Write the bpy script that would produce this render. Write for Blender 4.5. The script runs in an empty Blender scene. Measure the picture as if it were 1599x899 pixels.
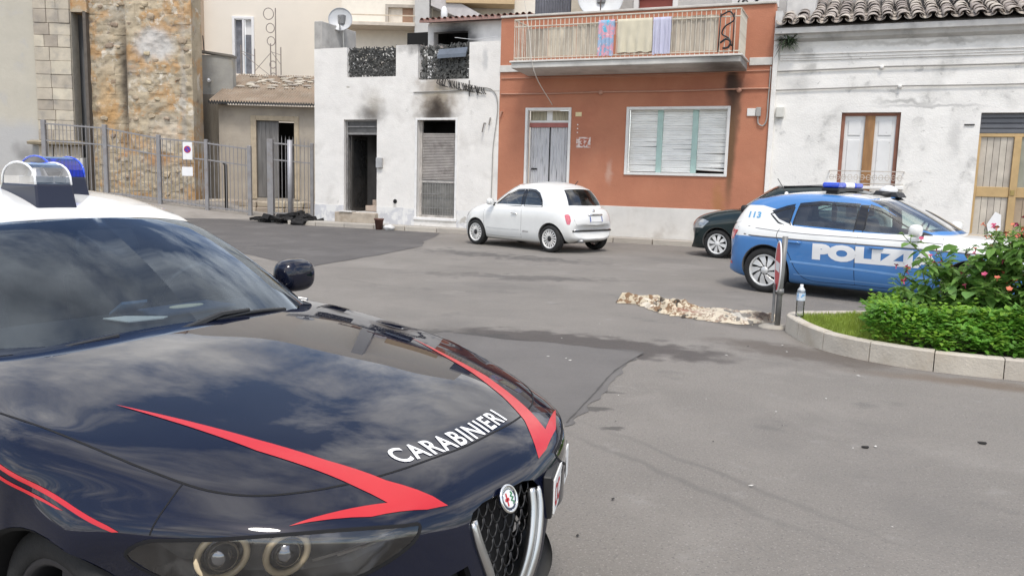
import bpy, bmesh, math, random
from mathutils import Vector, Matrix, noise
from mathutils.bvhtree import BVHTree
from math import sin, cos, pi, radians as rad
random.seed(7)
S = bpy.context.scene
COL = S.collection
# ------------------------------------------------------------------ camera
cam = bpy.data.cameras.new('camera'); camo = bpy.data.objects.new('camera', cam); COL.objects.link(camo)
S.camera = camo
cam.sensor_width = 36; cam.lens = 36*1265/1599; cam.clip_start = .05; cam.clip_end = 3000
_p, _r, _y = rad(7.62), rad(1.55), rad(22.6)
_f = Vector((-sin(_y)*cos(_p), cos(_y)*cos(_p), -sin(_p))); _rt = Vector((cos(_y), sin(_y), 0)); _up = _rt.cross(_f)
_R = _rt*cos(_r)+_up*sin(_r); _U = _up*cos(_r)-_rt*sin(_r)
camo.matrix_world = Matrix(((_R.x,_U.x,-_f.x,0),(_R.y,_U.y,-_f.y,0),(_R.z,_U.z,-_f.z,1.5),(0,0,0,1)))
# ------------------------------------------------------------------ world: sky with broken cloud
SUN_EL, SUN_AZ = rad(60), rad(152)      # azimuth measured clockwise from +Y
w = bpy.data.worlds.new('World'); S.world = w; w.use_nodes = True
nt = w.node_tree; nt.nodes.clear()
def wn(t, **k):
    n = nt.nodes.new(t)
    for a, b in k.items(): setattr(n, a, b)
    return n
out = wn('ShaderNodeOutputWorld'); bg = wn('ShaderNodeBackground'); bg.inputs[1].default_value = .13
sky = wn('ShaderNodeTexSky'); sky.sky_type = 'NISHITA'; sky.sun_disc = False
sky.sun_elevation = SUN_EL; sky.sun_rotation = SUN_AZ; sky.air_density = 1.0; sky.dust_density = 1.5; sky.ozone_density = 1.5
tc = wn('ShaderNodeTexCoord'); sep = wn('ShaderNodeSeparateXYZ'); nt.links.new(tc.outputs['Generated'], sep.inputs[0])
mx = wn('ShaderNodeMath', operation='MAXIMUM'); mx.inputs[1].default_value = .0; nt.links.new(sep.outputs[2], mx.inputs[0])
ad = wn('ShaderNodeMath', operation='ADD'); ad.inputs[1].default_value = .22; nt.links.new(mx.outputs[0], ad.inputs[0])
dv = wn('ShaderNodeVectorMath', operation='DIVIDE'); nt.links.new(tc.outputs['Generated'], dv.inputs[0])
cb = wn('ShaderNodeCombineXYZ'); [nt.links.new(ad.outputs[0], cb.inputs[i]) for i in range(3)]; nt.links.new(cb.outputs[0], dv.inputs[1])
n1 = wn('ShaderNodeTexNoise'); n1.inputs['Scale'].default_value = 1.15; n1.inputs['Detail'].default_value = 9; n1.inputs['Roughness'].default_value = .62; n1.inputs['Distortion'].default_value = .25
off = wn('ShaderNodeVectorMath', operation='ADD'); off.inputs[1].default_value = (3.1, 1.7, .4); nt.links.new(dv.outputs[0], off.inputs[0]); nt.links.new(off.outputs[0], n1.inputs['Vector'])
cr = wn('ShaderNodeValToRGB'); cr.color_ramp.elements[0].color = (.07,.07,.07,1); cr.color_ramp.elements[0].position = .47; cr.color_ramp.elements[1].position = .60; nt.links.new(n1.outputs[0], cr.inputs[0])
n2 = wn('ShaderNodeTexNoise'); n2.inputs['Scale'].default_value = 3.0; n2.inputs['Detail'].default_value = 6; nt.links.new(off.outputs[0], n2.inputs['Vector'])
cc = wn('ShaderNodeValToRGB'); cc.color_ramp.elements[0].position = .3; cc.color_ramp.elements[0].color = (4.4,4.4,4.5,1); cc.color_ramp.elements[1].position = .7; cc.color_ramp.elements[1].color = (12.6,12.2,11.6,1); nt.links.new(n2.outputs[0], cc.inputs[0])
mixc = wn('ShaderNodeMix', data_type='RGBA'); nt.links.new(cr.outputs[0], mixc.inputs[0]); nt.links.new(sky.outputs[0], mixc.inputs[6]); nt.links.new(cc.outputs[0], mixc.inputs[7])
nt.links.new(mixc.outputs[2], bg.inputs[0]); nt.links.new(bg.outputs[0], out.inputs[0])
sl = bpy.data.lights.new('sun', 'SUN'); sl.energy = 1.35; sl.angle = rad(12); sl.color = (1,.95,.87); slo = bpy.data.objects.new('sun', sl); COL.objects.link(slo)
_sd = Vector((sin(SUN_AZ)*cos(SUN_EL), cos(SUN_AZ)*cos(SUN_EL), sin(SUN_EL)))
slo.rotation_euler = _sd.to_track_quat('Z', 'Y').to_euler(); slo.location = (0,0,30)
S.view_settings.view_transform = 'Standard'; S.view_settings.look = 'None'; S.view_settings.gamma = 1; S.view_settings.exposure = .72
S.view_settings.use_curve_mapping = False
S.cycles.max_bounces = 8; S.cycles.transparent_max_bounces = 24; S.cycles.use_denoising = True
S.cycles.caustics_reflective = False; S.cycles.caustics_refractive = False

# ------------------------------------------------------------------ helpers: materials
MATS = {}
def _n(nt, t, **k):
    n = nt.nodes.new(t)
    for a, b in k.items(): setattr(n, a, b)
    return n
def mathn(nt, op, a, b=None, clamp=False):
    n = _n(nt, 'ShaderNodeMath', operation=op, use_clamp=clamp)
    for i, v in ((0, a), (1, b)):
        if v is None: continue
        if isinstance(v, (int, float)): n.inputs[i].default_value = v
        else: nt.links.new(v, n.inputs[i])
    return n.outputs[0]
def mixrgb(nt, f, a, b, blend='MIX'):
    n = _n(nt, 'ShaderNodeMix', data_type='RGBA', blend_type=blend)
    for i, v in ((0, f), (6, a), (7, b)):
        if isinstance(v, (int, float)): n.inputs[i].default_value = v
        elif isinstance(v, tuple): n.inputs[i].default_value = (*v[:3], 1)
        else: nt.links.new(v, n.inputs[i])
    return n.outputs[2]
def noisen(nt, vec, scale, detail=4, rough=.55, dist=0):
    n = _n(nt, 'ShaderNodeTexNoise'); n.inputs['Scale'].default_value = scale; n.inputs['Detail'].default_value = detail
    n.inputs['Roughness'].default_value = rough; n.inputs['Distortion'].default_value = dist
    if vec is not None: nt.links.new(vec, n.inputs['Vector'])
    return n.outputs[0]
def maprange(nt, v, a, b, c=0., d=1., smooth=True):
    n = _n(nt, 'ShaderNodeMapRange', interpolation_type='SMOOTHSTEP' if smooth else 'LINEAR')
    nt.links.new(v, n.inputs[0])
    for i, x in ((1,a),(2,b),(3,c),(4,d)): n.inputs[i].default_value = x
    return n.outputs[0]
def M(name, col, rough=.7, metal=0., var=.12, scale=5., grime=None, bump=0., bscale=60., coat=0., rnd=0., spots=(), spec=.5, patches=(), stretch=None, back=None, sheen=0, subs=0, world=False):
    """Procedural surface: base colour with two scales of variation, optional grime patches, optional shaped stains (spots),
    fine bump, optional per-object variation (rnd)."""
    if name in MATS: return MATS[name]
    m = bpy.data.materials.new(name); m.use_nodes = True; nt = m.node_tree; b = nt.nodes['Principled BSDF']
    tcn = _n(nt, 'ShaderNodeTexCoord')
    vec = tcn.outputs['Object']
    if world:
        g = _n(nt, 'ShaderNodeNewGeometry'); vec = g.outputs['Position']
    pos = vec
    if stretch:
        mp = _n(nt, 'ShaderNodeMapping'); mp.inputs['Scale'].default_value = stretch; nt.links.new(vec, mp.inputs[0]); vec = mp.outputs[0]
    c = (*col, 1)
    if var:
        f = noisen(nt, vec, scale, 6)
        lo = tuple(max(0, x*(1-var)) for x in col); hi = tuple(min(1, x*(1+var)) for x in col)
        f = maprange(nt, f, .3, .7, smooth=False)
        cur = mixrgb(nt, f, lo, hi)
        f2 = maprange(nt, noisen(nt, vec, scale*9, 3), .3, .7, smooth=False)
        cur = mixrgb(nt, mathn(nt, 'MULTIPLY', f2, var*.8), cur, tuple(x*.7 for x in col))
    else:
        rg = _n(nt, 'ShaderNodeRGB'); rg.outputs[0].default_value = c; cur = rg.outputs[0]
    for (pc, psc, lo, hi, amt) in patches:        # noise-shaped blotches of another colour
        f = maprange(nt, noisen(nt, vec, psc, 8, .62, .3), lo, hi)
        cur = mixrgb(nt, mathn(nt, 'MULTIPLY', f, amt), cur, pc)
    if grime:
        f = maprange(nt, noisen(nt, vec, grime[1], 7, .6), .48, .75)
        cur = mixrgb(nt, mathn(nt, 'MULTIPLY', f, grime[2]), cur, grime[0])
    if spots:
        dn = _n(nt, 'ShaderNodeTexNoise'); dn.inputs['Scale'].default_value = spots[0].get('ns', 3.); dn.inputs['Detail'].default_value = 5; nt.links.new(pos, dn.inputs['Vector'])
        sb = _n(nt, 'ShaderNodeVectorMath', operation='SUBTRACT'); nt.links.new(dn.outputs['Color'], sb.inputs[0]); sb.inputs[1].default_value = (.5,.5,.5)
        rough_f = None
        for s in spots:
            wv = _n(nt, 'ShaderNodeVectorMath', operation='SCALE'); nt.links.new(sb.outputs[0], wv.inputs[0]); wv.inputs['Scale'].default_value = s.get('wob', .3)
            a1 = _n(nt, 'ShaderNodeVectorMath', operation='ADD'); nt.links.new(pos, a1.inputs[0]); nt.links.new(wv.outputs[0], a1.inputs[1])
            mp = _n(nt, 'ShaderNodeMapping', vector_type='TEXTURE'); mp.inputs['Location'].default_value = s['p']; mp.inputs['Rotation'].default_value = s.get('rot', (0,0,0)); mp.inputs['Scale'].default_value = s['r']
            nt.links.new(a1.outputs[0], mp.inputs[0])
            ln = _n(nt, 'ShaderNodeVectorMath', operation='LENGTH'); nt.links.new(mp.outputs[0], ln.inputs[0])
            f = maprange(nt, ln.outputs['Value'], 1., s.get('core', .3))
            f = mathn(nt, 'MULTIPLY', f, s.get('a', .8))
            cur = mixrgb(nt, f, cur, s['c'])
            if 'wet' in s:
                fr = mathn(nt, 'MULTIPLY', f, s['wet']); rough_f = fr if rough_f is None else mathn(nt, 'MAXIMUM', rough_f, fr)
        if rough_f is not None:
            nt.links.new(mathn(nt, 'SUBTRACT', rough, rough_f, True), b.inputs['Roughness'])
    if rnd:
        oi = _n(nt, 'ShaderNodeObjectInfo'); hv = _n(nt, 'ShaderNodeHueSaturation')
        nt.links.new(maprange(nt, oi.outputs['Random'], 0, 1, 1-rnd, 1+rnd, False), hv.inputs['Value']); nt.links.new(cur, hv.inputs['Color'])
        nt.links.new(maprange(nt, oi.outputs['Random'], 0, 1, .5-rnd*.05, .5+rnd*.04, False), hv.inputs['Hue'])
        cur = hv.outputs[0]
    if back:
        g = _n(nt, 'ShaderNodeNewGeometry'); cur = mixrgb(nt, g.outputs['Backfacing'], cur, back)
    nt.links.new(cur, b.inputs['Base Color'])
    if not b.inputs['Roughness'].is_linked: b.inputs['Roughness'].default_value = rough
    b.inputs['Metallic'].default_value = metal; b.inputs['Specular IOR Level'].default_value = spec
    if coat: b.inputs['Coat Weight'].default_value = coat; b.inputs['Coat Roughness'].default_value = .008; b.inputs['Coat IOR'].default_value = 1.52
    if sheen: b.inputs['Sheen Weight'].default_value = sheen
    if subs: b.inputs['Subsurface Weight'].default_value = subs
    if bump:
        bn = _n(nt, 'ShaderNodeBump'); bn.inputs['Strength'].default_value = min(1, bump); bn.inputs['Distance'].default_value = .02*max(1, bump)
        h = mathn(nt, 'ADD', noisen(nt, vec, bscale, 5, .6), mathn(nt, 'MULTIPLY', noisen(nt, vec, bscale/7, 4), 1.5))
        nt.links.new(h, bn.inputs['Height']); nt.links.new(bn.outputs[0], b.inputs['Normal'])
    MATS[name] = m; return m
def glass(name, tint=(.75,.8,.78), alpha=.75, rough=.0, ior=1.5, dirt=.03, refl=1.7, gloss=(1,1,1)):
    """Thin pane: clear transmission by a tint, Fresnel mirror on top, a little dust."""
    if name in MATS: return MATS[name]
    m = bpy.data.materials.new(name); m.use_nodes = True; nt = m.node_tree; nt.nodes.clear()
    o = _n(nt, 'ShaderNodeOutputMaterial'); t = _n(nt, 'ShaderNodeBsdfTransparent'); t.inputs[0].default_value = (*[x*alpha for x in tint], 1)
    g = _n(nt, 'ShaderNodeBsdfGlossy'); g.inputs['Roughness'].default_value = rough; g.inputs[0].default_value = (*gloss, 1)
    fr = _n(nt, 'ShaderNodeFresnel'); fr.inputs[0].default_value = ior
    d = _n(nt, 'ShaderNodeBsdfDiffuse'); d.inputs[0].default_value = (.5,.5,.5,1)
    tcn = _n(nt, 'ShaderNodeTexCoord'); nf = mathn(nt, 'MULTIPLY', maprange(nt, noisen(nt, tcn.outputs['Object'], 6, 6), .35, .8), dirt)
    m1 = _n(nt, 'ShaderNodeMixShader'); m2 = _n(nt, 'ShaderNodeMixShader')
    nt.links.new(nf, m1.inputs[0]); nt.links.new(t.outputs[0], m1.inputs[1]); nt.links.new(d.outputs[0], m1.inputs[2])
    f2 = mathn(nt, 'MULTIPLY', fr.outputs[0], refl, True)
    nt.links.new(f2, m2.inputs[0]); nt.links.new(m1.outputs[0], m2.inputs[1]); nt.links.new(g.outputs[0], m2.inputs[2]); nt.links.new(m2.outputs[0], o.inputs[0])
    MATS[name] = m; return m
# ------------------------------------------------------------------ helpers: geometry
class MB:
    def __init__(s): s.v = []; s.f = []
    def add(s, vs, fs):
        o = len(s.v); s.v += [tuple(v) for v in vs]; s.f += [tuple(i+o for i in f) for f in fs]; return s
    def box(s, a, b):
        x0,x1 = sorted((a[0],b[0])); y0,y1 = sorted((a[1],b[1])); z0,z1 = sorted((a[2],b[2]))
        return s.add([(x0,y0,z0),(x1,y0,z0),(x1,y1,z0),(x0,y1,z0),(x0,y0,z1),(x1,y0,z1),(x1,y1,z1),(x0,y1,z1)],
                     [(0,3,2,1),(4,5,6,7),(0,1,5,4),(1,2,6,5),(2,3,7,6),(3,0,4,7)])
    def tube(s, pts, r, n=8, closed=False):
        pts = [Vector(p) for p in pts]; N = len(pts); o = len(s.v); up = None
        for i, p in enumerate(pts):
            a = pts[i-1] if (i > 0 or closed) else p; b = pts[(i+1) % N] if (i < N-1 or closed) else p
            t = (b-a).normalized() if (b-a).length > 1e-9 else Vector((0,0,1))
            if up is None: up = t.orthogonal().normalized()
            up = (up - t*up.dot(t)); up = up.normalized() if up.length > 1e-6 else t.orthogonal().normalized()
            q = t.cross(up); rr = r[i] if isinstance(r, (list, tuple)) else r
            s.v += [tuple(p+(up*cos(2*pi*k/n)+q*sin(2*pi*k/n))*rr) for k in range(n)]
        for i in range(N if closed else N-1):
            j = (i+1) % N
            s.f += [(o+i*n+k, o+i*n+(k+1)%n, o+j*n+(k+1)%n, o+j*n+k) for k in range(n)]
        if not closed:
            s.f.append(tuple(o+k for k in reversed(range(n)))); s.f.append(tuple(o+(N-1)*n+k for k in range(n)))
        return s
    def bar(s, a, b, wx, wy=None, up=(0,0,1)):
        a, b = Vector(a), Vector(b); t = (b-a).normalized(); wy = wy or wx
        u = Vector(up); u = u - t*u.dot(t); u = u.normalized() if u.length > 1e-4 else t.orthogonal().normalized(); q = t.cross(u)
        vs = [p+q*sx*wx/2+u*sy*wy/2 for p in (a, b) for sx, sy in ((-1,-1),(1,-1),(1,1),(-1,1))]
        return s.add(vs, [(0,3,2,1),(4,5,6,7),(0,1,5,4),(1,2,6,5),(2,3,7,6),(3,0,4,7)])
    def prism(s, poly, d0, d1):
        """poly: 3-D points of a planar outline; extruded from offset d0 to offset d1 (vectors)."""
        n = len(poly); a = [Vector(p)+Vector(d0) for p in poly]; b = [Vector(p)+Vector(d1) for p in poly]
        return s.add(a+b, [tuple(reversed(range(n))), tuple(range(n, 2*n))]+[(i, (i+1)%n, n+(i+1)%n, n+i) for i in range(n)])
    def lathe(s, prof, n=24, c=(0,0,0), ax='z', a0=0., a1=2*pi):
        o = len(s.v); full = abs(a1-a0-2*pi) < 1e-6; N = n if full else n+1; m = len(prof)
        for k in range(N):
            a = a0+(a1-a0)*k/n
            for r, h in prof:
                p = {'z': (r*cos(a), r*sin(a), h), 'y': (r*cos(a), h, r*sin(a)), 'x': (h, r*cos(a), r*sin(a))}[ax]
                s.v.append((p[0]+c[0], p[1]+c[1], p[2]+c[2]))
        for k in range(n):
            j = (k+1) % N
            s.f += [(o+k*m+i, o+j*m+i, o+j*m+i+1, o+k*m+i+1) for i in range(m-1)]
        return s
    def ball(s, c, r, n=10, m=7, e=1.):
        rx, ry, rz = r if isinstance(r, (tuple, list)) else (r,r,r); o = len(s.v); q = lambda v: math.copysign(abs(v)**e, v)
        for i in range(m+1):
            t = pi*i/m
            for k in range(n): a = 2*pi*k/n; s.v.append((c[0]+rx*q(sin(t))*q(cos(a)), c[1]+ry*q(sin(t))*q(sin(a)), c[2]+rz*q(cos(t))))
        for i in range(m):
            s.f += [(o+i*n+k, o+(i+1)*n+k, o+(i+1)*n+(k+1)%n, o+i*n+(k+1)%n) for k in range(n)]
        return s
    def grid(s, rows):
        n = len(rows[0]); o = len(s.v)
        for r in rows: s.v += [tuple(p) for p in r]
        s.f += [(o+i*n+j, o+i*n+j+1, o+(i+1)*n+j+1, o+(i+1)*n+j) for i in range(len(rows)-1) for j in range(n-1)]
        return s
def link(name, me, mt, parent=None):
    o = bpy.data.objects.new(name, me); COL.objects.link(o)
    if mt is not None and not me.materials: me.materials.append(mt)
    if parent is not None: o.parent = parent
    return o
def worldloc(o):
    v = Vector((0,0,0))
    while o is not None: v += o.location; o = o.parent
    return v
def part(name, mb, mt, parent=None, bevel=0, smooth=False, local=False, seg=1):
    """One mesh object. Coordinates are world coordinates unless local; the parent's origin is taken off."""
    off = Vector((0,0,0)) if (local or parent is None) else worldloc(parent)
    me = bpy.data.meshes.new(name); me.from_pydata([tuple(Vector(v)-off) for v in mb.v], [], mb.f)
    bm = bmesh.new(); bm.from_mesh(me); bmesh.ops.recalc_face_normals(bm, faces=bm.faces)
    if bevel: bmesh.ops.bevel(bm, geom=[e for e in bm.edges if len(e.link_faces) == 2 and e.calc_face_angle(0) > .5], offset=bevel, segments=seg, affect='EDGES', profile=.5, clamp_overlap=True)
    bm.to_mesh(me); bm.free()
    if smooth: me.polygons.foreach_set('use_smooth', [True]*len(me.polygons))
    return link(name, me, mt, parent)
def tag(o, label, cat=None, group=None, kind=None):
    if label: o['label'] = label
    if cat: o['category'] = cat
    if group: o['group'] = group
    if kind: o['kind'] = kind
    return o
def thing(name, label, cat, loc=(0,0,0), rz=0., group=None):
    o = bpy.data.objects.new(name, None); COL.objects.link(o); o.location = loc; o.rotation_euler = (0,0,rz); o.empty_display_size = .2
    return tag(o, label, cat, group)
def struct(name, mb, mt, **k):
    o = part(name, mb, mt, **k); o['kind'] = 'structure'; return o
def copy(o, parent=None, loc=None, rot=None, scale=None):
    c = o.copy(); COL.objects.link(c)
    if parent is not None: c.parent = parent
    if loc is not None: c.location = loc
    if rot is not None: c.rotation_euler = rot
    if scale is not None: c.scale = scale
    return c
def spl(P, n, ends=None, closed=False):
    """Centripetal-like Catmull-Rom through the points, n steps per span. ends: phantom points (first, last)."""
    P = [Vector(p) for p in P]
    a = ends[0] if ends else P[0]*2-P[1]; b = ends[1] if ends else P[-1]*2-P[-2]
    Q = [P[-1]]+P+[P[0], P[1]] if closed else [Vector(a)]+P+[Vector(b)]
    out = []
    for i in range(1, len(Q)-2):
        p0,p1,p2,p3 = Q[i-1],Q[i],Q[i+1],Q[i+2]
        d0 = max((p1-p0).length, 1e-4)**.5; d1 = max((p2-p1).length, 1e-4)**.5; d2 = max((p3-p2).length, 1e-4)**.5
        m1 = ((p1-p0)/d0-(p2-p0)/(d0+d1)+(p2-p1)/d1)*d1; m2 = ((p2-p1)/d1-(p3-p1)/(d1+d2)+(p3-p2)/d2)*d1
        for k in range(n):
            t = k/n; out.append(p1*(2*t**3-3*t**2+1)+m1*(t**3-2*t*t+t)+p2*(-2*t**3+3*t*t)+m2*(t**3-t*t))
    if not closed: out.append(Q[-2])
    return out
def mir(v): return Vector((v[0], -v[1], v[2]))
# ------------------------------------------------------------------ helpers: car bodies
def body_bm(stations, ns, nk, smooth=2):
    """Closed lower body. stations: (x0, curve, power, [(y,z)...]) front to rear, points from bottom centre round the side to the top centre."""
    rows = []
    for x0, c, p, pts in stations:
        P = [Vector((x0-c*(abs(y)/.9)**p, y, z)) for y, z in pts]
        rows.append(spl(P, nk, ends=(mir(P[1]), mir(P[-2]))))
    cols = [spl([r[j] for r in rows], ns) for j in range(len(rows[0]))]
    m, n = len(cols[0]), len(cols); bm = bmesh.new()
    L = [[bm.verts.new(cols[j][i]) for j in range(n)] for i in range(m)]
    Rr = [[L[i][j] if j in (0, n-1) else bm.verts.new(mir(cols[j][i])) for j in range(n)] for i in range(m)]
    for i in range(m-1):
        for j in range(n-1):
            for G, fl in ((L, 0), (Rr, 1)):
                q = [G[i][j], G[i][j+1], G[i+1][j+1], G[i+1][j]]
                try: bm.faces.new(q if not fl else q[::-1])
                except ValueError: pass
    for i in (0, m-1):
        for j in range(n-1):
            q = []
            for v in (L[i][j], L[i][j+1], Rr[i][j+1], Rr[i][j]):
                if v not in q: q.append(v)
            if len(q) > 2:
                try: bm.faces.new(q)
                except ValueError: pass
    bmesh.ops.recalc_face_normals(bm, faces=bm.faces)
    for _ in range(smooth): bmesh.ops.smooth_vert(bm, verts=bm.verts, factor=.5, use_axis_x=True, use_axis_y=True, use_axis_z=True)
    return bm
def house_bm(ring, ns, nt_, bulge=.03, crown=.05, smooth=2):
    """Greenhouse dome. ring: half ring of (base xyz, top xyz) from windscreen centre round the side to rear-window centre."""
    B = [Vector(b) for b, t in ring]; T = [Vector(t) for b, t in ring]
    e = lambda A: (mir(A[1]), mir(A[-2]))
    Bs, Ts = spl(B, ns, e(B)), spl(T, ns, e(T)); m = len(Bs)
    x0, x1 = Ts[0].x, Ts[-1].x; z0, z1 = Ts[0].z, Ts[-1].z
    NR = 6; rows = []
    for i in range(m):
        b, t = Bs[i], Ts[i]; col = []
        tn = (Bs[min(i+1, m-1)]-Bs[max(i-1, 0)]); nrm = Vector((-tn.y, tn.x, 0)) if tn.length else Vector((1,0,0)); nrm.normalize()
        mid = Vector(((x0+x1)/2, 0, 0))
        if nrm.dot(Vector((b.x-mid.x, b.y, 0))) < 0: nrm = -nrm
        up = (t-b).normalized(); nn = nrm-up*nrm.dot(up); nn.normalize()
        for k in range(nt_+1):
            s = k/nt_; col.append(b.lerp(t, s)+nn*bulge*4*s*(1-s))
        f = (t.x-x1)/(x0-x1) if abs(x0-x1) > 1e-6 else 0
        f = min(1, max(0, f))
        ymax = max(abs(q.y) for q in Ts)
        for k in range(1, NR+1):
            s = k/NR; c = Vector((t.x, 0, t.z)); p = t.lerp(c, s)
            if i in (0, m-1): p = t.copy()
            hgt = crown*(1-(p.y/ymax)**2)*(4*f*(1-f))**.6
            base = crown*(1-(t.y/ymax)**2)*(4*f*(1-f))**.6
            p.z = t.z+hgt-base+(0 if True else 0); col.append(p)
        rows.append(col)
    bm = bmesh.new(); n = len(rows[0]); key = {}
    def vv(p):
        k = (round(p.x, 5), round(p.y, 5), round(p.z, 5))
        if k not in key: key[k] = bm.verts.new(p)
        return key[k]
    for sgn in (1, -1):
        for i in range(m-1):
            for j in range(n-1):
                q = []
                for p in (rows[i][j], rows[i][j+1], rows[i+1][j+1], rows[i+1][j]):
                    v = vv(Vector((p.x, p.y*sgn, p.z)))
                    if v not in q: q.append(v)
                if len(q) > 2:
                    try: bm.faces.new(q if sgn > 0 else q[::-1])
                    except ValueError: pass
    bmesh.ops.recalc_face_normals(bm, faces=bm.faces)
    inner = [v for v in bm.verts if not v.is_boundary]
    for _ in range(smooth): bmesh.ops.smooth_vert(bm, verts=inner, factor=.5, use_axis_x=True, use_axis_y=True, use_axis_z=True)
    return bm
class Skin:
    """Reference surface for smooth normals and for laying decals on a body."""
    def __init__(s, *bms):
        vs, fs, ns = [], [], []
        for bm in bms:
            t = bm.copy(); bmesh.ops.triangulate(t, faces=t.faces); t.normal_update(); t.verts.ensure_lookup_table(); o = len(vs)
            t.verts.index_update(); vs += [v.co.copy() for v in t.verts]; ns += [v.normal.copy() for v in t.verts]
            fs += [tuple(v.index+o for v in f.verts) for f in t.faces]; t.free()
        s.v, s.n, s.f = vs, ns, fs; s.bvh = BVHTree.FromPolygons(vs, fs)
    def normal(s, p):
        loc, nn, i, d = s.bvh.find_nearest(p)
        a, b, c = (s.v[k] for k in s.f[i])
        try:
            from mathutils.geometry import barycentric_transform as bt
            r = bt(loc, a, b, c, Vector((1,0,0)), Vector((0,1,0)), Vector((0,0,1)))
            n = s.n[s.f[i][0]]*r.x+s.n[s.f[i][1]]*r.y+s.n[s.f[i][2]]*r.z
            return n.normalized() if n.length > 1e-6 else nn
        except Exception: return nn
    def drop(s, p, d, lift=.002):
        """Lay a point on the skin along direction d (points inwards)."""
        d = Vector(d).normalized(); h = s.bvh.ray_cast(Vector(p)-d*3, d)
        if h[0] is None:
            q = s.bvh.find_nearest(Vector(p))[0]
        else: q = h[0]
        return q+s.normal(q)*lift
def inpoly(x, y, P):
    c = False; n = len(P)
    for i in range(n):
        (x1, y1), (x2, y2) = P[i], P[i-1]
        if (y1 > y) != (y2 > y) and x < (x2-x1)*(y-y1)/(y2-y1)+x1: c = not c
    return c
def cut(bm, poly, d, face=.05, depth=None):
    """Cut the outline poly (3-D points seen along direction d) into bm; returns the faces inside that look back along d."""
    d = Vector(d).normalized(); u = d.orthogonal().normalized(); w_ = d.cross(u)
    P = [Vector(p) for p in poly]; P2 = [(p.dot(u), p.dot(w_)) for p in P]
    ok = lambda f: f.normal.dot(-d) > face and (depth is None or depth[0] <= f.calc_center_median().dot(d) <= depth[1])
    n = len(P)
    for i in range(n):
        a, b = P[i], P[(i+1) % n]; (ax, ay), (bx, by) = P2[i], P2[(i+1) % n]
        x0,x1,y0,y1 = min(ax,bx)-.004, max(ax,bx)+.004, min(ay,by)-.004, max(ay,by)+.004
        fs = []
        for f in bm.faces:
            if not ok(f): continue
            xs = [v.co.dot(u) for v in f.verts]; 
            if max(xs) < x0 or min(xs) > x1: continue
            ys = [v.co.dot(w_) for v in f.verts]
            if max(ys) < y0 or min(ys) > y1: continue
            fs.append(f)
        if not fs: continue
        es = {e for f in fs for e in f.edges}; vs = {v for f in fs for v in f.verts}
        no = (b-a).cross(d)
        if no.length < 1e-9: continue
        bmesh.ops.bisect_plane(bm, geom=fs+list(es)+list(vs), dist=1e-5, plane_co=a, plane_no=no.normalized())
    res = []
    for f in bm.faces:
        if ok(f):
            c = f.calc_center_median()
            if inpoly(c.dot(u), c.dot(w_), P2): res.append(f)
    return res
def take(bm, faces):
    """Move faces out of bm into a new bmesh."""
    nb = bmesh.new(); mp = {}
    for f in faces:
        q = []
        for v in f.verts:
            if v not in mp: mp[v] = nb.verts.new(v.co)
            q.append(mp[v])
        try: nb.faces.new(q)
        except ValueError: pass
    bmesh.ops.delete(bm, geom=list(faces), context='FACES')
    return nb
def skin_part(name, bm, mt, parent, skin=None, push=0., shell=0.):
    """Link a panel; shading normals come from the uncut surface so cuts leave no dents in reflections."""
    if push and skin:
        for v in bm.verts: v.co = v.co+skin.normal(v.co)*push
    me = bpy.data.meshes.new(name)
    bm.normal_update(); bm.to_mesh(me); 
    me.polygons.foreach_set('use_smooth', [True]*len(me.polygons))
    if skin: me.normals_split_custom_set_from_vertices([skin.normal(v.co) for v in me.vertices])
    bm.free()
    return link(name, me, mt, parent)
def face_out(bm, d):
    d = Vector(d); bm.normal_update(); bmesh.ops.reverse_faces(bm, faces=[f for f in bm.faces if f.normal.dot(d) > 0]); bm.normal_update()
def decal(name, skin, polys, d, mt, parent, lift=.0022, step=.05):
    """Sticker: flat polygons (3-D outline points) triangulated finely and laid on the skin along d."""
    bm = bmesh.new()
    for p in polys:
        vs = [bm.verts.new(Vector(q)) for q in p]
        try: bm.faces.new(vs)
        except ValueError: pass
    bmesh.ops.triangulate(bm, faces=bm.faces)
    for _ in range(6):
        lg = [e for e in bm.edges if e.calc_length() > step]
        if not lg: break
        bmesh.ops.subdivide_edges(bm, edges=lg, cuts=1, use_grid_fill=False); bmesh.ops.triangulate(bm, faces=bm.faces)
    for v in bm.verts: v.co = skin.drop(v.co, d, lift)
    face_out(bm, d)
    return skin_part(name, bm, mt, parent, skin)
def text_polys(txt, size, font=None, bold=0., sx=1., space=1.):
    """Outline mesh of a word as (verts, faces) in its own plane, width centred."""
    cu = bpy.data.curves.new('t', 'FONT'); cu.body = txt; cu.size = size; cu.align_x = 'CENTER'; cu.offset = bold; cu.space_character = space; cu.resolution_u = 4
    o = bpy.data.objects.new('t', cu); COL.objects.link(o)
    dg = bpy.context.evaluated_depsgraph_get(); me = o.evaluated_get(dg).to_mesh()
    vs = [(v.co.x*sx, v.co.y) for v in me.vertices]; fs = [tuple(p.vertices) for p in me.polygons]
    o.evaluated_get(dg).to_mesh_clear(); bpy.data.objects.remove(o); bpy.data.curves.remove(cu)
    return vs, fs
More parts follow.
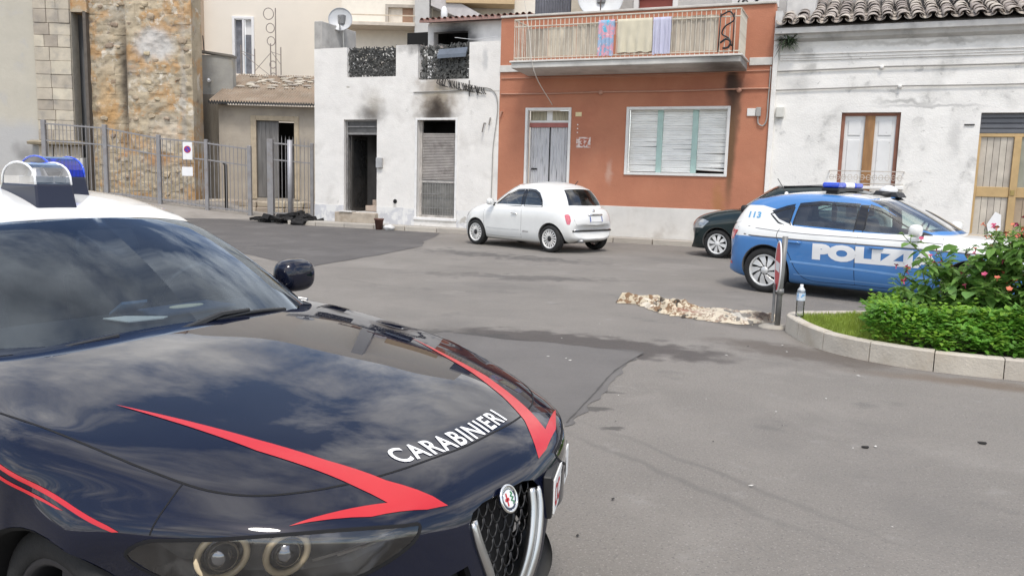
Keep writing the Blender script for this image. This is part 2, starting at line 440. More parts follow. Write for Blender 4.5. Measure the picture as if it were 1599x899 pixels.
def ribbon_along(name, skin, pts, width, mt, parent, lift=.001, n=6, closed=False):
    """Thin strip lying on the skin along a run of 3-D points (panel gaps, trim lines)."""
    P = spl(pts, n, closed=closed) if len(pts) > 2 else [Vector(pts[0]).lerp(Vector(pts[1]), i/20) for i in range(21)]
    Q = [skin.bvh.find_nearest(p)[0] for p in P]; rows = []; N = len(Q)
    for i, q in enumerate(Q):
        nn = skin.normal(q); t = (Q[(i+1) % N if closed else min(i+1, N-1)]-Q[i-1 if closed else max(i-1, 0)])
        s = t.cross(nn); s = s.normalized() if s.length > 1e-9 else Vector((0,0,1))
        rows.append([q-s*width/2+nn*lift, q+nn*(lift+width*.06), q+s*width/2+nn*lift])
    if closed: rows.append(rows[0])
    mb = MB(); mb.grid(rows)
    return part(name, mb, mt, parent, smooth=True, local=True)
# ------------------------------------------------------------------ the black patrol car in front
GP, GR = (-1.578, 2.146, 0), -.186
GST = [  # x0, curve, power, (y,z) from bottom centre to top centre
 (.735,.70,3.0,[(0,.13),(.50,.13),(.60,.14),(.66,.15),(.70,.16),(.70,.17),(.66,.18),(.55,.185),(.40,.19),(.20,.19),(0,.19)]),
 (.785,.82,3.0,[(0,.12),(.62,.13),(.75,.20),(.81,.28),(.83,.335),(.80,.37),(.73,.385),(.60,.392),(.42,.395),(.20,.395),(0,.395)]),
 (.770,.74,3.2,[(0,.12),(.68,.13),(.81,.24),(.865,.37),(.875,.46),(.85,.525),(.77,.545),(.63,.55),(.44,.553),(.22,.553),(0,.553)]),
 (.730,.64,3.8,[(0,.12),(.72,.13),(.84,.26),(.89,.42),(.897,.545),(.88,.645),(.785,.672),(.645,.668),(.45,.655),(.22,.655),(0,.655)]),
 (.615,.68,3.9,[(0,.12),(.75,.13),(.86,.28),(.905,.46),(.908,.60),(.89,.715),(.80,.745),(.66,.742),(.46,.731),(.23,.734),(0,.735)]),
 (.400,.50,3.6,[(0,.12),(.76,.13),(.865,.29),(.91,.48),(.913,.64),(.897,.758),(.825,.795),(.69,.795),(.47,.797),(.24,.799),(0,.80)]),
 (.120,.32,3.2,[(0,.12),(.77,.13),(.865,.30),(.91,.50),(.915,.665),(.903,.79),(.842,.833),(.71,.838),(.48,.848),(.24,.854),(0,.856)]),
 (-.18,.24,3.0,[(0,.12),(.77,.13),(.865,.30),(.91,.50),(.915,.68),(.905,.80),(.855,.853),(.73,.873),(.49,.891),(.24,.901),(0,.904)]),
 (-.45,.20,3.0,[(0,.12),(.77,.13),(.865,.30),(.905,.50),(.913,.69),(.908,.82),(.862,.876),(.74,.902),(.50,.923),(.25,.936),(0,.940)]),
 (-.66,.18,3.0,[(0,.12),(.77,.13),(.865,.30),(.905,.50),(.912,.69),(.908,.825),(.865,.890),(.74,.918),(.50,.938),(.25,.952),(0,.957)]),
 (-1.2,.12,3.0,[(0,.12),(.77,.13),(.865,.30),(.902,.50),(.910,.69),(.905,.83),(.862,.895),(.74,.92),(.50,.93),(.25,.935),(0,.935)]),
 (-2.0,.06,3.0,[(0,.12),(.77,.13),(.865,.30),(.902,.50),(.912,.70),(.905,.84),(.860,.905),(.74,.92),(.50,.925),(.25,.925),(0,.925)]),
 (-2.8,.0,3.0,[(0,.14),(.77,.15),(.865,.30),(.91,.50),(.918,.70),(.90,.85),(.845,.92),(.73,.935),(.50,.945),(.25,.95),(0,.95)]),
 (-3.35,-.08,3.0,[(0,.18),(.72,.20),(.84,.32),(.89,.52),(.895,.72),(.86,.87),(.79,.94),(.68,.955),(.47,.965),(.23,.97),(0,.97)]),
 (-3.70,-.20,3.0,[(0,.24),(.66,.26),(.79,.36),(.85,.54),(.85,.73),(.80,.87),(.72,.93),(.62,.945),(.43,.955),(.21,.96),(0,.96)]),
 (-3.80,-.26,3.0,[(0,.30),(.56,.31),(.68,.40),(.73,.53),(.73,.66),(.69,.75),(.62,.80),(.53,.82),(.37,.83),(.18,.835),(0,.835)]),
]
GRING = [((-.55,0,.90),(-1.27,0,1.300)),((-.57,.30,.90),(-1.29,.25,1.297)),((-.67,.58,.89),(-1.36,.48,1.278)),((-.76,.715,.875),(-1.45,.555,1.262)),
 ((-1.00,.79,.87),(-1.60,.585,1.30)),((-1.60,.815,.88),(-1.95,.60,1.355)),((-2.20,.80,.89),(-2.25,.59,1.345)),((-2.75,.735,.915),(-2.55,.55,1.28)),((-3.02,.62,.94),(-2.68,.48,1.26)),((-3.16,.30,.95),(-2.75,.25,1.275)),((-3.18,0,.955),(-2.77,0,1.28))]
# ------------------------------------------------------------------ shared car materials
def paint(name, col, rough=.5, metal=0., coat=1., var=.04, back=(.20,.20,.195), spec=.1):
    return M(name, col, rough, metal, var=var, scale=3, coat=coat, back=back, spec=spec)
navy = paint('navy_paint', (.0045,.0065,.018), .5, spec=0.)
white_paint = paint('white_car_paint', (.76,.76,.735))
police_blue = paint('police_blue_paint', (.065,.205,.48))
green_paint = paint('dark_green_paint', (.006,.018,.02))
black_trim = M('black_trim', (.012,.012,.013), .45, var=.1, scale=20)
gloss_black = M('gloss_black', (.006,.006,.007), .12, var=0, coat=.6)
rubber = M('tyre_rubber', (.016,.016,.016), .85, var=.2, scale=14, bump=.15, bscale=90, grime=((.07,.065,.06),9,.25))
dark_void = M('dark_recess', (.008,.008,.008), .95, var=.1)
seam_mat = M('panel_gap', (.004,.004,.005), .9, var=0)
chrome = M('chrome', (.75,.75,.74), .12, 1., var=.03)
satin_metal = M('satin_chrome', (.55,.55,.54), .28, 1., var=.05)
silver_paint = M('wheel_silver', (.62,.62,.61), .35, .25, var=.05, coat=.3)
cloth_dark = M('seat_cloth', (.07,.072,.08), .9, var=.15, scale=30, sheen=.2)
cloth_pale = M('pale_seat_cloth', (.34,.31,.27), .9, var=.1, scale=30)
dash_mat = M('dashboard_plastic', (.022,.024,.03), .65, var=.1, bump=.1, bscale=300)
car_glass = glass('car_glass', (.80,.92,.88), .92, ior=1.5, dirt=.06, refl=2.6)
screen_glass = glass('screen_glass', (.70,.80,.86), .80, ior=1.5, dirt=.02, refl=1.4, gloss=(.72,.84,1.))
dark_glass = glass('tinted_glass', (.45,.55,.62), .45, ior=1.55, dirt=.04)
lens_glass = glass('lens_glass', (.95,.95,.95), .92, ior=1.5, dirt=.01, refl=2.2)
red_lens = M('red_lens', (.55,.02,.04), .12, var=.15, scale=40, coat=.8)
red_vinyl = M('red_vinyl', (.50,.013,.02), .35, var=.04, coat=.2)
white_vinyl = M('white_vinyl', (.80,.80,.80), .4, var=.03)
plate_white = M('plate_white', (.78,.78,.76), .4, var=.05)
ink_black = M('ink_black', (.012,.012,.012), .6, var=0)
ink_red = M('ink_red', (.5,.02,.03), .5, var=0)
blue_lamp = M('blue_lamp', (.01,.07,.62), .12, var=.2, scale=30, coat=.8)
white_plastic = M('white_plastic', (.8,.8,.8), .35, var=.03)
amber = M('amber_reflector', (.75,.45,.18), .2, .6, var=.2, scale=20)
tan_ring = M('lamp_ring', (.86,.70,.46), .3, 0., var=.1, coat=.5)

def islands(bm):
    seen, res = set(), []
    for f in bm.faces:
        if f in seen: continue
        g, st = [], [f]; seen.add(f)
        while st:
            q = st.pop(); g.append(q)
            for e in q.edges:
                for h in e.link_faces:
                    if h not in seen: seen.add(h); st.append(h)
        res.append(g)
    return res
def wheel(car, x, y, R, wd, style, mt, rim_r=None, disc=None):
    """wheel > tyre, rim, hub_cap; outer face away from the car's middle."""
    s = 1 if y > 0 else -1
    e = bpy.data.objects.new('wheel', None); COL.objects.link(e); e.parent = car; e.location = (x, y, R); e.empty_display_size = .1
    r = rim_r or R*.66; h = wd/2
    prof = [(r-.004,-h*.7),(r+.006,-h*.95),(r+.03,-h),(R-.04,-h*.98),(R-.012,-h*.86),(R,-h*.62),(R,-h*.3),(R-.004,-h*.29),(R-.004,-h*.24),(R,-h*.23),(R,h*.23),(R-.004,h*.24),(R-.004,h*.29),(R,h*.3),(R,h*.62),(R-.012,h*.86),(R-.04,h*.98),(r+.03,h),(r+.006,h*.95),(r-.004,h*.7)]
    part('tyre', MB().lathe(prof, 48, ax='y'), rubber, e, smooth=True, local=True)
    o = s*h*.78
    part('rim', MB().lathe([(r+.004,s*h*.9),(r-.008,s*h*.93),(r-.018,s*h*.86),(r-.02,s*h*.2),(r-.03,-s*h*.6)], 40, ax='y'), mt, e, smooth=True, local=True)
    part('brake_disc', MB().lathe([(0,s*h*.1),(r*.75,s*h*.1),(r*.75,0)], 24, ax='y'), disc or dark_void, e, local=True)
    sp = MB(); n = {'fan9': 9, 'leaf8': 8, 'multi16': 16, 'five': 5}[style]
    for k in range(n):
        a = 2*pi*k/n+.2
        def P(rad_, da, out_): return (rad_*cos(a+da), o+s*out_, rad_*sin(a+da))
        if style == 'fan9': q = [(r*.26,-.30),(r*.55,-.16),(r*.97,.02),(r*.97,.50),(r*.66,.40),(r*.34,.24)]
        elif style == 'leaf8': q = [(r*.22,-.26),(r*.55,-.27),(r*.97,-.20),(r*.97,.20),(r*.55,.27),(r*.22,.26)]
        elif style == 'multi16': q = [(r*.30,-.14),(r*.6,-.11),(r*.97,-.095),(r*.97,.095),(r*.6,.11),(r*.30,.14)]
        else: q = [(r*.18,-.4),(r*.6,-.2),(r*.97,-.22),(r*.97,.22),(r*.6,.2),(r*.18,.4)]
        fr = [P(ra, da, .012-.02*(ra/r)**2) for ra, da in q]; bk = [P(ra, da, -.018) for ra, da in q]; m_ = len(q)
        sp.add(fr+bk, [tuple(range(m_)), tuple(range(2*m_-1, m_-1, -1))]+[(i, m_+i, m_+(i+1)%m_, (i+1)%m_) for i in range(m_)])
    part('spokes', sp, mt, e, bevel=.003, local=True)
    part('hub_cap', MB().lathe([(0,o+s*.022),(r*.16,o+s*.02),(r*.24,o+s*.008),(r*.26,o-s*.02)], 20, ax='y'), black_trim if style == 'multi16' else mt, e, smooth=True, local=True)
    return e
def arch(lb, x, R, z, zmin, n=26):
    """Cut both wheel openings; returns nothing."""
    for s in (1, -1):
        P = [(x+R*cos(a), s, z+R*sin(a)) for a in [(-.35+i*(pi+.7)/n) for i in range(n+1)]]
        P += [(x-R*.93, s, zmin-.1), (x+R*.93, s, zmin-.1)]
        fs = [f for f in cut(lb, P, (0,-s,0), face=.12) if f.calc_center_median().y*s > .3]
        bmesh.ops.delete(lb, geom=fs, context='FACES')
def arch_parts(car, sk, x, R, z, yin, mt=None):
    for s in (1, -1):
        mb = MB(); m = 22; A = [-.25+i*(pi+.5)/m for i in range(m+1)]
        rows = []
        for a in A:
            p = Vector((x+R*cos(a), s*1.4, z+R*sin(a))); h = sk.bvh.ray_cast(p, Vector((0,-s,0)))
            yo = h[0].y if h[0] else s*.8
            rows.append([(x+R*cos(a), yo+s*.002, z+R*sin(a)), (x+(R-.012)*cos(a), yo-s*.012, z+(R-.012)*sin(a)), (x+(R-.004)*cos(a), yo-s*.05, z+(R-.004)*sin(a)), (x+R*1.02*cos(a), s*yin, z+R*1.02*sin(a))])
        part('wheel_arch', mb.grid(rows), mt or black_trim, car, smooth=True, local=True)
def seat(mb_back, x, y, z0, w=.46, h=.60, tilt=.22):
    mb_back.prism([(x+.02,y-w/2,z0),(x+.50,y-w/2,z0+.04),(x+.50,y-w/2,z0+.16),(x,y-w/2,z0+.14)], (0,0,0), (0,w,0))
    mb_back.prism([(x,y-w/2,z0+.08),(x+.12,y-w/2,z0+.10),(x+.10-h*tilt,y-w/2+.0,z0+.1+h),(x-h*tilt,y-w/2,z0+.1+h)], (0,.02,0), (0,w-.02,0))
    mb_back.prism([(x-h*tilt-.02,y-.12,z0+.13+h),(x-h*tilt+.08,y-.12,z0+.13+h),(x-h*tilt+.05,y-.10,z0+.32+h),(x-h*tilt-.03,y-.10,z0+.32+h)], (0,0,0), (0,.23,0))
def put_text(name, skin, txt, size, org, ux, uy, d, mt, parent, bold=0., curve=0., lift=.0022, sx=1., space=1.):
    """Lettering laid on a body: text x runs along ux, text y along uy, from org, seen along d."""
    vs, fs = text_polys(txt, size, bold=bold, sx=sx, space=space); ux, uy, org = Vector(ux), Vector(uy), Vector(org)
    bm = bmesh.new(); V_ = [bm.verts.new(org+ux*a+uy*(b+curve*a*a)) for a, b in vs]
    for f in fs:
        try: bm.faces.new([V_[i] for i in f])
        except ValueError: pass
    bmesh.ops.triangulate(bm, faces=bm.faces)
    for _ in range(4):
        lg = [e for e in bm.edges if e.calc_length() > .06]
        if not lg: break
        bmesh.ops.subdivide_edges(bm, edges=lg, cuts=1); bmesh.ops.triangulate(bm, faces=bm.faces)
    if skin:
        for v in bm.verts: v.co = skin.drop(v.co, d, lift)
        face_out(bm, d)
    return skin_part(name, bm, mt, parent, skin)
def mirror_parts(car, x, y, z, s, mt, w=.10, h=.075):
    """Door mirror: shaped shell on an arm."""
    o = part('door_mirror', MB().ball((x, y, z), (.075, w, h), 20, 14, e=.72), mt, car, smooth=True, local=True)
    part('mirror_arm', MB().bar((x, y-s*w*.7, z-.03), (x+.03, y-s*w*1.75, z-.075), .05, .03), black_trim, o, bevel=.006, local=True)
    part('mirror_glass', MB().lathe([(0,0),(.055,0),(.058,.004)], 20, c=(x-.068, y, z), ax='x'), chrome, o, local=True)
    return o

# ------------------------------------------------------------------ build the black patrol car
def build_giulia():
    car = thing('patrol_car', 'black and white patrol car with red hood stripes close to the camera', 'car', GP, GR)
    lb = body_bm(GST, 8, 6); hb = house_bm(GRING, 8, 8, .03, .06); sk = Skin(lb, hb); skl = Skin(lb); skh = Skin(hb)
    arch(lb, 0, .335, .305, .0); arch(lb, -2.82, .335, .305, .0)
    # cabin hole in the lower body
    fs = cut(lb, [(-.66,-.52,1),(-.86,-.70,1),(-1.2,-.77,1),(-2.4,-.77,1),(-2.9,-.62,1),(-2.9,.62,1),(-2.4,.77,1),(-1.2,.77,1),(-.86,.70,1),(-.66,.52,1),(-.62,0,1)], (0,0,-1), face=.5)
    bmesh.ops.delete(lb, geom=fs, context='FACES')
    half = [(.612,0),(.608,.11),(.594,.27),(.565,.40),(.52,.51),(.45,.61),(.36,.676),(.22,.725),(.04,.768),(-.32,.828),(-.62,.858),(-.745,.80),(-.66,.62)]
    hood_out = [(x, -y, 1) for x, y in reversed(half)] + [(x, y, 1) for x, y in half[1:]] + [(-.605,.3,1),(-.585,0,1),(-.605,-.3,1)]
    hood = take(lb, cut(lb, hood_out, (0,0,-1), face=.3))
    # headlamps
    lamp = [(.272,-.838,.628),(.305,-.810,.662),(.375,-.772,.672),(.44,-.729,.676),(.544,-.635,.681),(.655,-.481,.671),(.705,-.38,.655),(.719,-.333,.645),(.728,-.352,.622),(.721,-.418,.593),(.684,-.51,.563),(.60,-.62,.55),(.47,-.735,.552),(.352,-.803,.575)]
    lenses = []
    for s in (1, -1):
        P = [(x, s*y, z) for x, y, z in lamp]
        lenses.append((s, take(lb, cut(lb, P, (-.72, s*.66, -.2), face=.1))))
    # shield grille
    V = [(.10,.632),(.15,.622),(.172,.598),(.155,.54),(.115,.43),(.075,.33),(.035,.235),(.0,.205)]
    vout = [(1, y, z) for y, z in V]+[(1, -y, z) for y, z in reversed(V[:-1])]
    gr = cut(lb, vout, (-1,0,0), face=.2); bmesh.ops.delete(lb, geom=gr, context='FACES')
    # side intakes low in the bumper
    for s in (1, -1):
        P = [(1,s*y,z) for y, z in ((.20,.50),(.62,.46),(.70,.40),(.62,.25),(.17,.22),(.13,.30))]
        f2 = cut(lb, P, (-1,0,0), face=.15); nb = take(lb, f2)
        lg = set(max(islands(nb), key=len)); bmesh.ops.delete(nb, geom=[f for f in nb.faces if f not in lg], context='FACES')
        for v in nb.verts: v.co.x -= .05
        skin_part('lower_intake', nb, black_trim, car, None)
    body = skin_part('body', lb, navy, car, skl)
    hd = skin_part('hood', hood, navy, car, skl)
    ribbon_along('hood_gap', skl, [skl.drop((x, y, 1), (0,0,-1), 0) for x, y, _ in hood_out[:-3]], .006, seam_mat, car, lift=.0008)
    for s in (-1, 1):
        ribbon_along('bumper_gap', skl, [skl.drop(p, (0,0,-1), 0) for p in ((.30,s*.70,1),(.312,s*.76,1),(.315,s*.80,1))], .004, seam_mat, car, lift=.0008)
        ribbon_along('fender_crease', skl, [skl.drop((x, s*1.2, z), (0,-s,0), 0) for x, z in ((-.7,.70),(-.4,.35))], .004, seam_mat, car, lift=.0008)
        ribbon_along('door_gap', skl, [skl.drop((x, s*1.5, z), (0,-s,0), 0) for x, z in ((-.78,.83),(-.74,.6),(-.72,.25))], .005, seam_mat, car, lift=.0008)
        ribbon_along('door_gap', skl, [skl.drop((x, s*1.5, z), (0,-s,0), 0) for x, z in ((-1.72,.83),(-1.70,.6),(-1.70,.25))], .005, seam_mat, car, lift=.0008)
    arch_parts(car, skl, 0, .335, .305, .40, dark_void); arch_parts(car, skl, -2.82, .335, .305, .40, dark_void)
    for x in (0, -2.82):
        for y in (-.745, .745): wheel(car, x, y, .312, .225, 'five', M('gunmetal', (.05,.05,.055), .35, .6, var=.1), .225)
    # greenhouse: windscreen, side and rear glass, white roof
    b0 = [(-.585,0,.92),(-.61,.30,.92),(-.70,.56,.91),(-.775,.672,.905)]; t0 = [(-1.275,0,1.302),(-1.295,.25,1.298),(-1.36,.455,1.281),(-1.425,.527,1.268)]
    ws = [(x,-y,z) for x,y,z in reversed(b0)]+b0[1:]+list(reversed(t0))+[(x,-y,z) for x,y,z in t0[1:]]
    wsf = take(hb, cut(hb, ws, (-.52,0,-.85), face=.2))
    rw = [(-3.12,-.3,.97),(-3.0,-.56,.965),(-2.74,-.44,1.22),(-2.79,0,1.24),(-2.74,.44,1.22),(-3.0,.56,.965),(-3.12,.3,.97),(-3.14,0,.97)]
    rwf = take(hb, cut(hb, rw, (.6,0,-.8), face=.2))
    sides = []
    for s in (1, -1):
        for P in ([(-.98,.925),(-1.70,.94),(-1.72,1.27),(-1.55,1.245),(-1.30,1.12)], [(-1.78,.945),(-2.62,.955),(-2.52,1.18),(-2.30,1.275),(-1.80,1.28)]):
            sides.append(take(hb, cut(hb, [(x, s, z) for x, z in P], (0,-s,-.15), face=.3)))
    rp = [Vector(t) for b, t in GRING]; rp = [(t.x+(.012 if i < 3 else -.006 if i > 7 else 0), t.y*1.015, 2) for i, t in enumerate(rp)]
    rf = take(hb, cut(hb, [(x,-y,z) for x,y,z in reversed(rp)]+rp[1:-1], (0,0,-1), face=.02))
    skin_part('roof', rf, white_paint, car, skh)
    skin_part('pillars', hb, gloss_black, car, skh)
    skin_part('windscreen', wsf, screen_glass, car, skh)
    skin_part('rear_window', rwf, dark_glass, car, skh)
    for g in sides: skin_part('side_window', g, dark_glass, car, skh)
    # interior
    part('dashboard', MB().prism([(-.60,-.70,.86),(-.78,-.72,.93),(-1.05,-.72,.945),(-1.12,-.72,.90),(-1.10,-.72,.66),(-.7,-.7,.6)], (0,0,0), (0,1.42,0)), dash_mat, car, bevel=.02, seg=2, local=True)
    part('floor_pan', MB().box((-.7,-.74,.22),(-3.0,.74,.26)), dark_void, car, local=True)
    for y in (-.37, .37):
        m_ = MB(); seat(m_, -1.72, y, .36, .50, .56); part('front_seat', m_, cloth_dark, car, bevel=.03, seg=2, local=True)
    m_ = MB(); seat(m_, -2.62, 0, .42, 1.30, .50); part('rear_bench', m_, cloth_dark, car, bevel=.03, seg=2, local=True)
    sw = MB(); C = Vector((-1.18,.37,.93)); A, B = Vector((0,1,0)), Vector((.40,0,.92))
    sw.tube([C+(A*cos(a)+B*sin(a))*.18 for a in [2*pi*i/24 for i in range(24)]], .014, 8, True)
    for a in (0, pi, -pi/2): sw.bar(C, C+(A*cos(a)+B*sin(a))*.18, .03, .015)
    part('steering_wheel', sw, black_trim, car, local=True)
    # things on the dashboard: folder, oval badge, white sheet, booklet
    def sheet(name, quad, mt, lab=None):
        o = part(name, MB().prism(quad, (0,0,-.006), (0,0,0)), mt, None, local=True); return o
    part('inner_mirror', MB().prism([(-1.16,-.13,1.155),(-1.17,.13,1.155),(-1.19,.14,1.195),(-1.19,.13,1.235),(-1.18,-.13,1.235),(-1.17,-.14,1.195)], (0,0,0), (-.03,0,0)), black_trim, car, bevel=.012, seg=2, local=True)
    part('sensor_housing', MB().prism([(-1.20,-.12,1.262),(-1.20,.12,1.262),(-1.10,.085,1.205),(-1.06,0,1.182),(-1.10,-.085,1.205)], (0,0,-.03), (-.01,0,.0)), black_trim, car, bevel=.01, seg=2, local=True)
    # wipers on the glass foot
    for (xa, ya, xb, yb) in ((-.60,-.12,-.665,.44),(-.62,-.70,-.605,-.08)):
        Q = [Vector((xa+(xb-xa)*t, ya+(yb-ya)*t, 0)) for t in [i/8 for i in range(9)]]
        Q = [skh.bvh.find_nearest(Vector((q.x-.005, q.y, .935)))[0]+Vector((.012,0,.004)) for q in Q]
        o = part('wiper', MB().tube(Q, .009, 6), black_trim, car, smooth=True, local=True)
        part('wiper_arm', MB().tube([Q[0]+Vector((.03,-.02,-.01)), Q[3]+Vector((.004,0,.018)), Q[5]+Vector((0,0,.012))], [.014,.011,.007], 6), black_trim, o, local=True)
    part('cowl_panel', MB().grid([[(x-.0, y, z) for (x, y, z) in r] for r in [[(-.60-.22*(abs(y)/.9)**2, y, .936-.05*(abs(y)/.9)**2) for y in [i*.08-.72 for i in range(19)]],[(-.72-.20*(abs(y)/.9)**2, y, .925-.05*(abs(y)/.9)**2) for y in [i*.08-.72 for i in range(19)]]]]), black_trim, car, local=True)
    # headlamps: lens, deep housing, two projectors with rings
    for s, lens in lenses:
        hs = lens.copy(); rim_ = MB()
        for e in hs.edges:
            if len(e.link_faces) == 1:
                a, b = e.verts[0].co.copy(), e.verts[1].co.copy(); inn = Vector((-.07, -s*.03*-1*0, -.004))
                na = skl.normal(a)*-.075; nb_ = skl.normal(b)*-.075
                rim_.add([a, b, b+nb_, a+na], [(0,1,2,3)])
        for v in hs.verts: v.co = v.co+skl.normal(v.co)*-.075
        hl = skin_part('headlamp', hs, M('lamp_housing', (.55,.54,.52), .22, .8, var=.5, scale=18), car, None)
        part('lamp_bezel', rim_, gloss_black, hl, local=True)
        ribbon_along('lamp_gap', skl, [skl.drop((x, s*y, z), (-.72, s*.66, -.2), 0) for x, y, z in lamp], .009, seam_mat, hl, lift=.001, n=4, closed=True)
        skin_part('lens', lens, lens_glass, hl, skl)
        for (px, py, pz, r) in ((.575,-.634,.610,.050),(.455,-.738,.600,.056)):
            c = Vector((px, s*py, pz)); nn = (skl.normal(c)*.6+Vector((.7,0,0))).normalized(); c = skl.bvh.find_nearest(c)[0]-skl.normal(c)*.035
            a = nn.orthogonal().normalized(); b = nn.cross(a)
            part('lamp_ring', MB().tube([c+(a*cos(t)+b*sin(t))*r for t in [2*pi*i/28 for i in range(28)]], .0085, 8, True), tan_ring, hl, smooth=True, local=True)
            bw_ = MB().grid([[c+(a*cos(2*pi*i/28)+b*sin(2*pi*i/28))*rr_+nn*hh_ for rr_, hh_ in ((r*.95,.004),(r*.80,-.012),(r*.62,-.018))] for i in range(29)])
            part('lamp_bowl', bw_, chrome, hl, smooth=True, local=True)
            part('projector', MB().ball(c-nn*.012, r*.74, 18, 12), M('projector_glass', (.35,.36,.38), .03, .85, var=.2, scale=20), hl, smooth=True, local=True)
        for k in range(3):
            q0 = Vector((.60+.03*k, s*(-.575+.055*k), .585+.012*k)); q1 = Vector((.705, s*-.385, .628+.004*k))
            q0, q1 = [skl.bvh.find_nearest(q)[0]-skl.normal(q)*.04 for q in (q0, q1)]
            part('lamp_fin', MB().bar(q0, q1, .003, .005), M('lamp_fin_grey', (.22,.21,.2), .35, .5), hl, local=True)
    # shield grille: backing, scallops, chrome legs
    g = part('grille', MB().prism([(.70, y, z) for _, y, z in vout], (-.02,0,0), (0,0,0)), dark_void, car, local=True)
    sc = MB()
    for r_ in range(11):
        z = .60-r_*.036; half_w = .165*max(0, (z-.20)/.40)
        for k in range(-5, 6):
            y = (k+(.5 if r_ % 2 else 0))*.042
            if abs(y) > half_w: continue
            x = .726+.02*(1-abs(z-.42)/.3)
            sc.tube([(x, y-.019, z+.018), (x+.003, y-.017, z), (x+.004, y-.009, z-.012), (x+.004, y, z-.015), (x+.004, y+.009, z-.012), (x+.003, y+.017, z), (x, y+.019, z+.018)], .0028, 5)
    part('grille_scallops', sc, black_trim, g, smooth=True, local=True)
    for s in (1, -1):
        Q = [skl.drop((2, s*y, z), (-1,0,0), .004) for y, z in ((.164,.60),(.155,.54),(.115,.43),(.075,.33),(.036,.238),(.0,.208))]
        part('grille_leg', MB().tube(spl(Q, 5), [.006]+[.009+.004*sin(pi*i/25) for i in range(25)], 8), satin_metal, g, smooth=True, local=True)
        Q2 = [q+Vector((-.014,-s*.018,-.004)) for q in Q]
        part('grille_blade', MB().tube(spl(Q2, 5), .014, 8), satin_metal, g, smooth=True, local=True)
    # round emblem
    c = skl.drop((2,0,.612), (-1,0,0), .006); nn = skl.normal(c); a = Vector((0,1,0)); b = nn.cross(a).normalized()
    if b.z < 0: b = -b
    nn = a.cross(b); nn = nn if nn.x > 0 else -nn
    def disc(r, t, h): return [c+(a*cos(2*pi*i/32)+b*sin(2*pi*i/32))*r*1.0+nn*h for i in range(32)]
    em = part('emblem', MB().prism(disc(.037,0,0), (0,0,0), nn*.006), M('emblem_blue', (.01,.02,.07), .25, var=0, coat=.5), car, local=True)
    part('emblem_ring', MB().tube(disc(.036,0,.006), .0045, 8, True), chrome, em, smooth=True, local=True)
    part('emblem_ring', MB().tube(disc(.0245,0,.006), .0016, 6, True), chrome, em, smooth=True, local=True)
    part('emblem_field', MB().prism(disc(.024,0,.006), (0,0,0), nn*.0015), white_vinyl, em, local=True)
    X = lambda u, v, h=.009: c+a*u+b*v+nn*h
    part('emblem_cross', MB().add([X(-.021,-.004),X(-.002,-.004),X(-.002,.004),X(-.021,.004)], [(0,1,2,3)]).add([X(-.0145,-.018),X(-.0085,-.018),X(-.0085,.018),X(-.0145,.018)], [(0,1,2,3)]), ink_red, em, local=True)
    part('emblem_serpent', MB().tube([X(.010,-.018),X(.017,-.012),X(.006,-.006),X(.017,0),X(.006,.006),X(.015,.011),X(.010,.017)], [.0015,.0022,.0025,.0025,.0025,.0025,.002], 6), M('emblem_green', (.02,.22,.08), .35, var=0), em, smooth=True, local=True)
    part('emblem_lettering', MB().add(*(lambda L: ([p for q in L for p in q], [tuple(4*i+j for j in range(4)) for i in range(len(L))]))([[X(cos(t)*r_-sin(t)*w_, sin(t)*r_+cos(t)*w_, .0068) for r_, w_ in ((.0275,-.0016),(.0325,-.0016),(.0325,.0016),(.0275,.0016))] for t in [pi/2+(k-4.5)*.21 for k in range(10)]])), chrome, em, local=True)
    # number plate, offset to the car's left
    p0, p1 = Vector((.782,.215,0)), Vector((.645,.54,0)); u = (p1-p0).normalized(); nrm = Vector((-u.y*-1, u.x*-1*-1, 0)); nrm = Vector((u.y, -u.x, 0)); zc = .555
    nrm = nrm if nrm.x > 0 else -nrm
    c0 = (p0+p1)/2+Vector((0,0,zc)); L_ = (p1-p0).length/2
    pl = part('number_plate', MB().prism([c0-u*L_-Vector((0,0,.055)), c0+u*L_-Vector((0,0,.055)), c0+u*L_+Vector((0,0,.055)), c0-u*L_+Vector((0,0,.055))], (0,0,0), nrm*.006), plate_white, car, bevel=.002, local=True)
    part('plate_holder', MB().prism([c0-u*(L_+.012)-Vector((0,0,.066)), c0+u*(L_+.012)-Vector((0,0,.066)), c0+u*(L_+.012)+Vector((0,0,.066)), c0-u*(L_+.012)+Vector((0,0,.066))], nrm*-.03, nrm*-.001), black_trim, pl, bevel=.004, local=True)
    put_text('plate_letters', None, 'CC', .095, c0-u*.122-Vector((0,0,.034))+nrm*.0075, u*.8, (0,0,1), None, ink_red, pl, bold=.002)
    put_text('plate_letters', None, 'EL 4', .095, c0+u*.035-Vector((0,0,.034))+nrm*.0075, u*.8, (0,0,1), None, ink_black, pl, bold=.002)
    # red hood arrows, lettering, flank lines
    SP = [(-.12,-.616),(.084,-.542),(.284,-.474),(.465,-.4),(.602,-.329),(.722,-.224),(.708,-.291),(.656,-.439),(.556,-.606),(.652,-.377),(.576,-.411),(.324,-.507),(.108,-.558)]
    for s in (1, -1):
        Q = [(x, s*y, 1) for x, y in SP]
        decal('hood_stripe', skl, [[Q[0],Q[1],Q[2],Q[3],Q[4],Q[5],Q[9],Q[10],Q[11],Q[12]], [Q[9],Q[5],Q[6],Q[7],Q[8]]], (0,0,-1), red_vinyl, car, lift=.0018)
        f1 = [(-.60,.872),(-.146,.774),(-.014,.743),(.114,.713),(.215,.690),(.247,.679),(.231,.677),(.128,.701),(-.008,.731),(-.139,.762),(-.60,.856)]
        f2 = [(-.60,.838),(-.137,.748),(-.029,.724),(.059,.708),(.086,.703),(.065,.703),(-.026,.716),(-.135,.739),(-.60,.826)]
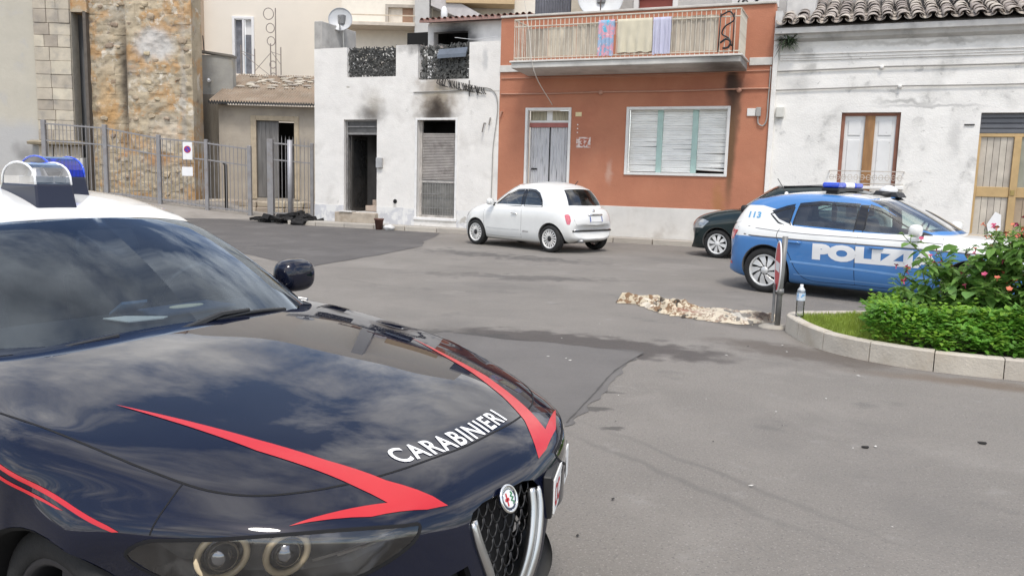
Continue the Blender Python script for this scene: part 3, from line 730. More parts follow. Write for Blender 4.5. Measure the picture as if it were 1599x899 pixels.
        for f in (f1, f2): decal('flank_stripe', skl, [[(x, s*1.2, z) for x, z in f]], (0,-s,0), red_vinyl, car, lift=.0018)
    put_text('hood_lettering', skl, 'CARABINIERI', .088, (.605,.008,1), (0,1,0), (-1,0,0), (0,0,-1), white_vinyl, car, bold=.0016, curve=.42, sx=.88, space=1.16)
    # mirrors, door handles
    for s in (1, -1):
        mirror_parts(car, -1.19, s*.965, .995, s, navy, .105, .082)
        part('door_handle', MB().tube([skl.drop((x, s*1.5, .74), (0,-s,0), .02) for x in (-1.42,-1.5,-1.6)], .011, 8), navy, car, smooth=True, local=True)
        part('window_trim', MB().tube([skl.drop((x, s*.83, 2), (0,0,-1), .004) for x in (-.95,-1.3,-1.8,-2.3,-2.65)], .006, 6), satin_metal, car, smooth=True, local=True)
        part('tail_lamp', MB().grid([[skl.drop((-5, s*y, z), (1,0,0), .006) for y in (.40,.52,.64,.74)] for z in (.72,.78,.84)]), red_lens, car, smooth=True, local=True)
    # roof beacons
    for (x, y, mt, nm) in ((-1.72, .0, glass('beacon_clear', (.90,.91,.94), .85, ior=1.5, dirt=.35, refl=2.5), 'clear'), (-1.93, .175, None, 'blue')):
        zr = skh.drop((x, y, 3), (0,0,-1), 0).z
        bs = MB(); n = 12
        lo = [(x+.17,y-.085),(x+.17,y+.085),(x-.15,y+.085),(x-.15,y-.085)]; hi = [(x+.145,y-.078),(x+.145,y+.078),(x-.14,y+.078),(x-.14,y-.078)]
        lo = [skh.drop((a_, b_, 3), (0,0,-1), -.01) for a_, b_ in lo]; hi = [Vector((a_, b_, zr+.052)) for a_, b_ in hi]
        bs.add(lo+hi, [(0,1,2,3)[::-1],(4,5,6,7),(0,1,5,4),(1,2,6,5),(2,3,7,6),(3,0,4,7)])
        be = part('roof_beacon', bs, M('beacon_base', (.012,.014,.03), .3, var=0), car, bevel=.008, seg=2, local=True)
        rows = []
        for i in range(n+1):
            t = pi*i/n; rows.append([(x+.14*cos(t), y+w_, zr+.050+.092*sin(t)**.75) for w_ in (-.074,-.07,.07,.074)])
        dm = MB().grid(rows)
        for k in (0, 3):
            r = [p[k] for p in rows]; dm.add(r, [tuple(range(len(r)))])
        part('beacon_dome', dm, mt or glass('beacon_blue', (.03,.16,.95), .9, ior=1.45, dirt=.0), be, smooth=False, local=True)
        part('beacon_frame', MB().tube([p[0] for p in rows], .005, 6).tube([p[3] for p in rows], .005, 6), white_plastic if nm == 'clear' else blue_lamp, be, smooth=True, local=True)
        core = MB().box((x-.05,y-.05,zr+.053),(x+.05,y+.05,zr+.085)).lathe([(0,zr+.125),(.03,zr+.118),(.045,zr+.085)], 14, c=(x,y,0))
        part('beacon_lamp', core, satin_metal if nm == 'clear' else blue_lamp, be, bevel=.004, local=True)
    return car
build_giulia()
# papers lying on the patrol car's dashboard
def dash_item(name, label, cat, pts, mt, t=.004):
    Mx = Matrix.Translation(GP)@Matrix.Rotation(GR, 4, 'Z'); P = [Mx@Vector(p) for p in pts]
    return tag(part(name, MB().prism(P, (0,0,0), (0,0,t)), mt, local=True), label, cat)
zd = .948
dash_item('folder', 'dark blue folder lying on the patrol car dashboard', 'folder', [(-.82,-.02,zd),(-.84,.34,zd),(-1.02,.33,zd),(-1.0,-.03,zd)], M('folder_blue', (.03,.06,.12), .5), .008)
dash_item('badge', 'pale oval badge on the dark folder behind the windscreen', 'badge', [(-.93+.035*cos(2*pi*i/20), .17+.075*sin(2*pi*i/20), zd+.0085) for i in range(20)], M('badge_cream', (.75,.72,.55), .5), .003)
dash_item('paper', 'white paper sheet at the foot of the windscreen beside the folder', 'paper', [(-.80,-.16,zd),(-.78,-.03,zd),(-.80,.0,zd),(-.92,-.10,zd),(-.93,-.18,zd)], M('paper_white', (.78,.77,.72), .8), .004)
dash_item('booklet', 'light blue booklet leaning beside the folder on the dashboard', 'booklet', [(-.99,-.12,zd),(-.985,-.02,zd),(-.90,-.02,zd+.05),(-.905,-.12,zd+.05)], M('booklet_blue', (.16,.24,.36), .6), .01)
# ------------------------------------------------------------------ setting: road, patches, pavement
asph = M('asphalt', (.215,.197,.176), .86, var=.10, scale=.8, bump=.55, bscale=140, world=True, grime=((.14,.131,.122),.35,.75),
  patches=(((.27,.249,.224),.55,.52,.62,.5),((.12,.113,.106),1.3,.60,.70,.55),((.29,.275,.255),3.1,.60,.70,.4),((.40,.38,.35),90,.56,.64,.5),((.10,.095,.09),70,.56,.64,.55),((.13,.125,.12),9,.68,.73,.4)),
  spots=(dict(p=(-2.2,7.15,0),r=(1.7,.48,9),c=(.055,.046,.042),a=.85,wob=.8,core=.6,ns=4.5,wet=.25,rot=(0,0,.05)),
         dict(p=(-.35,7.75,0),r=(1.15,.42,9),c=(.085,.066,.052),a=.7,wob=.7,core=.4,wet=.15,rot=(0,0,-.35)),
         dict(p=(-3.3,6.85,0),r=(.9,.3,9),c=(.05,.047,.045),a=.75,wob=.6,core=.5,wet=.2),
         dict(p=(1.2,7.2,0),r=(1.6,.22,9),c=(.13,.085,.05),a=.6,wob=.3,core=.2),
         dict(p=(-6.3,14.6,0),r=(3.2,.6,9),c=(.085,.079,.074),a=.75,wob=2.0,core=.2,rot=(0,0,-.1)),
         dict(p=(-4.7,11.6,0),r=(2.6,.4,9),c=(.095,.088,.082),a=.65,wob=1.5,core=.2,rot=(0,0,.3)),
         dict(p=(-.9,9.0,0),r=(.55,.3,9),c=(.05,.045,.042),a=.6,wob=.4,core=.2),
         dict(p=(-.75,4.05,0),r=(1.5,.05,9),c=(.11,.104,.098),a=.42,wob=.16,core=.0,rot=(0,0,-.55)), dict(p=(-.55,4.20,0),r=(1.5,.045,9),c=(.11,.104,.098),a=.4,wob=.16,core=.0,rot=(0,0,-.55)), dict(p=(-1.25,4.72,0),r=(.11,.055,9),c=(.07,.065,.06),a=.75,wob=.30,core=.5), dict(p=(-1.48,5.05,0),r=(.15,.08,9),c=(.07,.065,.06),a=.75,wob=.34,core=.5), dict(p=(-1.5,5.55,0),r=(.11,.055,9),c=(.07,.065,.06),a=.7,wob=.30,core=.5)))
struct('road', MB().grid([[(-70+x*5, -40+y*5, 0) for x in range(41)] for y in range(31)]), asph)
dark_asph = M('dark_asphalt', (.105,.098,.094), .8, var=.14, scale=.7, bump=.5, bscale=140, world=True, patches=(((.16,.15,.143),.8,.5,.62,.5),))
def sheet(name, pts, mt, z=.004, jag=.12, step=.5, kind='structure'):
    """Flat patch with a slightly ragged outline."""
    P = []; n = len(pts); hf = 5.5 if step < .1 else 1.7
    for i in range(n):
        a, b = Vector((*pts[i],0)), Vector((*pts[(i+1) % n],0)); m = max(1, int((b-a).length/step))
        for k in range(m):
            q = a.lerp(b, k/m); j = noise.noise_vector(q*hf)*jag*.6+noise.noise_vector(q*hf*.3)*jag; P.append((q.x+j.x, q.y+j.y, z))
    o = part(name, MB().add(P, [tuple(range(len(P)))]), mt); o['kind'] = kind; return o
sheet('asphalt_patch', [(-24,21.5),(-14.6,19.63),(-10.3,19.62),(-8.63,15.44),(-8.3,13.2),(-8.09,10.69),(-10.5,11.9),(-17.5,15.5),(-24,18.5)], dark_asph)
mid_asph = M('repaired_asphalt', (.145,.136,.129), .82, var=.12, scale=1.1, bump=.5, bscale=140, world=True, grime=((.08,.075,.07),.8,.6))
sheet('asphalt_patch', [(-3.6,6.95),(-1.62,6.98),(-1.60,5.9),(-1.55,4.67),(-1.9,3.2),(-4.5,3.6)], mid_asph, .004, .10, .05)
crack = M('tar_seam', (.075,.07,.066), .8, var=.2, bump=.4, world=True)
def seamline(pts, w):
    rows = []; P = spl([(*p,0) for p in pts], 14)
    for i, q in enumerate(P):
        t = (P[min(i+1,len(P)-1)]-P[max(i-1,0)]).normalized(); s = Vector((-t.y,t.x,0)); j = noise.noise(q*7)*.6+noise.noise(q*23)*.5
        ww = max(.004, w*(.55+j)); rows.append([q-s*ww+Vector((0,0,.0075)), q+s*ww*(.6+noise.noise(q*11))+Vector((0,0,.0075))])
    o = part('tar_seam', MB().grid(rows), crack); o['kind'] = 'structure'
seamline([(-1.62,6.98),(-1.66,6.2),(-1.60,5.4),(-1.55,4.67)], .012)
seamline([(-3.5,6.95),(-2.6,7.0),(-1.62,7.0)], .006)
seamline([(-8.1,10.8),(-8.3,13.2),(-8.6,15.4)], .010)
for P_ in ([(-7.9,10.9),(-6.6,11.3),(-5.2,11.2),(-3.9,11.7)],[(-7.4,12.6),(-6.0,12.3),(-4.6,12.8)],[(-6.9,9.9),(-5.6,9.5),(-4.6,9.75)]): seamline(P_, .0055)
# loose bits on the asphalt
bitm = [M('litter_pale', (.6,.58,.54), .8), M('litter_dark', (.03,.028,.026), .9)]
lit = MB(); lit2 = MB()
for i in range(45):
    x, y = random.uniform(-2.5, 2.2), random.uniform(2.2, 8.5)
    s = random.uniform(.006, .020); a = random.uniform(0, 3.14); t = lit if i % 3 else lit2
    t.add([(x+s*cos(a+k*pi/2)*(1 if k % 2 else .5), y+s*sin(a+k*pi/2)*(1 if k % 2 else .5), .006+random.uniform(0,.004)) for k in range(4)]+[(x,y,.012)], [(0,1,4),(1,2,4),(2,3,4),(3,0,4)])
for t, m_, lb_ in ((lit, bitm[0], 'scattered tiny pale flecks and paper bits on the asphalt'), (lit2, bitm[1], 'scattered tiny dark crumbs on the asphalt')):
    tag(part('litter', t, m_), lb_, 'litter', None, 'stuff')
for x, y, lb_ in ((.17,5.03,'small black scrap lying on the open asphalt'),(.82,5.45,'small black scrap on the asphalt at the frame edge')):
    mb = MB().ball((x, y, .008), (.024,.012,.008), 9, 5)
    for i, v in enumerate(mb.v): j = noise.noise_vector(Vector(v)*60)*.009; mb.v[i] = (v[0]+j.x, v[1]+j.y, max(.0, v[2]+j.z*.5))
    tag(part('scrap', mb, bitm[1]), lb_, 'scrap')
# pavement slab and kerb stones
pave_m = M('pavement_cement', (.40,.375,.335), .85, var=.12, scale=2, bump=.4, bscale=60, grime=((.22,.2,.18),1.5,.6), world=True)
pv = struct('pavement', MB().box((-15.5,19.86,-.1),(9,20.52,.115)), pave_m)
kb = MB().box((-.49,0,0),(.49,.155,.235)); ks = part('kerb_stone', kb, M('kerb_limestone', (.45,.41,.355), .8, var=.14, scale=3, bump=.3, rnd=.1, grime=((.26,.235,.2),3,.6)), pv, bevel=.012, seg=2, local=True)
for i in range(24):
    o = ks if i == 0 else copy(ks, pv)
    o.location = (-15.0+i*1.0, 19.70+random.uniform(-.006,.006), -.11+random.uniform(-.006,.006)); o.rotation_euler = (0,0,random.uniform(-.006,.006))

# ------------------------------------------------------------------ house fronts
def wall_mesh(x0, x1, z0, z1, yf, yb, holes, top=None):
    """Front wall with rectangular openings and real reveals."""
    mb = MB(); xs = sorted({x0,x1,*[h[0] for h in holes],*[h[1] for h in holes]}); zs = sorted({z0,z1,*[h[2] for h in holes],*[h[3] for h in holes]})
    ins = lambda x, z: any(h[0] < x < h[1] and h[2] < z < h[3] for h in holes)
    C = {}
    for i in range(len(xs)-1):
        for j in range(len(zs)-1): C[i,j] = not ins((xs[i]+xs[i+1])/2, (zs[j]+zs[j+1])/2)
    for (i, j), s in C.items():
        if not s: continue
        a,b,c,d = xs[i],xs[i+1],zs[j],zs[j+1]
        mb.add([(a,yf,c),(b,yf,c),(b,yf,d),(a,yf,d)], [(0,1,2,3)]); mb.add([(a,yb,c),(b,yb,c),(b,yb,d),(a,yb,d)], [(3,2,1,0)])
        for di, dj, q in ((-1,0,[(a,yf,c),(a,yf,d),(a,yb,d),(a,yb,c)]),(1,0,[(b,yf,c),(b,yb,c),(b,yb,d),(b,yf,d)]),(0,-1,[(a,yf,c),(a,yb,c),(b,yb,c),(b,yf,c)]),(0,1,[(a,yf,d),(b,yf,d),(b,yb,d),(a,yb,d)])):
            if not C.get((i+di, j+dj), False): mb.add(q, [(0,1,2,3)])
    bm = bmesh.new(); V_ = [bm.verts.new(v) for v in mb.v]; [bm.faces.new([V_[i] for i in f]) for f in mb.f]
    bmesh.ops.remove_doubles(bm, verts=bm.verts, dist=1e-4); bm.verts.index_update()
    r = MB(); r.v = [tuple(v.co) for v in bm.verts]; r.f = [tuple(v.index for v in f.verts) for f in bm.faces]; bm.free(); return r
YF = 20.5
# --- burnt white house
H1 = thing('burnt_house', 'white two storey house with soot above its door and shuttered window', 'house', (-12.07,20.5,0))
o1 = Vector((-12.07,20.5,0))
soot = (.030,.020,.014)
def sp(x, z, rx, rz, c, a, **k): return dict(p=(x-o1.x, 0, z), r=(rx,9,rz), c=c, a=a, **k)
white1 = M('burnt_white_plaster', (.765,.74,.70), .85, var=.07, scale=1.2, bump=.4, bscale=30, grime=((.50,.475,.44),1.1,.6), patches=(((.55,.53,.49),2.6,.64,.70,.6),),
  spots=(sp(-10.95,3.55,1.0,.9,(.22,.16,.10),.85,wob=.8,core=.0,ns=4.5), sp(-10.95,3.42,.62,.52,soot,.95,wob=.3,core=.05), sp(-10.95,3.2,.85,.25,soot,.8,wob=.25,core=.2), sp(-13.1,3.28,.70,.45,(.07,.06,.05),.85,wob=.35,core=.02), sp(-13.0,3.6,.5,.5,(.30,.26,.20),.5,wob=.4,core=.0),
         sp(-10.9,3.85,.9,.22,(.35,.30,.22),.6,wob=.5,core=.1), sp(-11.2,5.2,1.4,.40,(.03,.028,.026),.85,wob=.6,core=.1), sp(-10.9,4.1,1.1,.30,(.20,.15,.10),.6,wob=.7,core=.0), sp(-9.5,4.7,.12,.40,(.42,.42,.42),.6,wob=.2,core=.3), sp(-12.3,.5,.10,.40,(.32,.3,.27),.6,wob=.1,core=.2), sp(-13.6,.25,1.3,.22,(.45,.37,.28),.7,wob=.3,core=.2),
         sp(-10.3,3.86,1.9,.035,(.40,.37,.33),.75,wob=.12,core=.4), sp(-13.9,4.05,.1,.03,(.3,.27,.22),.7,wob=.1,core=.3)))
part('wall', wall_mesh(-15.09,-9.05,.10,5.16,20.5,20.8,[(-14.05,-12.91,.42,3.11),(-11.57,-10.36,.36,3.09),(-13.94,-12.29,4.32,5.17),(-11.58,-9.98,4.20,5.17)]), white1, H1)
part('side_wall', MB().box((-15.09,20.8,-.1),(-14.82,27.5,5.16)), white1, H1)
part('parapet_pier', MB().box((-15.09,20.5,5.165),(-14.82,22.3,5.96)), M('grey_cement', (.42,.405,.38), .9, var=.15, scale=2.5, bump=.5, bscale=25, grime=((.2,.19,.18),2,.6)), H1, bevel=.015)
for a_, b_ in ((-15.10,-14.06),(-12.90,-11.64),(-10.28,-9.06)): part('plinth', MB().box((a_,20.485,.10),(b_,20.499,.60)), M('grey_blue_plinth', (.55,.55,.565), .85, var=.1, scale=2, patches=(((.74,.73,.70),2.2,.45,.55,.8),((.28,.25,.2),1.6,.6,.68,.6))), H1)
part('terrace_floor', MB().box((-14.82,20.8,4.05),(-9.05,27.5,4.20)), M('terrace_cement', (.35,.34,.32), .9), H1)
# entrance: steps in the dark, frame with transom slats, open leaf
frame_m = M('sooty_aluminium', (.27,.26,.25), .5, .4, var=.25, scale=8, grime=((.05,.045,.04),3,.7))
part('stair_hall', MB().add([(-14.05,20.8,.42),(-12.91,20.8,.42),(-12.91,24,.42),(-14.05,24,.42),(-14.05,20.8,3.11),(-12.91,20.8,3.11),(-12.91,24,3.11),(-14.05,24,3.11)], [(0,1,2,3),(1,2,6,5),(2,3,7,6),(0,3,7,4),(4,5,6,7)]), M('sooty_hall', (.50,.485,.47), .9, var=.3, scale=2, spots=(dict(p=(0,2.5,2.9),r=(9,3.2,1.1),c=(.03,.03,.03),a=.9,core=.2,wob=.4),)), H1)
for k in range(6):
    part('step', MB().box((-13.62+k*.07,21.0+k*.28,.43),(-12.93,21.3+k*.28,.60+k*.17)), M('stair_marble', (.48,.39,.32), .6, var=.2, scale=4, grime=((.15,.11,.09),3,.6)), H1, bevel=.01)
dr = part('door_frame', MB().box((-14.05,20.60,.42),(-13.98,20.68,3.11)).box((-12.97,20.60,.42),(-12.91,20.68,3.11)).box((-13.98,20.60,2.68),(-12.97,20.68,2.74)).box((-13.98,20.60,3.06),(-12.97,20.68,3.11)), frame_m, H1, bevel=.006)
part('transom_panel', MB().box((-13.98,20.63,2.74),(-12.97,20.65,3.06)), M('sooty_panel', (.09,.088,.085), .6, var=.3), dr)
part('transom_bar', MB().box((-13.98,20.60,2.90),(-12.97,20.63,2.93)), frame_m, dr)
lf = part('door_leaf', MB().box((-13.95,20.70,.45),(-13.90,21.55,2.66)), M('dark_bronze_door', (.06,.055,.05), .5, .3, var=.2), H1, bevel=.008)
part('door_panel', MB().box((-13.899,20.78,.55),(-13.892,21.47,2.55)), M('door_glass_dark', (.03,.03,.03), .2, var=.2), lf)
part('threshold', MB().box((-14.25,20.30,.10),(-12.85,20.60,.41)), M('worn_step', (.42,.36,.29), .85, var=.2, scale=4, bump=.5, grime=((.2,.15,.1),3,.7)), H1, bevel=.025, seg=2)
part('door_sill', MB().box((-14.08,20.26,.412),(-13.62,20.5,.45)), M('sill_marble', (.62,.60,.57), .5, var=.1), H1, bevel=.006)
# right opening: burnt blind over a barred french window
part('opening_back', MB().add([(-11.57,21.6,.36),(-10.36,21.6,.36),(-10.36,21.6,3.09),(-11.57,21.6,3.09),(-11.57,20.8,.36),(-10.36,20.8,.36),(-10.36,20.8,3.09),(-11.57,20.8,3.09)], [(0,1,2,3),(4,0,3,7),(1,5,6,2),(3,2,6,7)]), M('burnt_room', (.012,.011,.011), .95, var=.2), H1)
blind = MB()
for k in range(30):
    z = 1.43+k*.0436; w_ = .012*sin(k*.9)
    blind.prism([(0,20.66,z),(0,20.645,z+.008),(0,20.643,z+.026),(0,20.66,z+.038)], (-11.48+w_*.3+.015*(k>25),0,0), (-10.42,0,0))
bl = tag(part('roller_blind', blind, M('burnt_blind', (.40,.37,.345), .7, var=.18, scale=3, grime=((.13,.11,.10),2.2,.8)), H1), None, kind='stuff')
wf = part('window_frame', MB().box((-11.57,20.66,.36),(-11.50,20.74,3.09)).box((-10.42,20.66,.36),(-10.36,20.74,3.09)).box((-11.50,20.67,1.34),(-10.42,20.73,1.42)).box((-11.50,20.67,.36),(-10.42,20.73,.42)), M('scorched_frame', (.48,.45,.42), .6, var=.2, scale=5, grime=((.1,.09,.08),3,.6)), H1, bevel=.006)
part('window_pane', MB().box((-11.50,20.695,.42),(-10.42,20.70,1.34)), M('sooty_pane', (.20,.195,.18), .35, var=.35, scale=3, grime=((.06,.055,.05),2,.7)), wf)
gb = part('bar', MB().tube([(0,0,0),(0,0,.94)], .008, 6), M('grey_bar', (.30,.29,.28), .5, .5, var=.2), wf, local=True)
for k in range(13):
    o = gb if k == 0 else copy(gb, wf); o.location = (-11.46+k*.083-o1.x, 20.63-o1.y, .42)
part('crossbar', MB().box((-11.5,20.622,.62),(-10.42,20.638,.64)).box((-11.5,20.622,1.02),(-10.42,20.638,1.04)), frame_m, wf)
part('opening_surround', MB().box((-11.64,20.478,.30),(-11.57,20.52,3.15)).box((-10.36,20.478,.30),(-10.29,20.52,3.15)).box((-11.57,20.478,3.09),(-10.36,20.52,3.15)).box((-11.66,20.46,.28),(-10.27,20.62,.355)), M('white_surround', (.76,.75,.73), .7, var=.08, grime=((.3,.28,.26),4,.4)), H1, bevel=.006)
part('meter_box', MB().box((-12.90,20.42,1.73),(-12.70,20.499,2.02)), M('steel_box', (.42,.42,.42), .4, .4, var=.15), H1, bevel=.01)
part('drain_hole', MB().lathe([(0,20.49),(.045,20.485),(.06,20.48),(.06,20.5)], 16, c=(-12.28,0,.78), ax='y'), dark_void, H1)
part('facade_cable', MB().tube(spl([(-11.7,20.48,3.86),(-10.5,20.475,3.88),(-9.2,20.475,3.84),(-9.2,20.47,2.2),(-9.22,20.47,.5)], 8), .013, 6), M('grey_cable', (.30,.29,.27), .7), H1)
part('pipe_bracket', MB().tube([(-9.45,20.49,3.0),(-9.45,20.40,3.0),(-9.50,20.40,2.75)], .018, 6).tube([(-9.30,20.48,3.15),(-9.32,20.44,2.95)], .02, 6), M('rusty_bracket', (.22,.20,.18), .7), H1)
# camouflage netting in the two parapet gaps, on small railings
net_m = M('scorched_net', (.085,.085,.08), .9, var=.5, scale=9, rnd=.2, grime=((.02,.02,.018),4,.7))
def netting(x0, x1, z0, z1, ragged, nm):
    mb = MB(); rnd_ = random.Random(int(x0*100)); n = 900
    for i in range(n):
        x, z = rnd_.uniform(x0, x1), rnd_.uniform(z0, z1)
        if ragged:
            lim = z0+.12*max(0, (x-x0)/(x1-x0)-.3); 
            if x < x0+.32 and rnd_.random() < .55: continue
        a = rnd_.uniform(0, pi); l = rnd_.uniform(.03,.09); w_ = rnd_.uniform(.012,.03); y = 20.62+rnd_.uniform(-.05,.05)
        u = Vector((cos(a), rnd_.uniform(-.5,.5), sin(a))).normalized()*l; v = Vector((-sin(a), rnd_.uniform(-.4,.4), cos(a))).normalized()*w_
        c = Vector((x, y, z)); mb.add([c-u-v, c+u-v*.4, c+u*.9+v, c-u*.8+v*.8], [(0,1,2,3)])
    rl = part('terrace_railing', MB().bar((x0,20.66,z1-.10),(x1,20.66,z1-.10),.025).bar((x0,20.66,z0+.45),(x1,20.66,z0+.45),.02).bar((x0,20.66,z0+.08),(x1,20.66,z0+.08),.025), black_trim, H1)
    nb_ = int((x1-x0)/.11)
    b0 = part('bar', MB().tube([(0,0,0),(0,0,z1-z0-.15)], .008, 6), black_trim, rl, local=True)
    for k in range(nb_):
        o = b0 if k == 0 else copy(b0, rl); o.location = (x0+.06+k*(x1-x0-.1)/nb_-o1.x, 20.66-o1.y, z0+.06)
    tag(part('camouflage_net', mb, net_m, rl), None, kind='stuff')
netting(-13.92,-12.31,4.33,5.14,False,'a'); netting(-11.55,-10.0,4.16,5.16,True,'b')
hang = MB(); rr = random.Random(3)
for i in range(26):
    x = -10.9+i*.055; hang.tube([(x,20.47,4.25-.012*i),(x+rr.uniform(-.1,.1),20.45,4.10-.012*i+rr.uniform(-.05,.05)),(x+.08,20.46,4.02-.010*i)], .012, 5)
part('hanging_wire', hang, M('burnt_wire', (.03,.028,.026), .8), H1)
part('aerial_rod', MB().tube([(-9.95,20.46,4.15),(-9.93,20.44,3.72)], .014, 6).tube([(-10.1,20.45,4.0),(-9.78,20.45,3.93)], .012, 6).tube([(-9.75,20.45,4.0),(-9.68,20.45,3.75)], .012, 6), M('burnt_wire', (.03,.028,.026), .8), H1)
part('terrace_board', MB().prism([(-10.95,20.55,4.92),(-10.05,20.52,4.95),(-10.05,20.42,4.78),(-10.95,20.45,4.76)], (0,0,0), (0,.01,.10)), M('blue_grey_panel', (.12,.14,.17), .45, var=.2), H1)
# rooftop room behind the terrace
part('back_room', wall_mesh(-12.75,-9.05,4.20,6.25,23.2,23.5,[(-12.55,-11.35,4.20,6.0)]), M('roof_room_plaster', (.72,.71,.69), .85, var=.06, spots=(dict(p=(.25,2.7,5.7),r=(1.15,9,.95),c=(.02,.02,.022),a=.97,core=.35,wob=.4),)), H1)
part('back_room_dark', MB().box((-14.2,24.4,4.2),(-9.05,24.5,6.25)).box((-12.78,23.5,4.2),(-12.70,24.4,6.22)), dark_void, H1)
part('back_room_roof', MB().prism([(-12.9,22.9,6.25),(-12.9,26,6.78),(-12.9,26,6.86),(-12.9,22.9,6.33)], (0,0,0), (3.84,0,0)), M('roof_sheet', (.33,.20,.17), .8, var=.2), H1)
rt = part('ridge_tile', MB().lathe([(.06,0),(.06,.5)], 8, ax='y', a0=0, a1=pi), M('ridge_terracotta', (.34,.18,.14), .8, rnd=.15), H1, local=True)
for k in range(19):
    o = rt if k == 0 else copy(rt, H1); o.location = (-12.8+k*.2-o1.x, 22.86-o1.y, 6.33)
part('terrace_wall', MB().box((-14.8,24.0,4.2),(-12.8,24.2,5.72)), M('rough_grey_wall', (.46,.45,.43), .9, var=.15, scale=3, bump=.6, bscale=25), H1)
part('terrace_lintel', MB().box((-14.82,23.2,5.28),(-12.0,23.9,5.50)), M('rough_white_wall', (.62,.61,.58), .9, var=.12, scale=4), H1)
for k, (x, z, s) in enumerate(((-13.2,5.60,.16),(-12.8,5.58,.12),(-12.4,5.6,.14),(-13.55,5.6,.18))):
    mb = MB().box((x-s,23.3,5.50),(x+s,23.6,5.50+s)); part('roof_rubble', mb, M('rubble', (.42,.36,.32), .9, var=.3, rnd=.3), H1, bevel=.03)
part('clothes_line', MB().tube(spl([(-11.5,22.6,5.7),(-10.8,22.6,5.62),(-10.1,22.6,5.68)], 8), .008, 5), M('line_white', (.6,.6,.6), .7), H1)

# --- terracotta house
H2 = thing('terracotta_house', 'terracotta red house with a long balcony and wide shuttered window', 'house', (-5.54,20.5,0)); o2 = Vector((-5.54,20.5,0))
def sp2(x, z, rx, rz, c, a, **k): return dict(p=(x-o2.x, 0, z), r=(rx,9,rz), c=c, a=a, **k)
red_m = M('terracotta_plaster', (.455,.186,.108), .85, var=.09, scale=1.0, bump=.35, bscale=35, grime=((.50,.235,.14),.9,.5), patches=(((.36,.125,.075),.7,.5,.66,.4),),
  spots=(sp2(-2.95,4.0,.20,.75,(.03,.02,.018),.93,wob=.12,core=.25,ns=4), sp2(-2.80,3.9,.5,.3,(.09,.045,.035),.6,wob=.2,core=.05), sp2(-2.86,2.5,.16,2.0,(.10,.062,.028),.85,wob=.1,core=.25), sp2(-2.85,3.7,.28,.9,(.05,.03,.022),.7,wob=.15,core=.1), sp2(-2.75,3.2,.10,1.0,(.08,.05,.03),.6,wob=.2,core=.1), sp2(-3.1,1.0,.22,.9,(.34,.17,.05),.5,wob=.3,core=.1),
         sp2(-5.9,1.75,.14,.4,(.58,.42,.34),.5,wob=.25,core=.1), sp2(-5.2,4.15,3.2,.05,(.52,.27,.18),.5,wob=.1,core=.2)))
part('wall', wall_mesh(-9.048,-2.02,.10,5.74,20.5,20.8,[(-8.27,-6.98,.28,3.40),(-5.50,-2.92,1.70,3.40)]), red_m, H2)
for a_, b_ in ((-9.04,-8.37),(-6.88,-2.03)): part('plinth', MB().box((a_,20.470,.10),(b_,20.499,.89)), M('plinth_white', (.66,.64,.60), .8, var=.08, scale=2, grime=((.42,.38,.33),1.6,.6)), H2, bevel=.008)
for a_, b_ in ((-9.045,-8.25),(-2.55,-2.025)): part('string_course', MB().box((a_,20.455,4.34),(b_,20.499,4.52)), M('band_white', (.62,.60,.56), .8, var=.1), H2, bevel=.008)
part('coping', MB().box((-9.045,20.44,5.745),(-2.025,20.84,5.80)), M('coping_grey', (.52,.50,.46), .85, var=.15), H2, bevel=.01)
fm = M('white_trim', (.74,.73,.70), .55, var=.05, grime=((.5,.48,.45),4,.4))
def frame(nm, x0, x1, z0, z1, t, par, y0=20.462, y1=20.60, bottom=True, mt=None):
    mb = MB().box((x0-t,y0,z0-(t if bottom else 0)),(x0,y1,z1+t)).box((x1,y0,z0-(t if bottom else 0)),(x1+t,y1,z1+t)).box((x0,y0,z1),(x1,y1,z1+t))
    if bottom: mb.box((x0,y0,z0-t),(x1,y1,z0))
    return part(nm, mb, mt or fm, par, bevel=.006)
frame('door_frame', -8.20,-7.05,.28,3.33,.07,H2,bottom=False)
frame('window_frame', -5.43,-2.99,1.77,3.33,.07,H2)
# door: ribbed boards below a red bar, curtained fanlight above
dd = part('door', MB().box((-8.20,20.70,.28),(-7.05,20.75,3.33)), M('door_core', (.30,.29,.27), .7), H2)
rib = []; nn_ = 140
for i in range(nn_+1):
    x = -8.19+i*1.13/nn_; rib.append((x, 20.675+.014*sin(x*2*pi/.07)))
part('ribbed_boards', MB().grid([[(x, y, z) for x, y in rib] for z in (.30,2.90)]), M('weathered_white_board', (.60,.60,.61), .6, var=.12, scale=3, stretch=(4,4,.6), grime=((.10,.10,.11),3,.75), patches=(((.10,.08,.07),1.6,.64,.72,.8),)), dd, smooth=True)
part('door_gap', MB().box((-7.63,20.652,.30),(-7.615,20.69,2.90)), dark_void, dd)
part('red_bar', MB().box((-8.20,20.63,2.90),(-7.05,20.70,3.02)), M('faded_red', (.36,.13,.11), .7, var=.1), dd, bevel=.006)
part('door_lock', MB().box((-8.12,20.63,1.78),(-7.96,20.66,1.82)).box((-8.02,20.63,1.17),(-7.92,20.66,1.25)), black_trim, dd, bevel=.005)
cur = [(-8.18+i*1.11/120, 20.69+.018*sin(i*.55)+.006*sin(i*1.7)) for i in range(121)]
part('curtain', MB().grid([[(x, y-.02, z) for x, y in cur] for z in (3.08,3.32)]), M('striped_curtain', (.42,.38,.28), .9, var=.35, scale=7, stretch=(6,1,.3)), dd, smooth=True)
part('fanlight_frame', MB().box((-8.20,20.64,3.02),(-7.05,20.69,3.08)).box((-7.72,20.645,3.08),(-7.56,20.675,3.32)), fm, dd, bevel=.005)
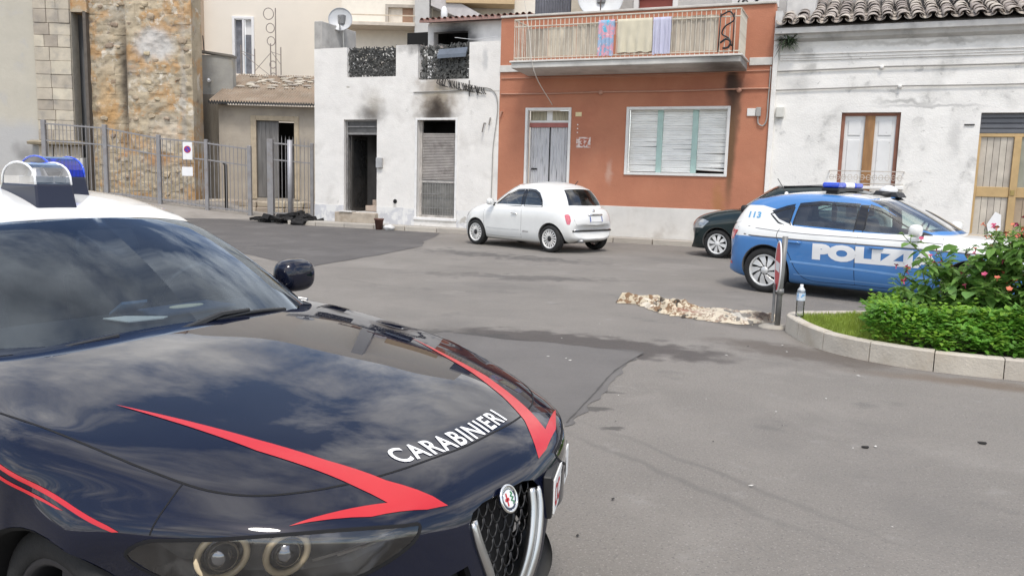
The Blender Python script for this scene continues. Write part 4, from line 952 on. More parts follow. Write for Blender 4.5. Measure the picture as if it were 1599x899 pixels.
# wide window with three flaking roller shutters between pale green posts
part('window_back', MB().box((-5.43,20.82,1.77),(-2.99,20.85,3.33)), dark_void, H2)
sh_m = M('flaking_slat', (.86,.86,.83), .7, var=.12, scale=5, stretch=(.6,1,3), grime=((.55,.53,.48),2.5,.5), patches=(((.16,.15,.14),7,.66,.72,.85),))
for (x0, x1, lift) in ((-5.43,-4.72,0),(-4.58,-3.84,0),(-3.70,-2.99,.07)):
    mb = MB(); rr = random.Random(int(x0*91)); z = 1.78+lift; k = 0
    while z < 3.30:
        h = .062; tl = rr.uniform(-.012,.012)*(1.6 if lift else 1)*(1 if z < 2.6 else .4); dy = rr.uniform(-.008,.008)
        mb.prism([(x0,20.66+dy,z),(x0,20.640+dy,z+.010),(x0,20.637+dy,z+h-.012),(x0,20.66+dy,z+h)], (0,0,0), (0,0,0))
        n8 = len(mb.v)
        mb.v = mb.v[:-4]; mb.f = mb.f[:-6]
        base = [(x0,20.66+dy,z),(x0,20.640+dy,z+.010),(x0,20.637+dy,z+h-.012),(x0,20.66+dy,z+h)]
        del mb.v[-4:]
        mb.add([(p[0],p[1],p[2]) for p in base]+[(x1,p[1],p[2]+tl-(.05*lift*10 if lift and z < 1.95 else 0)*.3) for p in base], [(0,1,5,4),(1,2,6,5),(2,3,7,6),(3,0,4,7),(0,3,2,1),(4,5,6,7)])
        z += h*.93
    tag(part('roller_shutter', mb, sh_m, H2), None, kind='stuff')
for x in (-4.65,-3.77): part('green_post', MB().box((x-.068,20.60,1.77),(x+.068,20.70,3.33)), M('pale_green_paint', (.42,.58,.53), .6, var=.1, scale=4, patches=(((.30,.26,.22),2.5,.66,.7,.8),)), H2, bevel=.008)
# house number stencil, tiles, boxes, conduit
part('number_frame', MB().box((-6.82,20.488,2.37),(-6.43,20.499,2.64)), M('number_white', (.66,.55,.50), .8, var=.2, scale=12, patches=(((.46,.165,.095),9,.5,.56,.9),)), H2)
put_text('number_paint', None, '37', .24, Vector((-6.60,20.485,2.42))-o2, (1,0,0), (0,0,1), None, M('number_red', (.40,.13,.08), .85), H2, bold=.012)
part('number_tile', MB().box((-6.87,20.488,3.17),(-6.70,20.499,3.28)), M('tile_yellow', (.72,.60,.34), .4, var=.1), H2, bevel=.004)
for z in (2.96,2.86,2.76): part('chipped_spot', MB().lathe([(0,20.495),(.016,20.495),(.018,20.499)], 8, c=(-6.80,0,z), ax='y'), fm, H2)
part('conduit', MB().tube(spl([(-9.0,20.47,3.77),(-7.4,20.468,3.76),(-6.2,20.468,3.78),(-4.2,20.468,3.775),(-2.7,20.468,3.80),(-2.05,20.47,3.80)], 10), .020, 8), M('conduit_painted', (.50,.27,.19), .7, var=.1), H2, smooth=True)
for x in (-6.2,-2.75): part('junction', MB().lathe([(0,20.42),(.055,20.425),(.06,20.499)], 12, c=(x,0,3.77), ax='y'), M('conduit_painted', (.5,.27,.19), .7), H2, smooth=True)
part('wall_cable', MB().tube(spl([(-9.0,20.48,4.18),(-6,20.48,4.17),(-2.05,20.48,4.22)], 12), .012, 6), M('conduit_painted', (.5,.27,.19), .7), H2)
part('doorbell_plate', MB().box((-2.53,20.47,3.16),(-2.33,20.499,3.34)), fm, H2, bevel=.006)
part('cable_box', MB().box((-2.32,20.42,3.15),(-2.21,20.499,3.36)), M('grey_plastic', (.36,.35,.33), .5), H2, bevel=.008)
part('cable_loop', MB().tube(spl([(-2.27,20.46,3.15),(-2.25,20.46,2.98),(-2.15,20.46,2.93),(-2.08,20.46,3.02),(-2.06,20.47,3.6),(-2.05,20.47,4.3)], 8), .016, 6), M('grey_plastic', (.36,.35,.33), .5), H2, smooth=True)
part('wall_peg', MB().tube([(-8.95,20.49,3.30),(-8.95,20.42,3.30),(-8.99,20.42,3.16)], .022, 6), M('peg', (.45,.25,.18), .7), H2)
# balcony
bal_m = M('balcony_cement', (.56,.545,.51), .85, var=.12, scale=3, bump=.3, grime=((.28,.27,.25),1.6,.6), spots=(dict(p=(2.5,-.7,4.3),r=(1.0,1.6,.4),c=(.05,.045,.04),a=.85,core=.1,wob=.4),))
bs = part('balcony_slab', MB().prism([(-8.22,19.30,4.27),(-8.22,19.30,4.40),(-8.22,20.499,4.40),(-8.22,20.499,4.22)], (0,0,0), (5.62,0,0)), bal_m, H2, bevel=.01)
part('slab_edge', MB().box((-8.26,19.26,4.405),(-2.56,20.45,4.45)), M('edge_stone', (.62,.60,.56), .7, var=.1), bs, bevel=.008)
rl = part('railing', MB().bar((-8.17,19.36,5.45),(-2.66,19.36,5.45),.04,.03).bar((-8.17,19.36,4.52),(-2.66,19.36,4.52),.035,.025).bar((-8.17,19.36,5.28),(-2.66,19.36,5.28),.025).bar((-8.17,19.36,5.45),(-8.17,20.48,5.45),.04,.03).bar((-2.66,19.36,5.45),(-2.66,20.48,5.45),.04,.03).bar((-8.17,19.36,4.52),(-8.17,20.48,4.52),.03).bar((-2.66,19.36,4.52),(-2.66,20.48,4.52),.03), M('railing_cream', (.58,.54,.45), .5, var=.12, grime=((.28,.2,.14),6,.6)), H2, bevel=.004)
bb = part('bar', MB().tube([(0,0,4.45),(0,0,5.44)], .011, 6), MATS['railing_cream'], rl, local=True)
nb_ = 0
for k in range(51):
    o = bb if k == 0 else copy(bb, rl); o.location = (-8.17+k*5.51/50-o2.x, 19.36-o2.y, 0)
for x in (-8.17,-2.66):
    for k in range(1, 10):
        o = copy(bb, rl); o.location = (x-o2.x, 19.36+k*.115-o2.y, 0)
scr_m = M('weathered_screen', (.50,.44,.36), .9, var=.22, scale=2.2, stretch=(3,1,.6), rnd=.16, grime=((.22,.19,.17),1.4,.7))
for (x0, x1, ztop) in ((-7.88,-7.30,5.22),(-7.28,-6.55,5.24),(-6.53,-5.98,5.30),(-5.50,-4.2,5.20),(-4.2,-3.15,5.34)):
    rows = []
    for j in range(7):
        z = 4.55+(ztop-4.55)*j/6; rows.append([(x0+(x1-x0)*i/24, 19.395+.012*sin(i*1.1+x0*7)+.012*noise.noise(Vector((i*.4,z*3,x0))), z+.02*noise.noise(Vector((i*.3,x0,2)))*(j == 6)) for i in range(25)])
    part('screen_panel', MB().grid(rows), scr_m, rl, smooth=True)
part('iron_flower_stand', MB().tube([(-3.12,19.33,4.5),(-3.10,19.33,5.35)], .014, 6).tube([(-2.80,19.33,4.5),(-2.80,19.33,5.35)], .014, 6).tube(spl([(-3.1,19.33,5.3),(-2.9,19.33,5.38),(-2.8,19.33,5.2),(-3.0,19.33,5.05),(-3.05,19.33,4.9),(-2.9,19.33,4.8),(-2.82,19.33,4.62)], 5), .018, 6).tube(spl([(-3.08,19.33,4.7),(-2.95,19.33,4.78),(-2.85,19.33,4.72),(-2.9,19.33,4.6),(-3.02,19.33,4.58)], 5), .025, 6), black_trim, H2, smooth=True)
# upper storey set back behind the balcony
up_m = M('upper_grey_plaster', (.50,.48,.45), .9, var=.1, scale=1.2, bump=.4, grime=((.32,.31,.30),1.0,.6))
part('upper_wall', wall_mesh(-9.04,-2.02,4.5,8.6,23.0,23.3,[(-5.96,-5.0,4.5,6.62)]), up_m, H2)
part('upper_shutter', MB().box((-5.96,23.08,4.5),(-5.0,23.14,6.62)), M('oxide_shutter', (.36,.09,.065), .6, var=.1, scale=4), H2)
part('upper_door_frame', MB().box((-6.10,22.93,4.5),(-5.96,23.02,6.76)).box((-5.0,22.93,4.5),(-4.86,23.02,6.76)).box((-5.96,22.93,6.62),(-5.0,23.02,6.76)), fm, H2, bevel=.008)
part('upper_pillar', MB().box((-7.75,22.4,4.5),(-7.0,22.99,8.0)), M('beige_pillar', (.52,.46,.37), .9, var=.1), H2)
crr = [(-8.98+i*1.2/60, 22.75+.03*sin(i*1.5)) for i in range(61)]
part('corrugated_sheet', MB().grid([[(x, y, z) for x, y in crr] for z in (5.0,8.2)]), M('dark_zinc', (.16,.16,.18), .5, .5, var=.3, scale=2), H2, smooth=True)
part('upper_ledge', MB().box((-9.04,21.8,5.55),(-6.6,22.2,5.95)), M('mossy_ledge', (.30,.26,.2), .9, var=.3, scale=3), H2)
gm = M('graffiti_panel', (.62,.61,.59), .85, var=.06)
part('side_panel', MB().box((-3.15,21.2,5.80),(-2.03,21.3,6.5)), gm, H2)
gf = MB(); rr = random.Random(5)
for s_ in range(7):
    p = [(-3.0+s_*.12+rr.uniform(-.05,.05), 21.19, 5.95+rr.uniform(-.08,.08)+s_*.02)]
    for _ in range(5): p.append((p[-1][0]+rr.uniform(-.10,.12), 21.19, min(6.3, max(5.86, p[-1][2]+rr.uniform(-.16,.16)))))
    gf.tube(spl(p, 5), .012, 5)
part('graffiti_strokes', gf, ink_black, H2)

# --- white tiled house on the right
H3 = thing('tiled_house', 'low white plastered house with curved roof tiles and brown window', 'house', (3.0,20.5,0)); o3 = Vector((3.0,20.5,0))
def sp3(x, z, rx, rz, c, a, **k): return dict(p=(x-o3.x, 0, z), r=(rx,9,rz), c=c, a=a, **k)
w3 = M('old_white_plaster', (.80,.782,.745), .85, var=.07, scale=1.1, bump=.45, bscale=28, grime=((.47,.46,.435),1.0,.75), patches=(((.38,.37,.355),2.0,.57,.67,.6),((.30,.29,.27),5,.66,.70,.5)),
  spots=(sp3(.9,3.45,1.0,.12,(.34,.335,.32),.7,wob=.5,core=.1,ns=4), sp3(1.95,2.7,.2,.7,(.5,.49,.47),.6,wob=.4,core=.1), sp3(1.4,3.35,1.6,.05,(.42,.41,.4),.7,wob=.2,core=.2), sp3(-1.4,3.9,.6,.3,(.52,.51,.49),.5,wob=.5,core=.0), sp3(1.2,4.75,2.6,.09,(.34,.32,.29),.6,wob=.3,core=.1)))
part('wall', wall_mesh(-2.015,9,.10,4.88,20.5,20.8,[(-.41,.83,.9,3.23),(2.41,4.05,.16,3.21)]), w3, H3)
part('corner_pier', MB().box((-2.012,20.42,.10),(-1.90,20.499,4.88)), w3, H3, bevel=.01)
part('cornice', MB().prism([(-1.98,20.499,4.84),(-1.98,20.34,4.90),(-1.98,20.30,4.98),(-1.98,20.20,5.00),(-1.98,20.18,5.12),(-1.98,20.499,5.13)], (0,0,0), (11,0,0)), M('cornice_stone', (.55,.54,.52), .85, var=.12, scale=3, bump=.3, grime=((.25,.24,.23),1.8,.75)), H3)
part('moulding', MB().prism([(-1.85,20.499,4.42),(-1.85,20.47,4.43),(-1.85,20.47,4.47),(-1.85,20.45,4.48),(-1.85,20.45,4.54),(-1.85,20.42,4.55),(-1.85,20.42,4.59),(-1.85,20.499,4.60)], (0,0,0), (10.8,0,0)), w3, H3)
for (z, s_) in ((4.20,.012),(3.77,.010)):
    part('facade_cable', MB().tube(spl([(-2.0,20.46,z-.02),(0,20.46,z+.02),(.4,20.45,z+.03),(2.5,20.46,z+.03),(5,20.46,z+.06)], 10), s_+.004, 6), M('grey_cable', (.30,.29,.27), .7), H3)
    part('cable_boss', MB().lathe([(0,20.42),(.04,20.425),(.05,20.499)], 12, c=(.35 if z > 4 else .75,0,z+.02), ax='y'), w3, H3, smooth=True)
part('meter_box', MB().box((-1.86,20.40,3.12),(-1.68,20.499,3.36)), M('cream_box', (.62,.61,.56), .6, var=.08), H3, bevel=.012)
# roof: bed, then tiles one by one
import math as _m
PIT = rad(19); ey, ez = 20.08, 5.20
part('roof_bed', MB().prism([(-1.98,20.2,5.135),(-1.98,25.5,5.135+5.3*_m.tan(PIT)),(-1.98,25.5,5.06+5.3*_m.tan(PIT)),(-1.98,20.5,5.08)], (0,0,0), (11,0,0)), M('roof_bed', (.16,.145,.13), .95), H3)
def tile_mesh(r0, r1, L, up, n=8):
    mb = MB(); rows = []; rows2 = []
    for k in range(n+1):
        a = pi*k/n; s_ = 1 if up else -1
        rows.append([(r*cos(a), y, s_*r*.72*sin(a)) for r, y in ((r0, 0), ((r0+r1)/2, L/2), (r1, L))]); t = .016
        rows2.append([((r-t)*cos(a), y, s_*((r-t)*.72*sin(a))-.001) for r, y in ((r0, 0), ((r0+r1)/2, L/2), (r1, L))])
    mb.grid(rows); mb.grid(rows2); o = len(rows)*3
    for k in range(n): mb.f.append((k*3, o+k*3, o+(k+1)*3, (k+1)*3))
    return mb
tile_m = M('old_roof_tile', (.42,.37,.325), .9, var=.22, scale=6, bump=.4, bscale=60, rnd=.32, grime=((.13,.125,.12),4,.8), patches=(((.52,.40,.29),5,.60,.68,.7),))
ct = part('roof_tile', tile_mesh(.125,.10,.52,True), tile_m, H3, smooth=True, local=True)
ut = part('eave_tile', tile_mesh(.12,.13,.50,False), tile_m, H3, smooth=True, local=True)
first = [True, True]; rr = random.Random(11)
for c_ in range(22):
    for r_ in range(9):
        d_ = r_*.40; x = -1.72+c_*.30+rr.uniform(-.018,.018); y = ey+d_*cos(PIT)+rr.uniform(-.02,.02); z = ez+d_*_m.tan(PIT)*cos(PIT)+.035+rr.uniform(-.010,.012)
        o = ct if first[0] else copy(ct, H3); first[0] = False
        o.location = Vector((x,y,z))-o3; o.rotation_euler = (PIT-.035, rr.uniform(-.05,.05), rr.uniform(-.06,.06)); s_ = rr.uniform(.94,1.06); o.scale = (s_,1,s_)
    for r_ in range(3):
        d_ = r_*.42; x = -1.87+c_*.30+rr.uniform(-.015,.015); y = ey+.02+d_*cos(PIT); z = ez+d_*sin(PIT)+.06+rr.uniform(-.006,.006)
        o = ut if first[1] else copy(ut, H3); first[1] = False
        o.location = Vector((x,y,z))-o3; o.rotation_euler = (PIT-.03, rr.uniform(-.04,.04), rr.uniform(-.04,.04))
part('gable_wall', MB().box((-2.012,20.4,4.885),(-1.86,25,5.55)), M('pier_grey', (.56,.55,.53), .9, var=.12), H3)
part('chimney', MB().box((-1.86,21.2,5.3),(-1.2,21.9,6.6)), M('pier_grey', (.56,.55,.53), .9), H3, bevel=.02)
# brown two-leaf window with a tiny iron balconet
brown = M('brown_wood', (.30,.155,.06), .6, var=.25, scale=4, stretch=(3,3,.5), grime=((.16,.075,.04),3,.6))
wd = part('window_frame', MB().box((-.41,20.60,.9),(-.33,20.70,3.23)).box((.75,20.60,.9),(.83,20.70,3.23)).box((-.33,20.60,3.16),(.75,20.70,3.23)), M('red_brown_wood', (.25,.105,.065), .6, var=.25, scale=4), H3, bevel=.006)
part('centre_stile', MB().box((.10,20.59,.9),(.31,20.70,3.16)), brown, wd, bevel=.006)
shw = M('white_shutter_panel', (.70,.70,.69), .6, var=.05, scale=4, patches=(((.42,.40,.37),5,.66,.71,.7),))
for x0, x1 in ((-.33,.10),(.31,.75)):
    p = part('shutter_leaf', MB().box((x0,20.64,.9),(x1,20.68,3.16)), shw, wd)
    for z0, z1 in ((2.72,3.06),(1.55,2.62),(.95,1.45)):
        part('raised_panel', MB().box((x0+.08,20.622,z0),(x1-.08,20.639,z1)), shw, p, bevel=.008)
iron = M('rusty_white_iron', (.55,.50,.44), .6, .2, var=.2, grime=((.25,.14,.08),6,.7))
bn = part('balconet', MB().bar((-.58,20.33,1.90),(.99,20.33,1.90),.02).bar((-.58,20.33,1.62),(.99,20.33,1.62),.02).bar((-.58,20.33,1.76),(.99,20.33,1.76),.012).bar((-.58,20.33,1.9),(-.58,20.5,1.9),.02).bar((.99,20.33,1.9),(.99,20.5,1.9),.02), iron, H3)
for k in range(12):
    x = -.52+k*.13; part('scroll', MB().tube([(x+.045*cos(2*pi*i/12),20.33,1.76+.06*sin(2*pi*i/12)) for i in range(12)], .007, 5, True), iron, bn)
part('balconet_shelf', MB().box((-.60,20.30,1.50),(1.0,20.5,1.57)), w3, bn, bevel=.012)
# tan glazed door with grey shutter box
tan = M('tan_aluminium', (.50,.345,.165), .45, .15, var=.12, scale=4)
gd = part('entrance_door', MB().box((2.41,20.62,2.70),(4.05,20.72,2.77)).box((2.41,20.62,.16),(2.47,20.72,2.70)).box((3.10,20.60,.16),(3.24,20.72,2.70)).box((3.99,20.62,.16),(4.05,20.72,2.70)).box((2.47,20.63,1.40),(3.10,20.71,1.62)).box((3.24,20.63,1.40),(3.99,20.71,1.62)).box((2.47,20.63,.16),(3.10,20.71,.36)).box((3.24,20.63,.16),(3.99,20.71,.36)), tan, H3, bevel=.006)
for x0, x1 in ((2.47,3.10),(3.24,3.99)):
    n_ = 5
    for k in range(n_):
        a = x0+(x1-x0)*k/n_; part('ribbed_pane', MB().box((a+.004,20.665,1.62),(a+(x1-x0)/n_-.004,20.68,2.70)), M('ribbed_glass' if x0 < 3 else 'ribbed_glass_dark', (.50,.45,.38) if x0 < 3 else (.30,.30,.24), .25, var=.2, scale=3, rnd=.10), gd)
        part('ribbed_panel', MB().box((a+.004,20.665,.36),(a+(x1-x0)/n_-.004,20.68,1.40)), M('ribbed_lower' if x0 < 3 else 'ribbed_lower_dark', (.52,.47,.40) if x0 < 3 else (.38,.30,.21), .35, var=.2, scale=3, rnd=.10), gd)
for k in range(4): part('shutter_slat', MB().prism([(2.41,20.66,2.77+k*.11),(2.41,20.635,2.785+k*.11),(2.41,20.635,2.865+k*.11),(2.41,20.66,2.88+k*.11)], (0,0,0), (1.64,0,0)), M('slate_shutter', (.14,.145,.16), .5, .2, var=.08, rnd=.08), gd)
part('lock_plate', MB().box((3.12,20.58,1.44),(3.20,20.61,1.56)), M('brass', (.4,.3,.12), .4, .7), gd, bevel=.004)
part('paper_notice', MB().prism([(2.80,20.60,.55),(3.02,20.60,.60),(3.0,20.60,1.02),(2.88,20.60,1.08),(2.74,20.60,.80)], (0,0,0), (0,.006,0)), white_vinyl, gd)
part('door_room', MB().box((2.41,20.74,.16),(4.05,20.79,3.21)), dark_void, H3)
part('bracket', MB().box((2.10,20.47,2.94),(2.30,20.499,2.965)), black_trim, H3)
# fern growing out of the cornice
fe = MB(); rr = random.Random(2)
for i in range(150):
    a = rr.uniform(pi, 2*pi); b = rr.uniform(-.5,.7); L_ = rr.uniform(.12,.36); c0 = Vector((-1.72+rr.uniform(-.12,.14),20.38,4.86+rr.uniform(-.1,.08)))
    d_ = Vector((cos(a)*.8, -.5*rr.random()-.1, b)).normalized(); s_ = d_.cross(Vector((0,0,1))).normalized()*.016
    m1 = c0+d_*L_*.55+Vector((0,0,.02)); e_ = c0+d_*L_-Vector((0,0,.05))
    fe.add([c0-s_*.4, c0+s_*.4, m1+s_, e_, m1-s_], [(0,1,2,4),(4,2,3)])
fr = thing('wall_fern', 'small green fern growing from the cornice of the tiled house', 'plant', (-1.72,20.4,4.85))
part('foliage', fe, M('fern_green', (.045,.075,.035), .8, var=.35, scale=9), fr)
# ------------------------------------------------------------------ church, yard and houses to the left (turned 22.6 degrees)
CA = rad(22.6)
def cf(u, d, z=0.): return Vector((cos(CA)*u-sin(CA)*d, sin(CA)*u+cos(CA)*d, z))
class FR:
    """A thing standing in the turned frame: u to the right, d away, z up."""
    def __init__(s, name, label, cat, u0, d0, group=None):
        s.o = thing(name, label, cat, cf(u0, d0), CA, group); s.u0, s.d0 = u0, d0
    def part(s, name, mb, mt, parent=None, **k):
        mb.v = [(v[0]-s.u0, v[1]-s.d0, v[2]) for v in mb.v]
        return part(name, mb, mt, parent or s.o, local=True, **k)
    def p(s, u, d, z): return (u-s.u0, d-s.d0, z)
def yard_z(u, d):
    base = max(0, min(.62, (-8.4-u)*.105)); t = max(0, min(1, (d-25.2)/2.3)); t = t*t*(3-2*t)
    z = base*t; s_ = max(0, min(1, (d-27.6)/2.6)); return z+(max(.46, base)-base)*s_*(1 if u < -10 else .0)-.03*(1-t)-.004
yg = MB().grid([[tuple(cf(-40+i*.8, 24+j*.6, yard_z(-40+i*.8, 24+j*.6))) for i in range(43)] for j in range(30)])
struct('church_yard', yg, M('yard_ground', (.30,.275,.245), .9, var=.15, scale=.9, bump=.5, bscale=60, world=True, grime=((.17,.15,.13),.6,.6)), smooth=True)
rubble_m = lambda nm, spots, o_: M(nm, (.43,.36,.255), .92, var=.25, scale=2.2, bump=.9, bscale=22, grime=((.34,.325,.30),1.1,.6),
   patches=(((.45,.265,.115),1.0,.48,.58,.8),((.60,.55,.46),1.5,.56,.62,.85),((.20,.15,.11),3.2,.60,.66,.75),((.56,.53,.48),5.5,.62,.67,.7),((.40,.18,.07),4.2,.63,.68,.7)), spots=spots)
CH = FR('church', 'old church wall of crumbling ochre masonry with a tall corner buttress', 'church', -15, 30)
def rough(u0, u1, z0, z1, d, amp, nu, nz, seed, curve=0.):
    rows = []
    for j in range(nz+1):
        z = z0+(z1-z0)*j/nz; r = []
        for i in range(nu+1):
            u = u0+(u1-u0)*i/nu; q = Vector((u*1.1, seed, z*1.1)); n_ = noise.fractal(q*1.3, 1., 2., 5)*.6+noise.cell(q*2.6)*.18+.35*noise.noise(q*5)
            e_ = min(1, min(i, nu-i)/2.); r.append((u, d-amp*n_*e_, z))
        rows.append(r)
    return MB().grid(rows)
def csp(u, z, ru, rz, c, a, **k): return dict(p=(u+15, 0, z), r=(ru,9,rz), c=c, a=a, **k)
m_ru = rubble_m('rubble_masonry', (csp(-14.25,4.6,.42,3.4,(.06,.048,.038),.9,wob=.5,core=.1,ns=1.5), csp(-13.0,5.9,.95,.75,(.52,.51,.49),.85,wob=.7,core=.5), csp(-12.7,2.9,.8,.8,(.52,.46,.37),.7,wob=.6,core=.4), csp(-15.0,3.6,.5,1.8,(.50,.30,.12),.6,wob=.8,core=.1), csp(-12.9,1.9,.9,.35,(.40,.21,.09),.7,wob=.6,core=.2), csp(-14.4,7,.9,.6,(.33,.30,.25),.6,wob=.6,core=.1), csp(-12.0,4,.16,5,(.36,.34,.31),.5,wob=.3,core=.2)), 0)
CH.part('wall', rough(-15.6,-14.0,.2,10.5,30.25,.09,60,260,3.1), m_ru, smooth=False)
bt = CH.part('buttress', rough(-14.0,-11.65,.2,10.5,29.75,.10,80,270,8.7), m_ru)
CH.part('buttress_flank', rough(0,1,0,1,0,0,1,1,0) if False else MB().box((-14.0,29.78,.2),(-13.9,30.4,10.5)).box((-11.76,29.80,.2),(-11.66,30.7,10.5)), m_ru, bt)
CH.part('plaster_wall', MB().box((-26,30.05,.2),(-17.42,30.5,10.5)), M('faded_plaster', (.48,.45,.38), .9, var=.08, scale=.8, bump=.3, patches=(((.42,.41,.40),1.2,.55,.66,.5),), spots=(dict(p=(-3.6,0,2.2),r=(2.2,9,1.25),c=(.42,.42,.42),a=.85,core=.5,wob=.7,ns=1.2),dict(p=(-2.9,0,2.0),r=(.8,9,.5),c=(.17,.165,.16),a=.7,core=.1,wob=.9))))
# dressed stones of the corner strip, one by one
st_m = M('dressed_limestone', (.46,.41,.33), .9, var=.15, scale=2.5, bump=.5, bscale=30, rnd=.22, grime=((.27,.255,.235),2.2,.7))
CH.part('stone_core', MB().box((-17.42,30.02,.2),(-16.08,30.5,10.5)), M('mortar', (.42,.38,.31), .95))
z = 2.46; rr = random.Random(4)
while z < 8.4:
    h = rr.choice((.36,.42,.48)); cuts = [-17.40]; 
    k = rr.choice((2,2,3))
    for i in range(1, k): cuts.append(-17.40+1.31*i/k+rr.uniform(-.12,.12))
    cuts.append(-16.09)
    for a, b in zip(cuts, cuts[1:]): CH.part('stone', MB().box((a+.005,29.93+rr.uniform(-.015,.02),z+.005),(b-.005,30.10,z+h-.004)), st_m, bevel=.014, seg=1)
    z += h
CH.part('ledge', MB().prism([(-17.70,29.70,2.30),(-17.70,29.66,2.40),(-17.70,29.95,2.46),(-17.70,30.2,2.46),(-17.70,30.2,2.30)], (0,0,0), (1.86,0,0)), M('ledge_stone', (.33,.28,.20), .9, var=.2, scale=3, bump=.5), bevel=.015)
for i, (a, b, c, d) in enumerate(((-17.42,-16.9,1.86,2.28),(-16.88,-16.3,1.86,2.28),(-16.28,-15.86,1.86,2.28))): CH.part('stone', MB().box((a+.01,29.92+.01*i,c),(b-.01,30.1,d)), st_m, bevel=.015)
CH.part('whitewashed_base', MB().box((-17.9,29.88,.2),(-15.80,30.2,1.85)), M('whitewash', (.56,.55,.52), .9, var=.08, scale=2), bevel=.01)
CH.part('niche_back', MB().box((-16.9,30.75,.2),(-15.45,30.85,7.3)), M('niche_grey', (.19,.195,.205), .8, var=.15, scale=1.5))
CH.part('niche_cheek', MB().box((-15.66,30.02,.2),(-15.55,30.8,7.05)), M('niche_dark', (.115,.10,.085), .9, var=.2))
CH.part('niche_head', MB().box((-16.08,30.02,7.02),(-15.5,30.8,10.5)), m_ru)
for i in range(44):
    u = rr.uniform(-15.4,-11.85); z = rr.uniform(.5,3.6) if i % 2 else rr.uniform(3.6,7.4); s_ = rr.uniform(.06,.16); d = 30.24 if u < -14 else 29.74
    mb = MB().ball((u, d, z), (s_, .055, s_*rr.uniform(.45,.75)), 9, 6, e=.6)
    for k, v in enumerate(mb.v): j = noise.noise_vector(Vector(v)*9)*s_*.35; mb.v[k] = (v[0]+j.x, v[1]+j.y*.5, v[2]+j.z)
    CH.part('stone', mb, M('field_stone', (.42,.34,.24), .92, var=.25, scale=5, bump=.8, bscale=30, rnd=.35), bt if u > -14 else None)
# boundary walls and shed
GW = FR('yard_wall', 'weathered grey cement wall joining church and tin roofed shed', 'wall', -11.9, 32)
GW.part('upper_wall', MB().box((-12.6,32.0,4.42),(-10.98,32.35,5.92)), M('grey_render', (.36,.355,.33), .92, var=.15, scale=1.5, bump=.4, grime=((.42,.33,.18),1.0,.5)))
GW.part('wall_coping', MB().prism([(-12.6,31.93,6.06),(-10.95,31.93,5.86),(-10.95,31.93,5.94),(-12.6,31.93,6.14)], (0,0,0), (0,.5,0)), M('coping_dark', (.20,.185,.165), .9))
GW.part('lower_wall', MB().box((-12.6,31.75,.3),(-11.3,32.3,4.42)), M('damp_render', (.20,.18,.15), .95, var=.3, scale=1.2, stretch=(2.5,1,.4), bump=.5, grime=((.08,.07,.06),1.5,.7)))
GW.part('wall_lamp', MB().tube([(-11.87,31.98,4.95),(-11.85,31.80,4.98),(-11.80,31.70,4.90)], .05, 8), white_plastic)
GW.part('rod', MB().tube([(-12.1,32.1,6.05),(-12.14,32.1,6.65)], .02, 6), black_trim)
SH = FR('shed', 'low beige shed with corrugated eave and dark open doorway', 'shed', -9.4, 31)
sm = M('shed_render', (.40,.355,.295), .92, var=.12, scale=1.2, bump=.4, grime=((.24,.215,.19),1.0,.7))
w_ = wall_mesh(-11.2,-5.0,-.1,3.98,31.0,31.3,[(-9.79,-8.36,.55,3.44)])
SH.part('wall', w_, sm)
SH.part('door_surround', MB().box((-10.0,30.97,.5),(-9.79,31.05,3.62)).box((-9.79,30.97,3.44),(-8.36,31.05,3.62)).box((-8.36,30.97,.5),(-8.18,31.05,3.62)), M('surround_ochre', (.44,.37,.27), .9, var=.15), bevel=.01)
SH.part('dark_room', MB().box((-9.79,33,.4),(-8.36,33.1,3.5)).box((-9.82,31.3,.3),(-9.79,33,3.5)), dark_void)
lf = SH.part('door_leaf', MB().box((-9.79,31.10,.55),(-8.98,31.16,3.44)), M('grey_wood_door', (.16,.155,.15), .8, var=.3, scale=3, stretch=(4,1,.4)), bevel=.008)
for k in range(5): SH.part('plank', MB().box((-9.77+k*.158,31.085,.58),(-9.62+k*.158,31.098,3.41)), M('grey_wood_door', (.16,.155,.15), .8), lf, bevel=.004)
rows = []
for j in range(2): rows.append([(-11.4+i*6.4/320, 30.55 if j == 0 else 34.0, (4.08 if j == 0 else 5.45)+.035*sin(i*2*pi/5)) for i in range(321)])
rf = SH.part('roof', MB().grid(rows), M('earthy_roof', (.30,.235,.175), .95, var=.2, scale=1.4, bump=.8, bscale=20, grime=((.40,.36,.30),1.8,.6)), smooth=True)
SH.part('eave', MB().grid([[(-11.4+i*6.4/320, 30.53, z0+.035*sin(i*2*pi/5)) for i in range(321)] for z0 in (3.98,4.075)]), black_trim, rf)
for i in range(60):
    u = rr.uniform(-10.8,-7.4); d = rr.uniform(32.2,33.9); s_ = rr.uniform(.08,.2); zz = 4.08+(d-30.55)*.397
    SH.part('roof_stone', MB().ball((u,d,zz+.02), (s_,s_*.8,s_*.35), 7, 4), M('roof_rubble_stone', (.44,.40,.34), .95, rnd=.3, var=.2), rf)
# low stone step below the shed
ST_ = FR('stone_step', 'low run of pale stone blocks in front of the shed doorway', 'step', -8.6, 29.7)
u = -11.6
while u < -5.4:
    l = rr.uniform(.35,.7)
    for z0, z1 in ((-.05,.24),(.25,.48)): ST_.part('stone', MB().box((u+.01,29.62+rr.uniform(-.03,.03)+(.1 if z0 > 0 else 0),z0),(u+l-.01,30.9,z1+rr.uniform(-.03,.02))), M('pale_step_stone', (.42,.36,.28), .92, rnd=.22, var=.2, scale=3, bump=.5, grime=((.24,.2,.15),2,.6)), bevel=.03)
    u += l
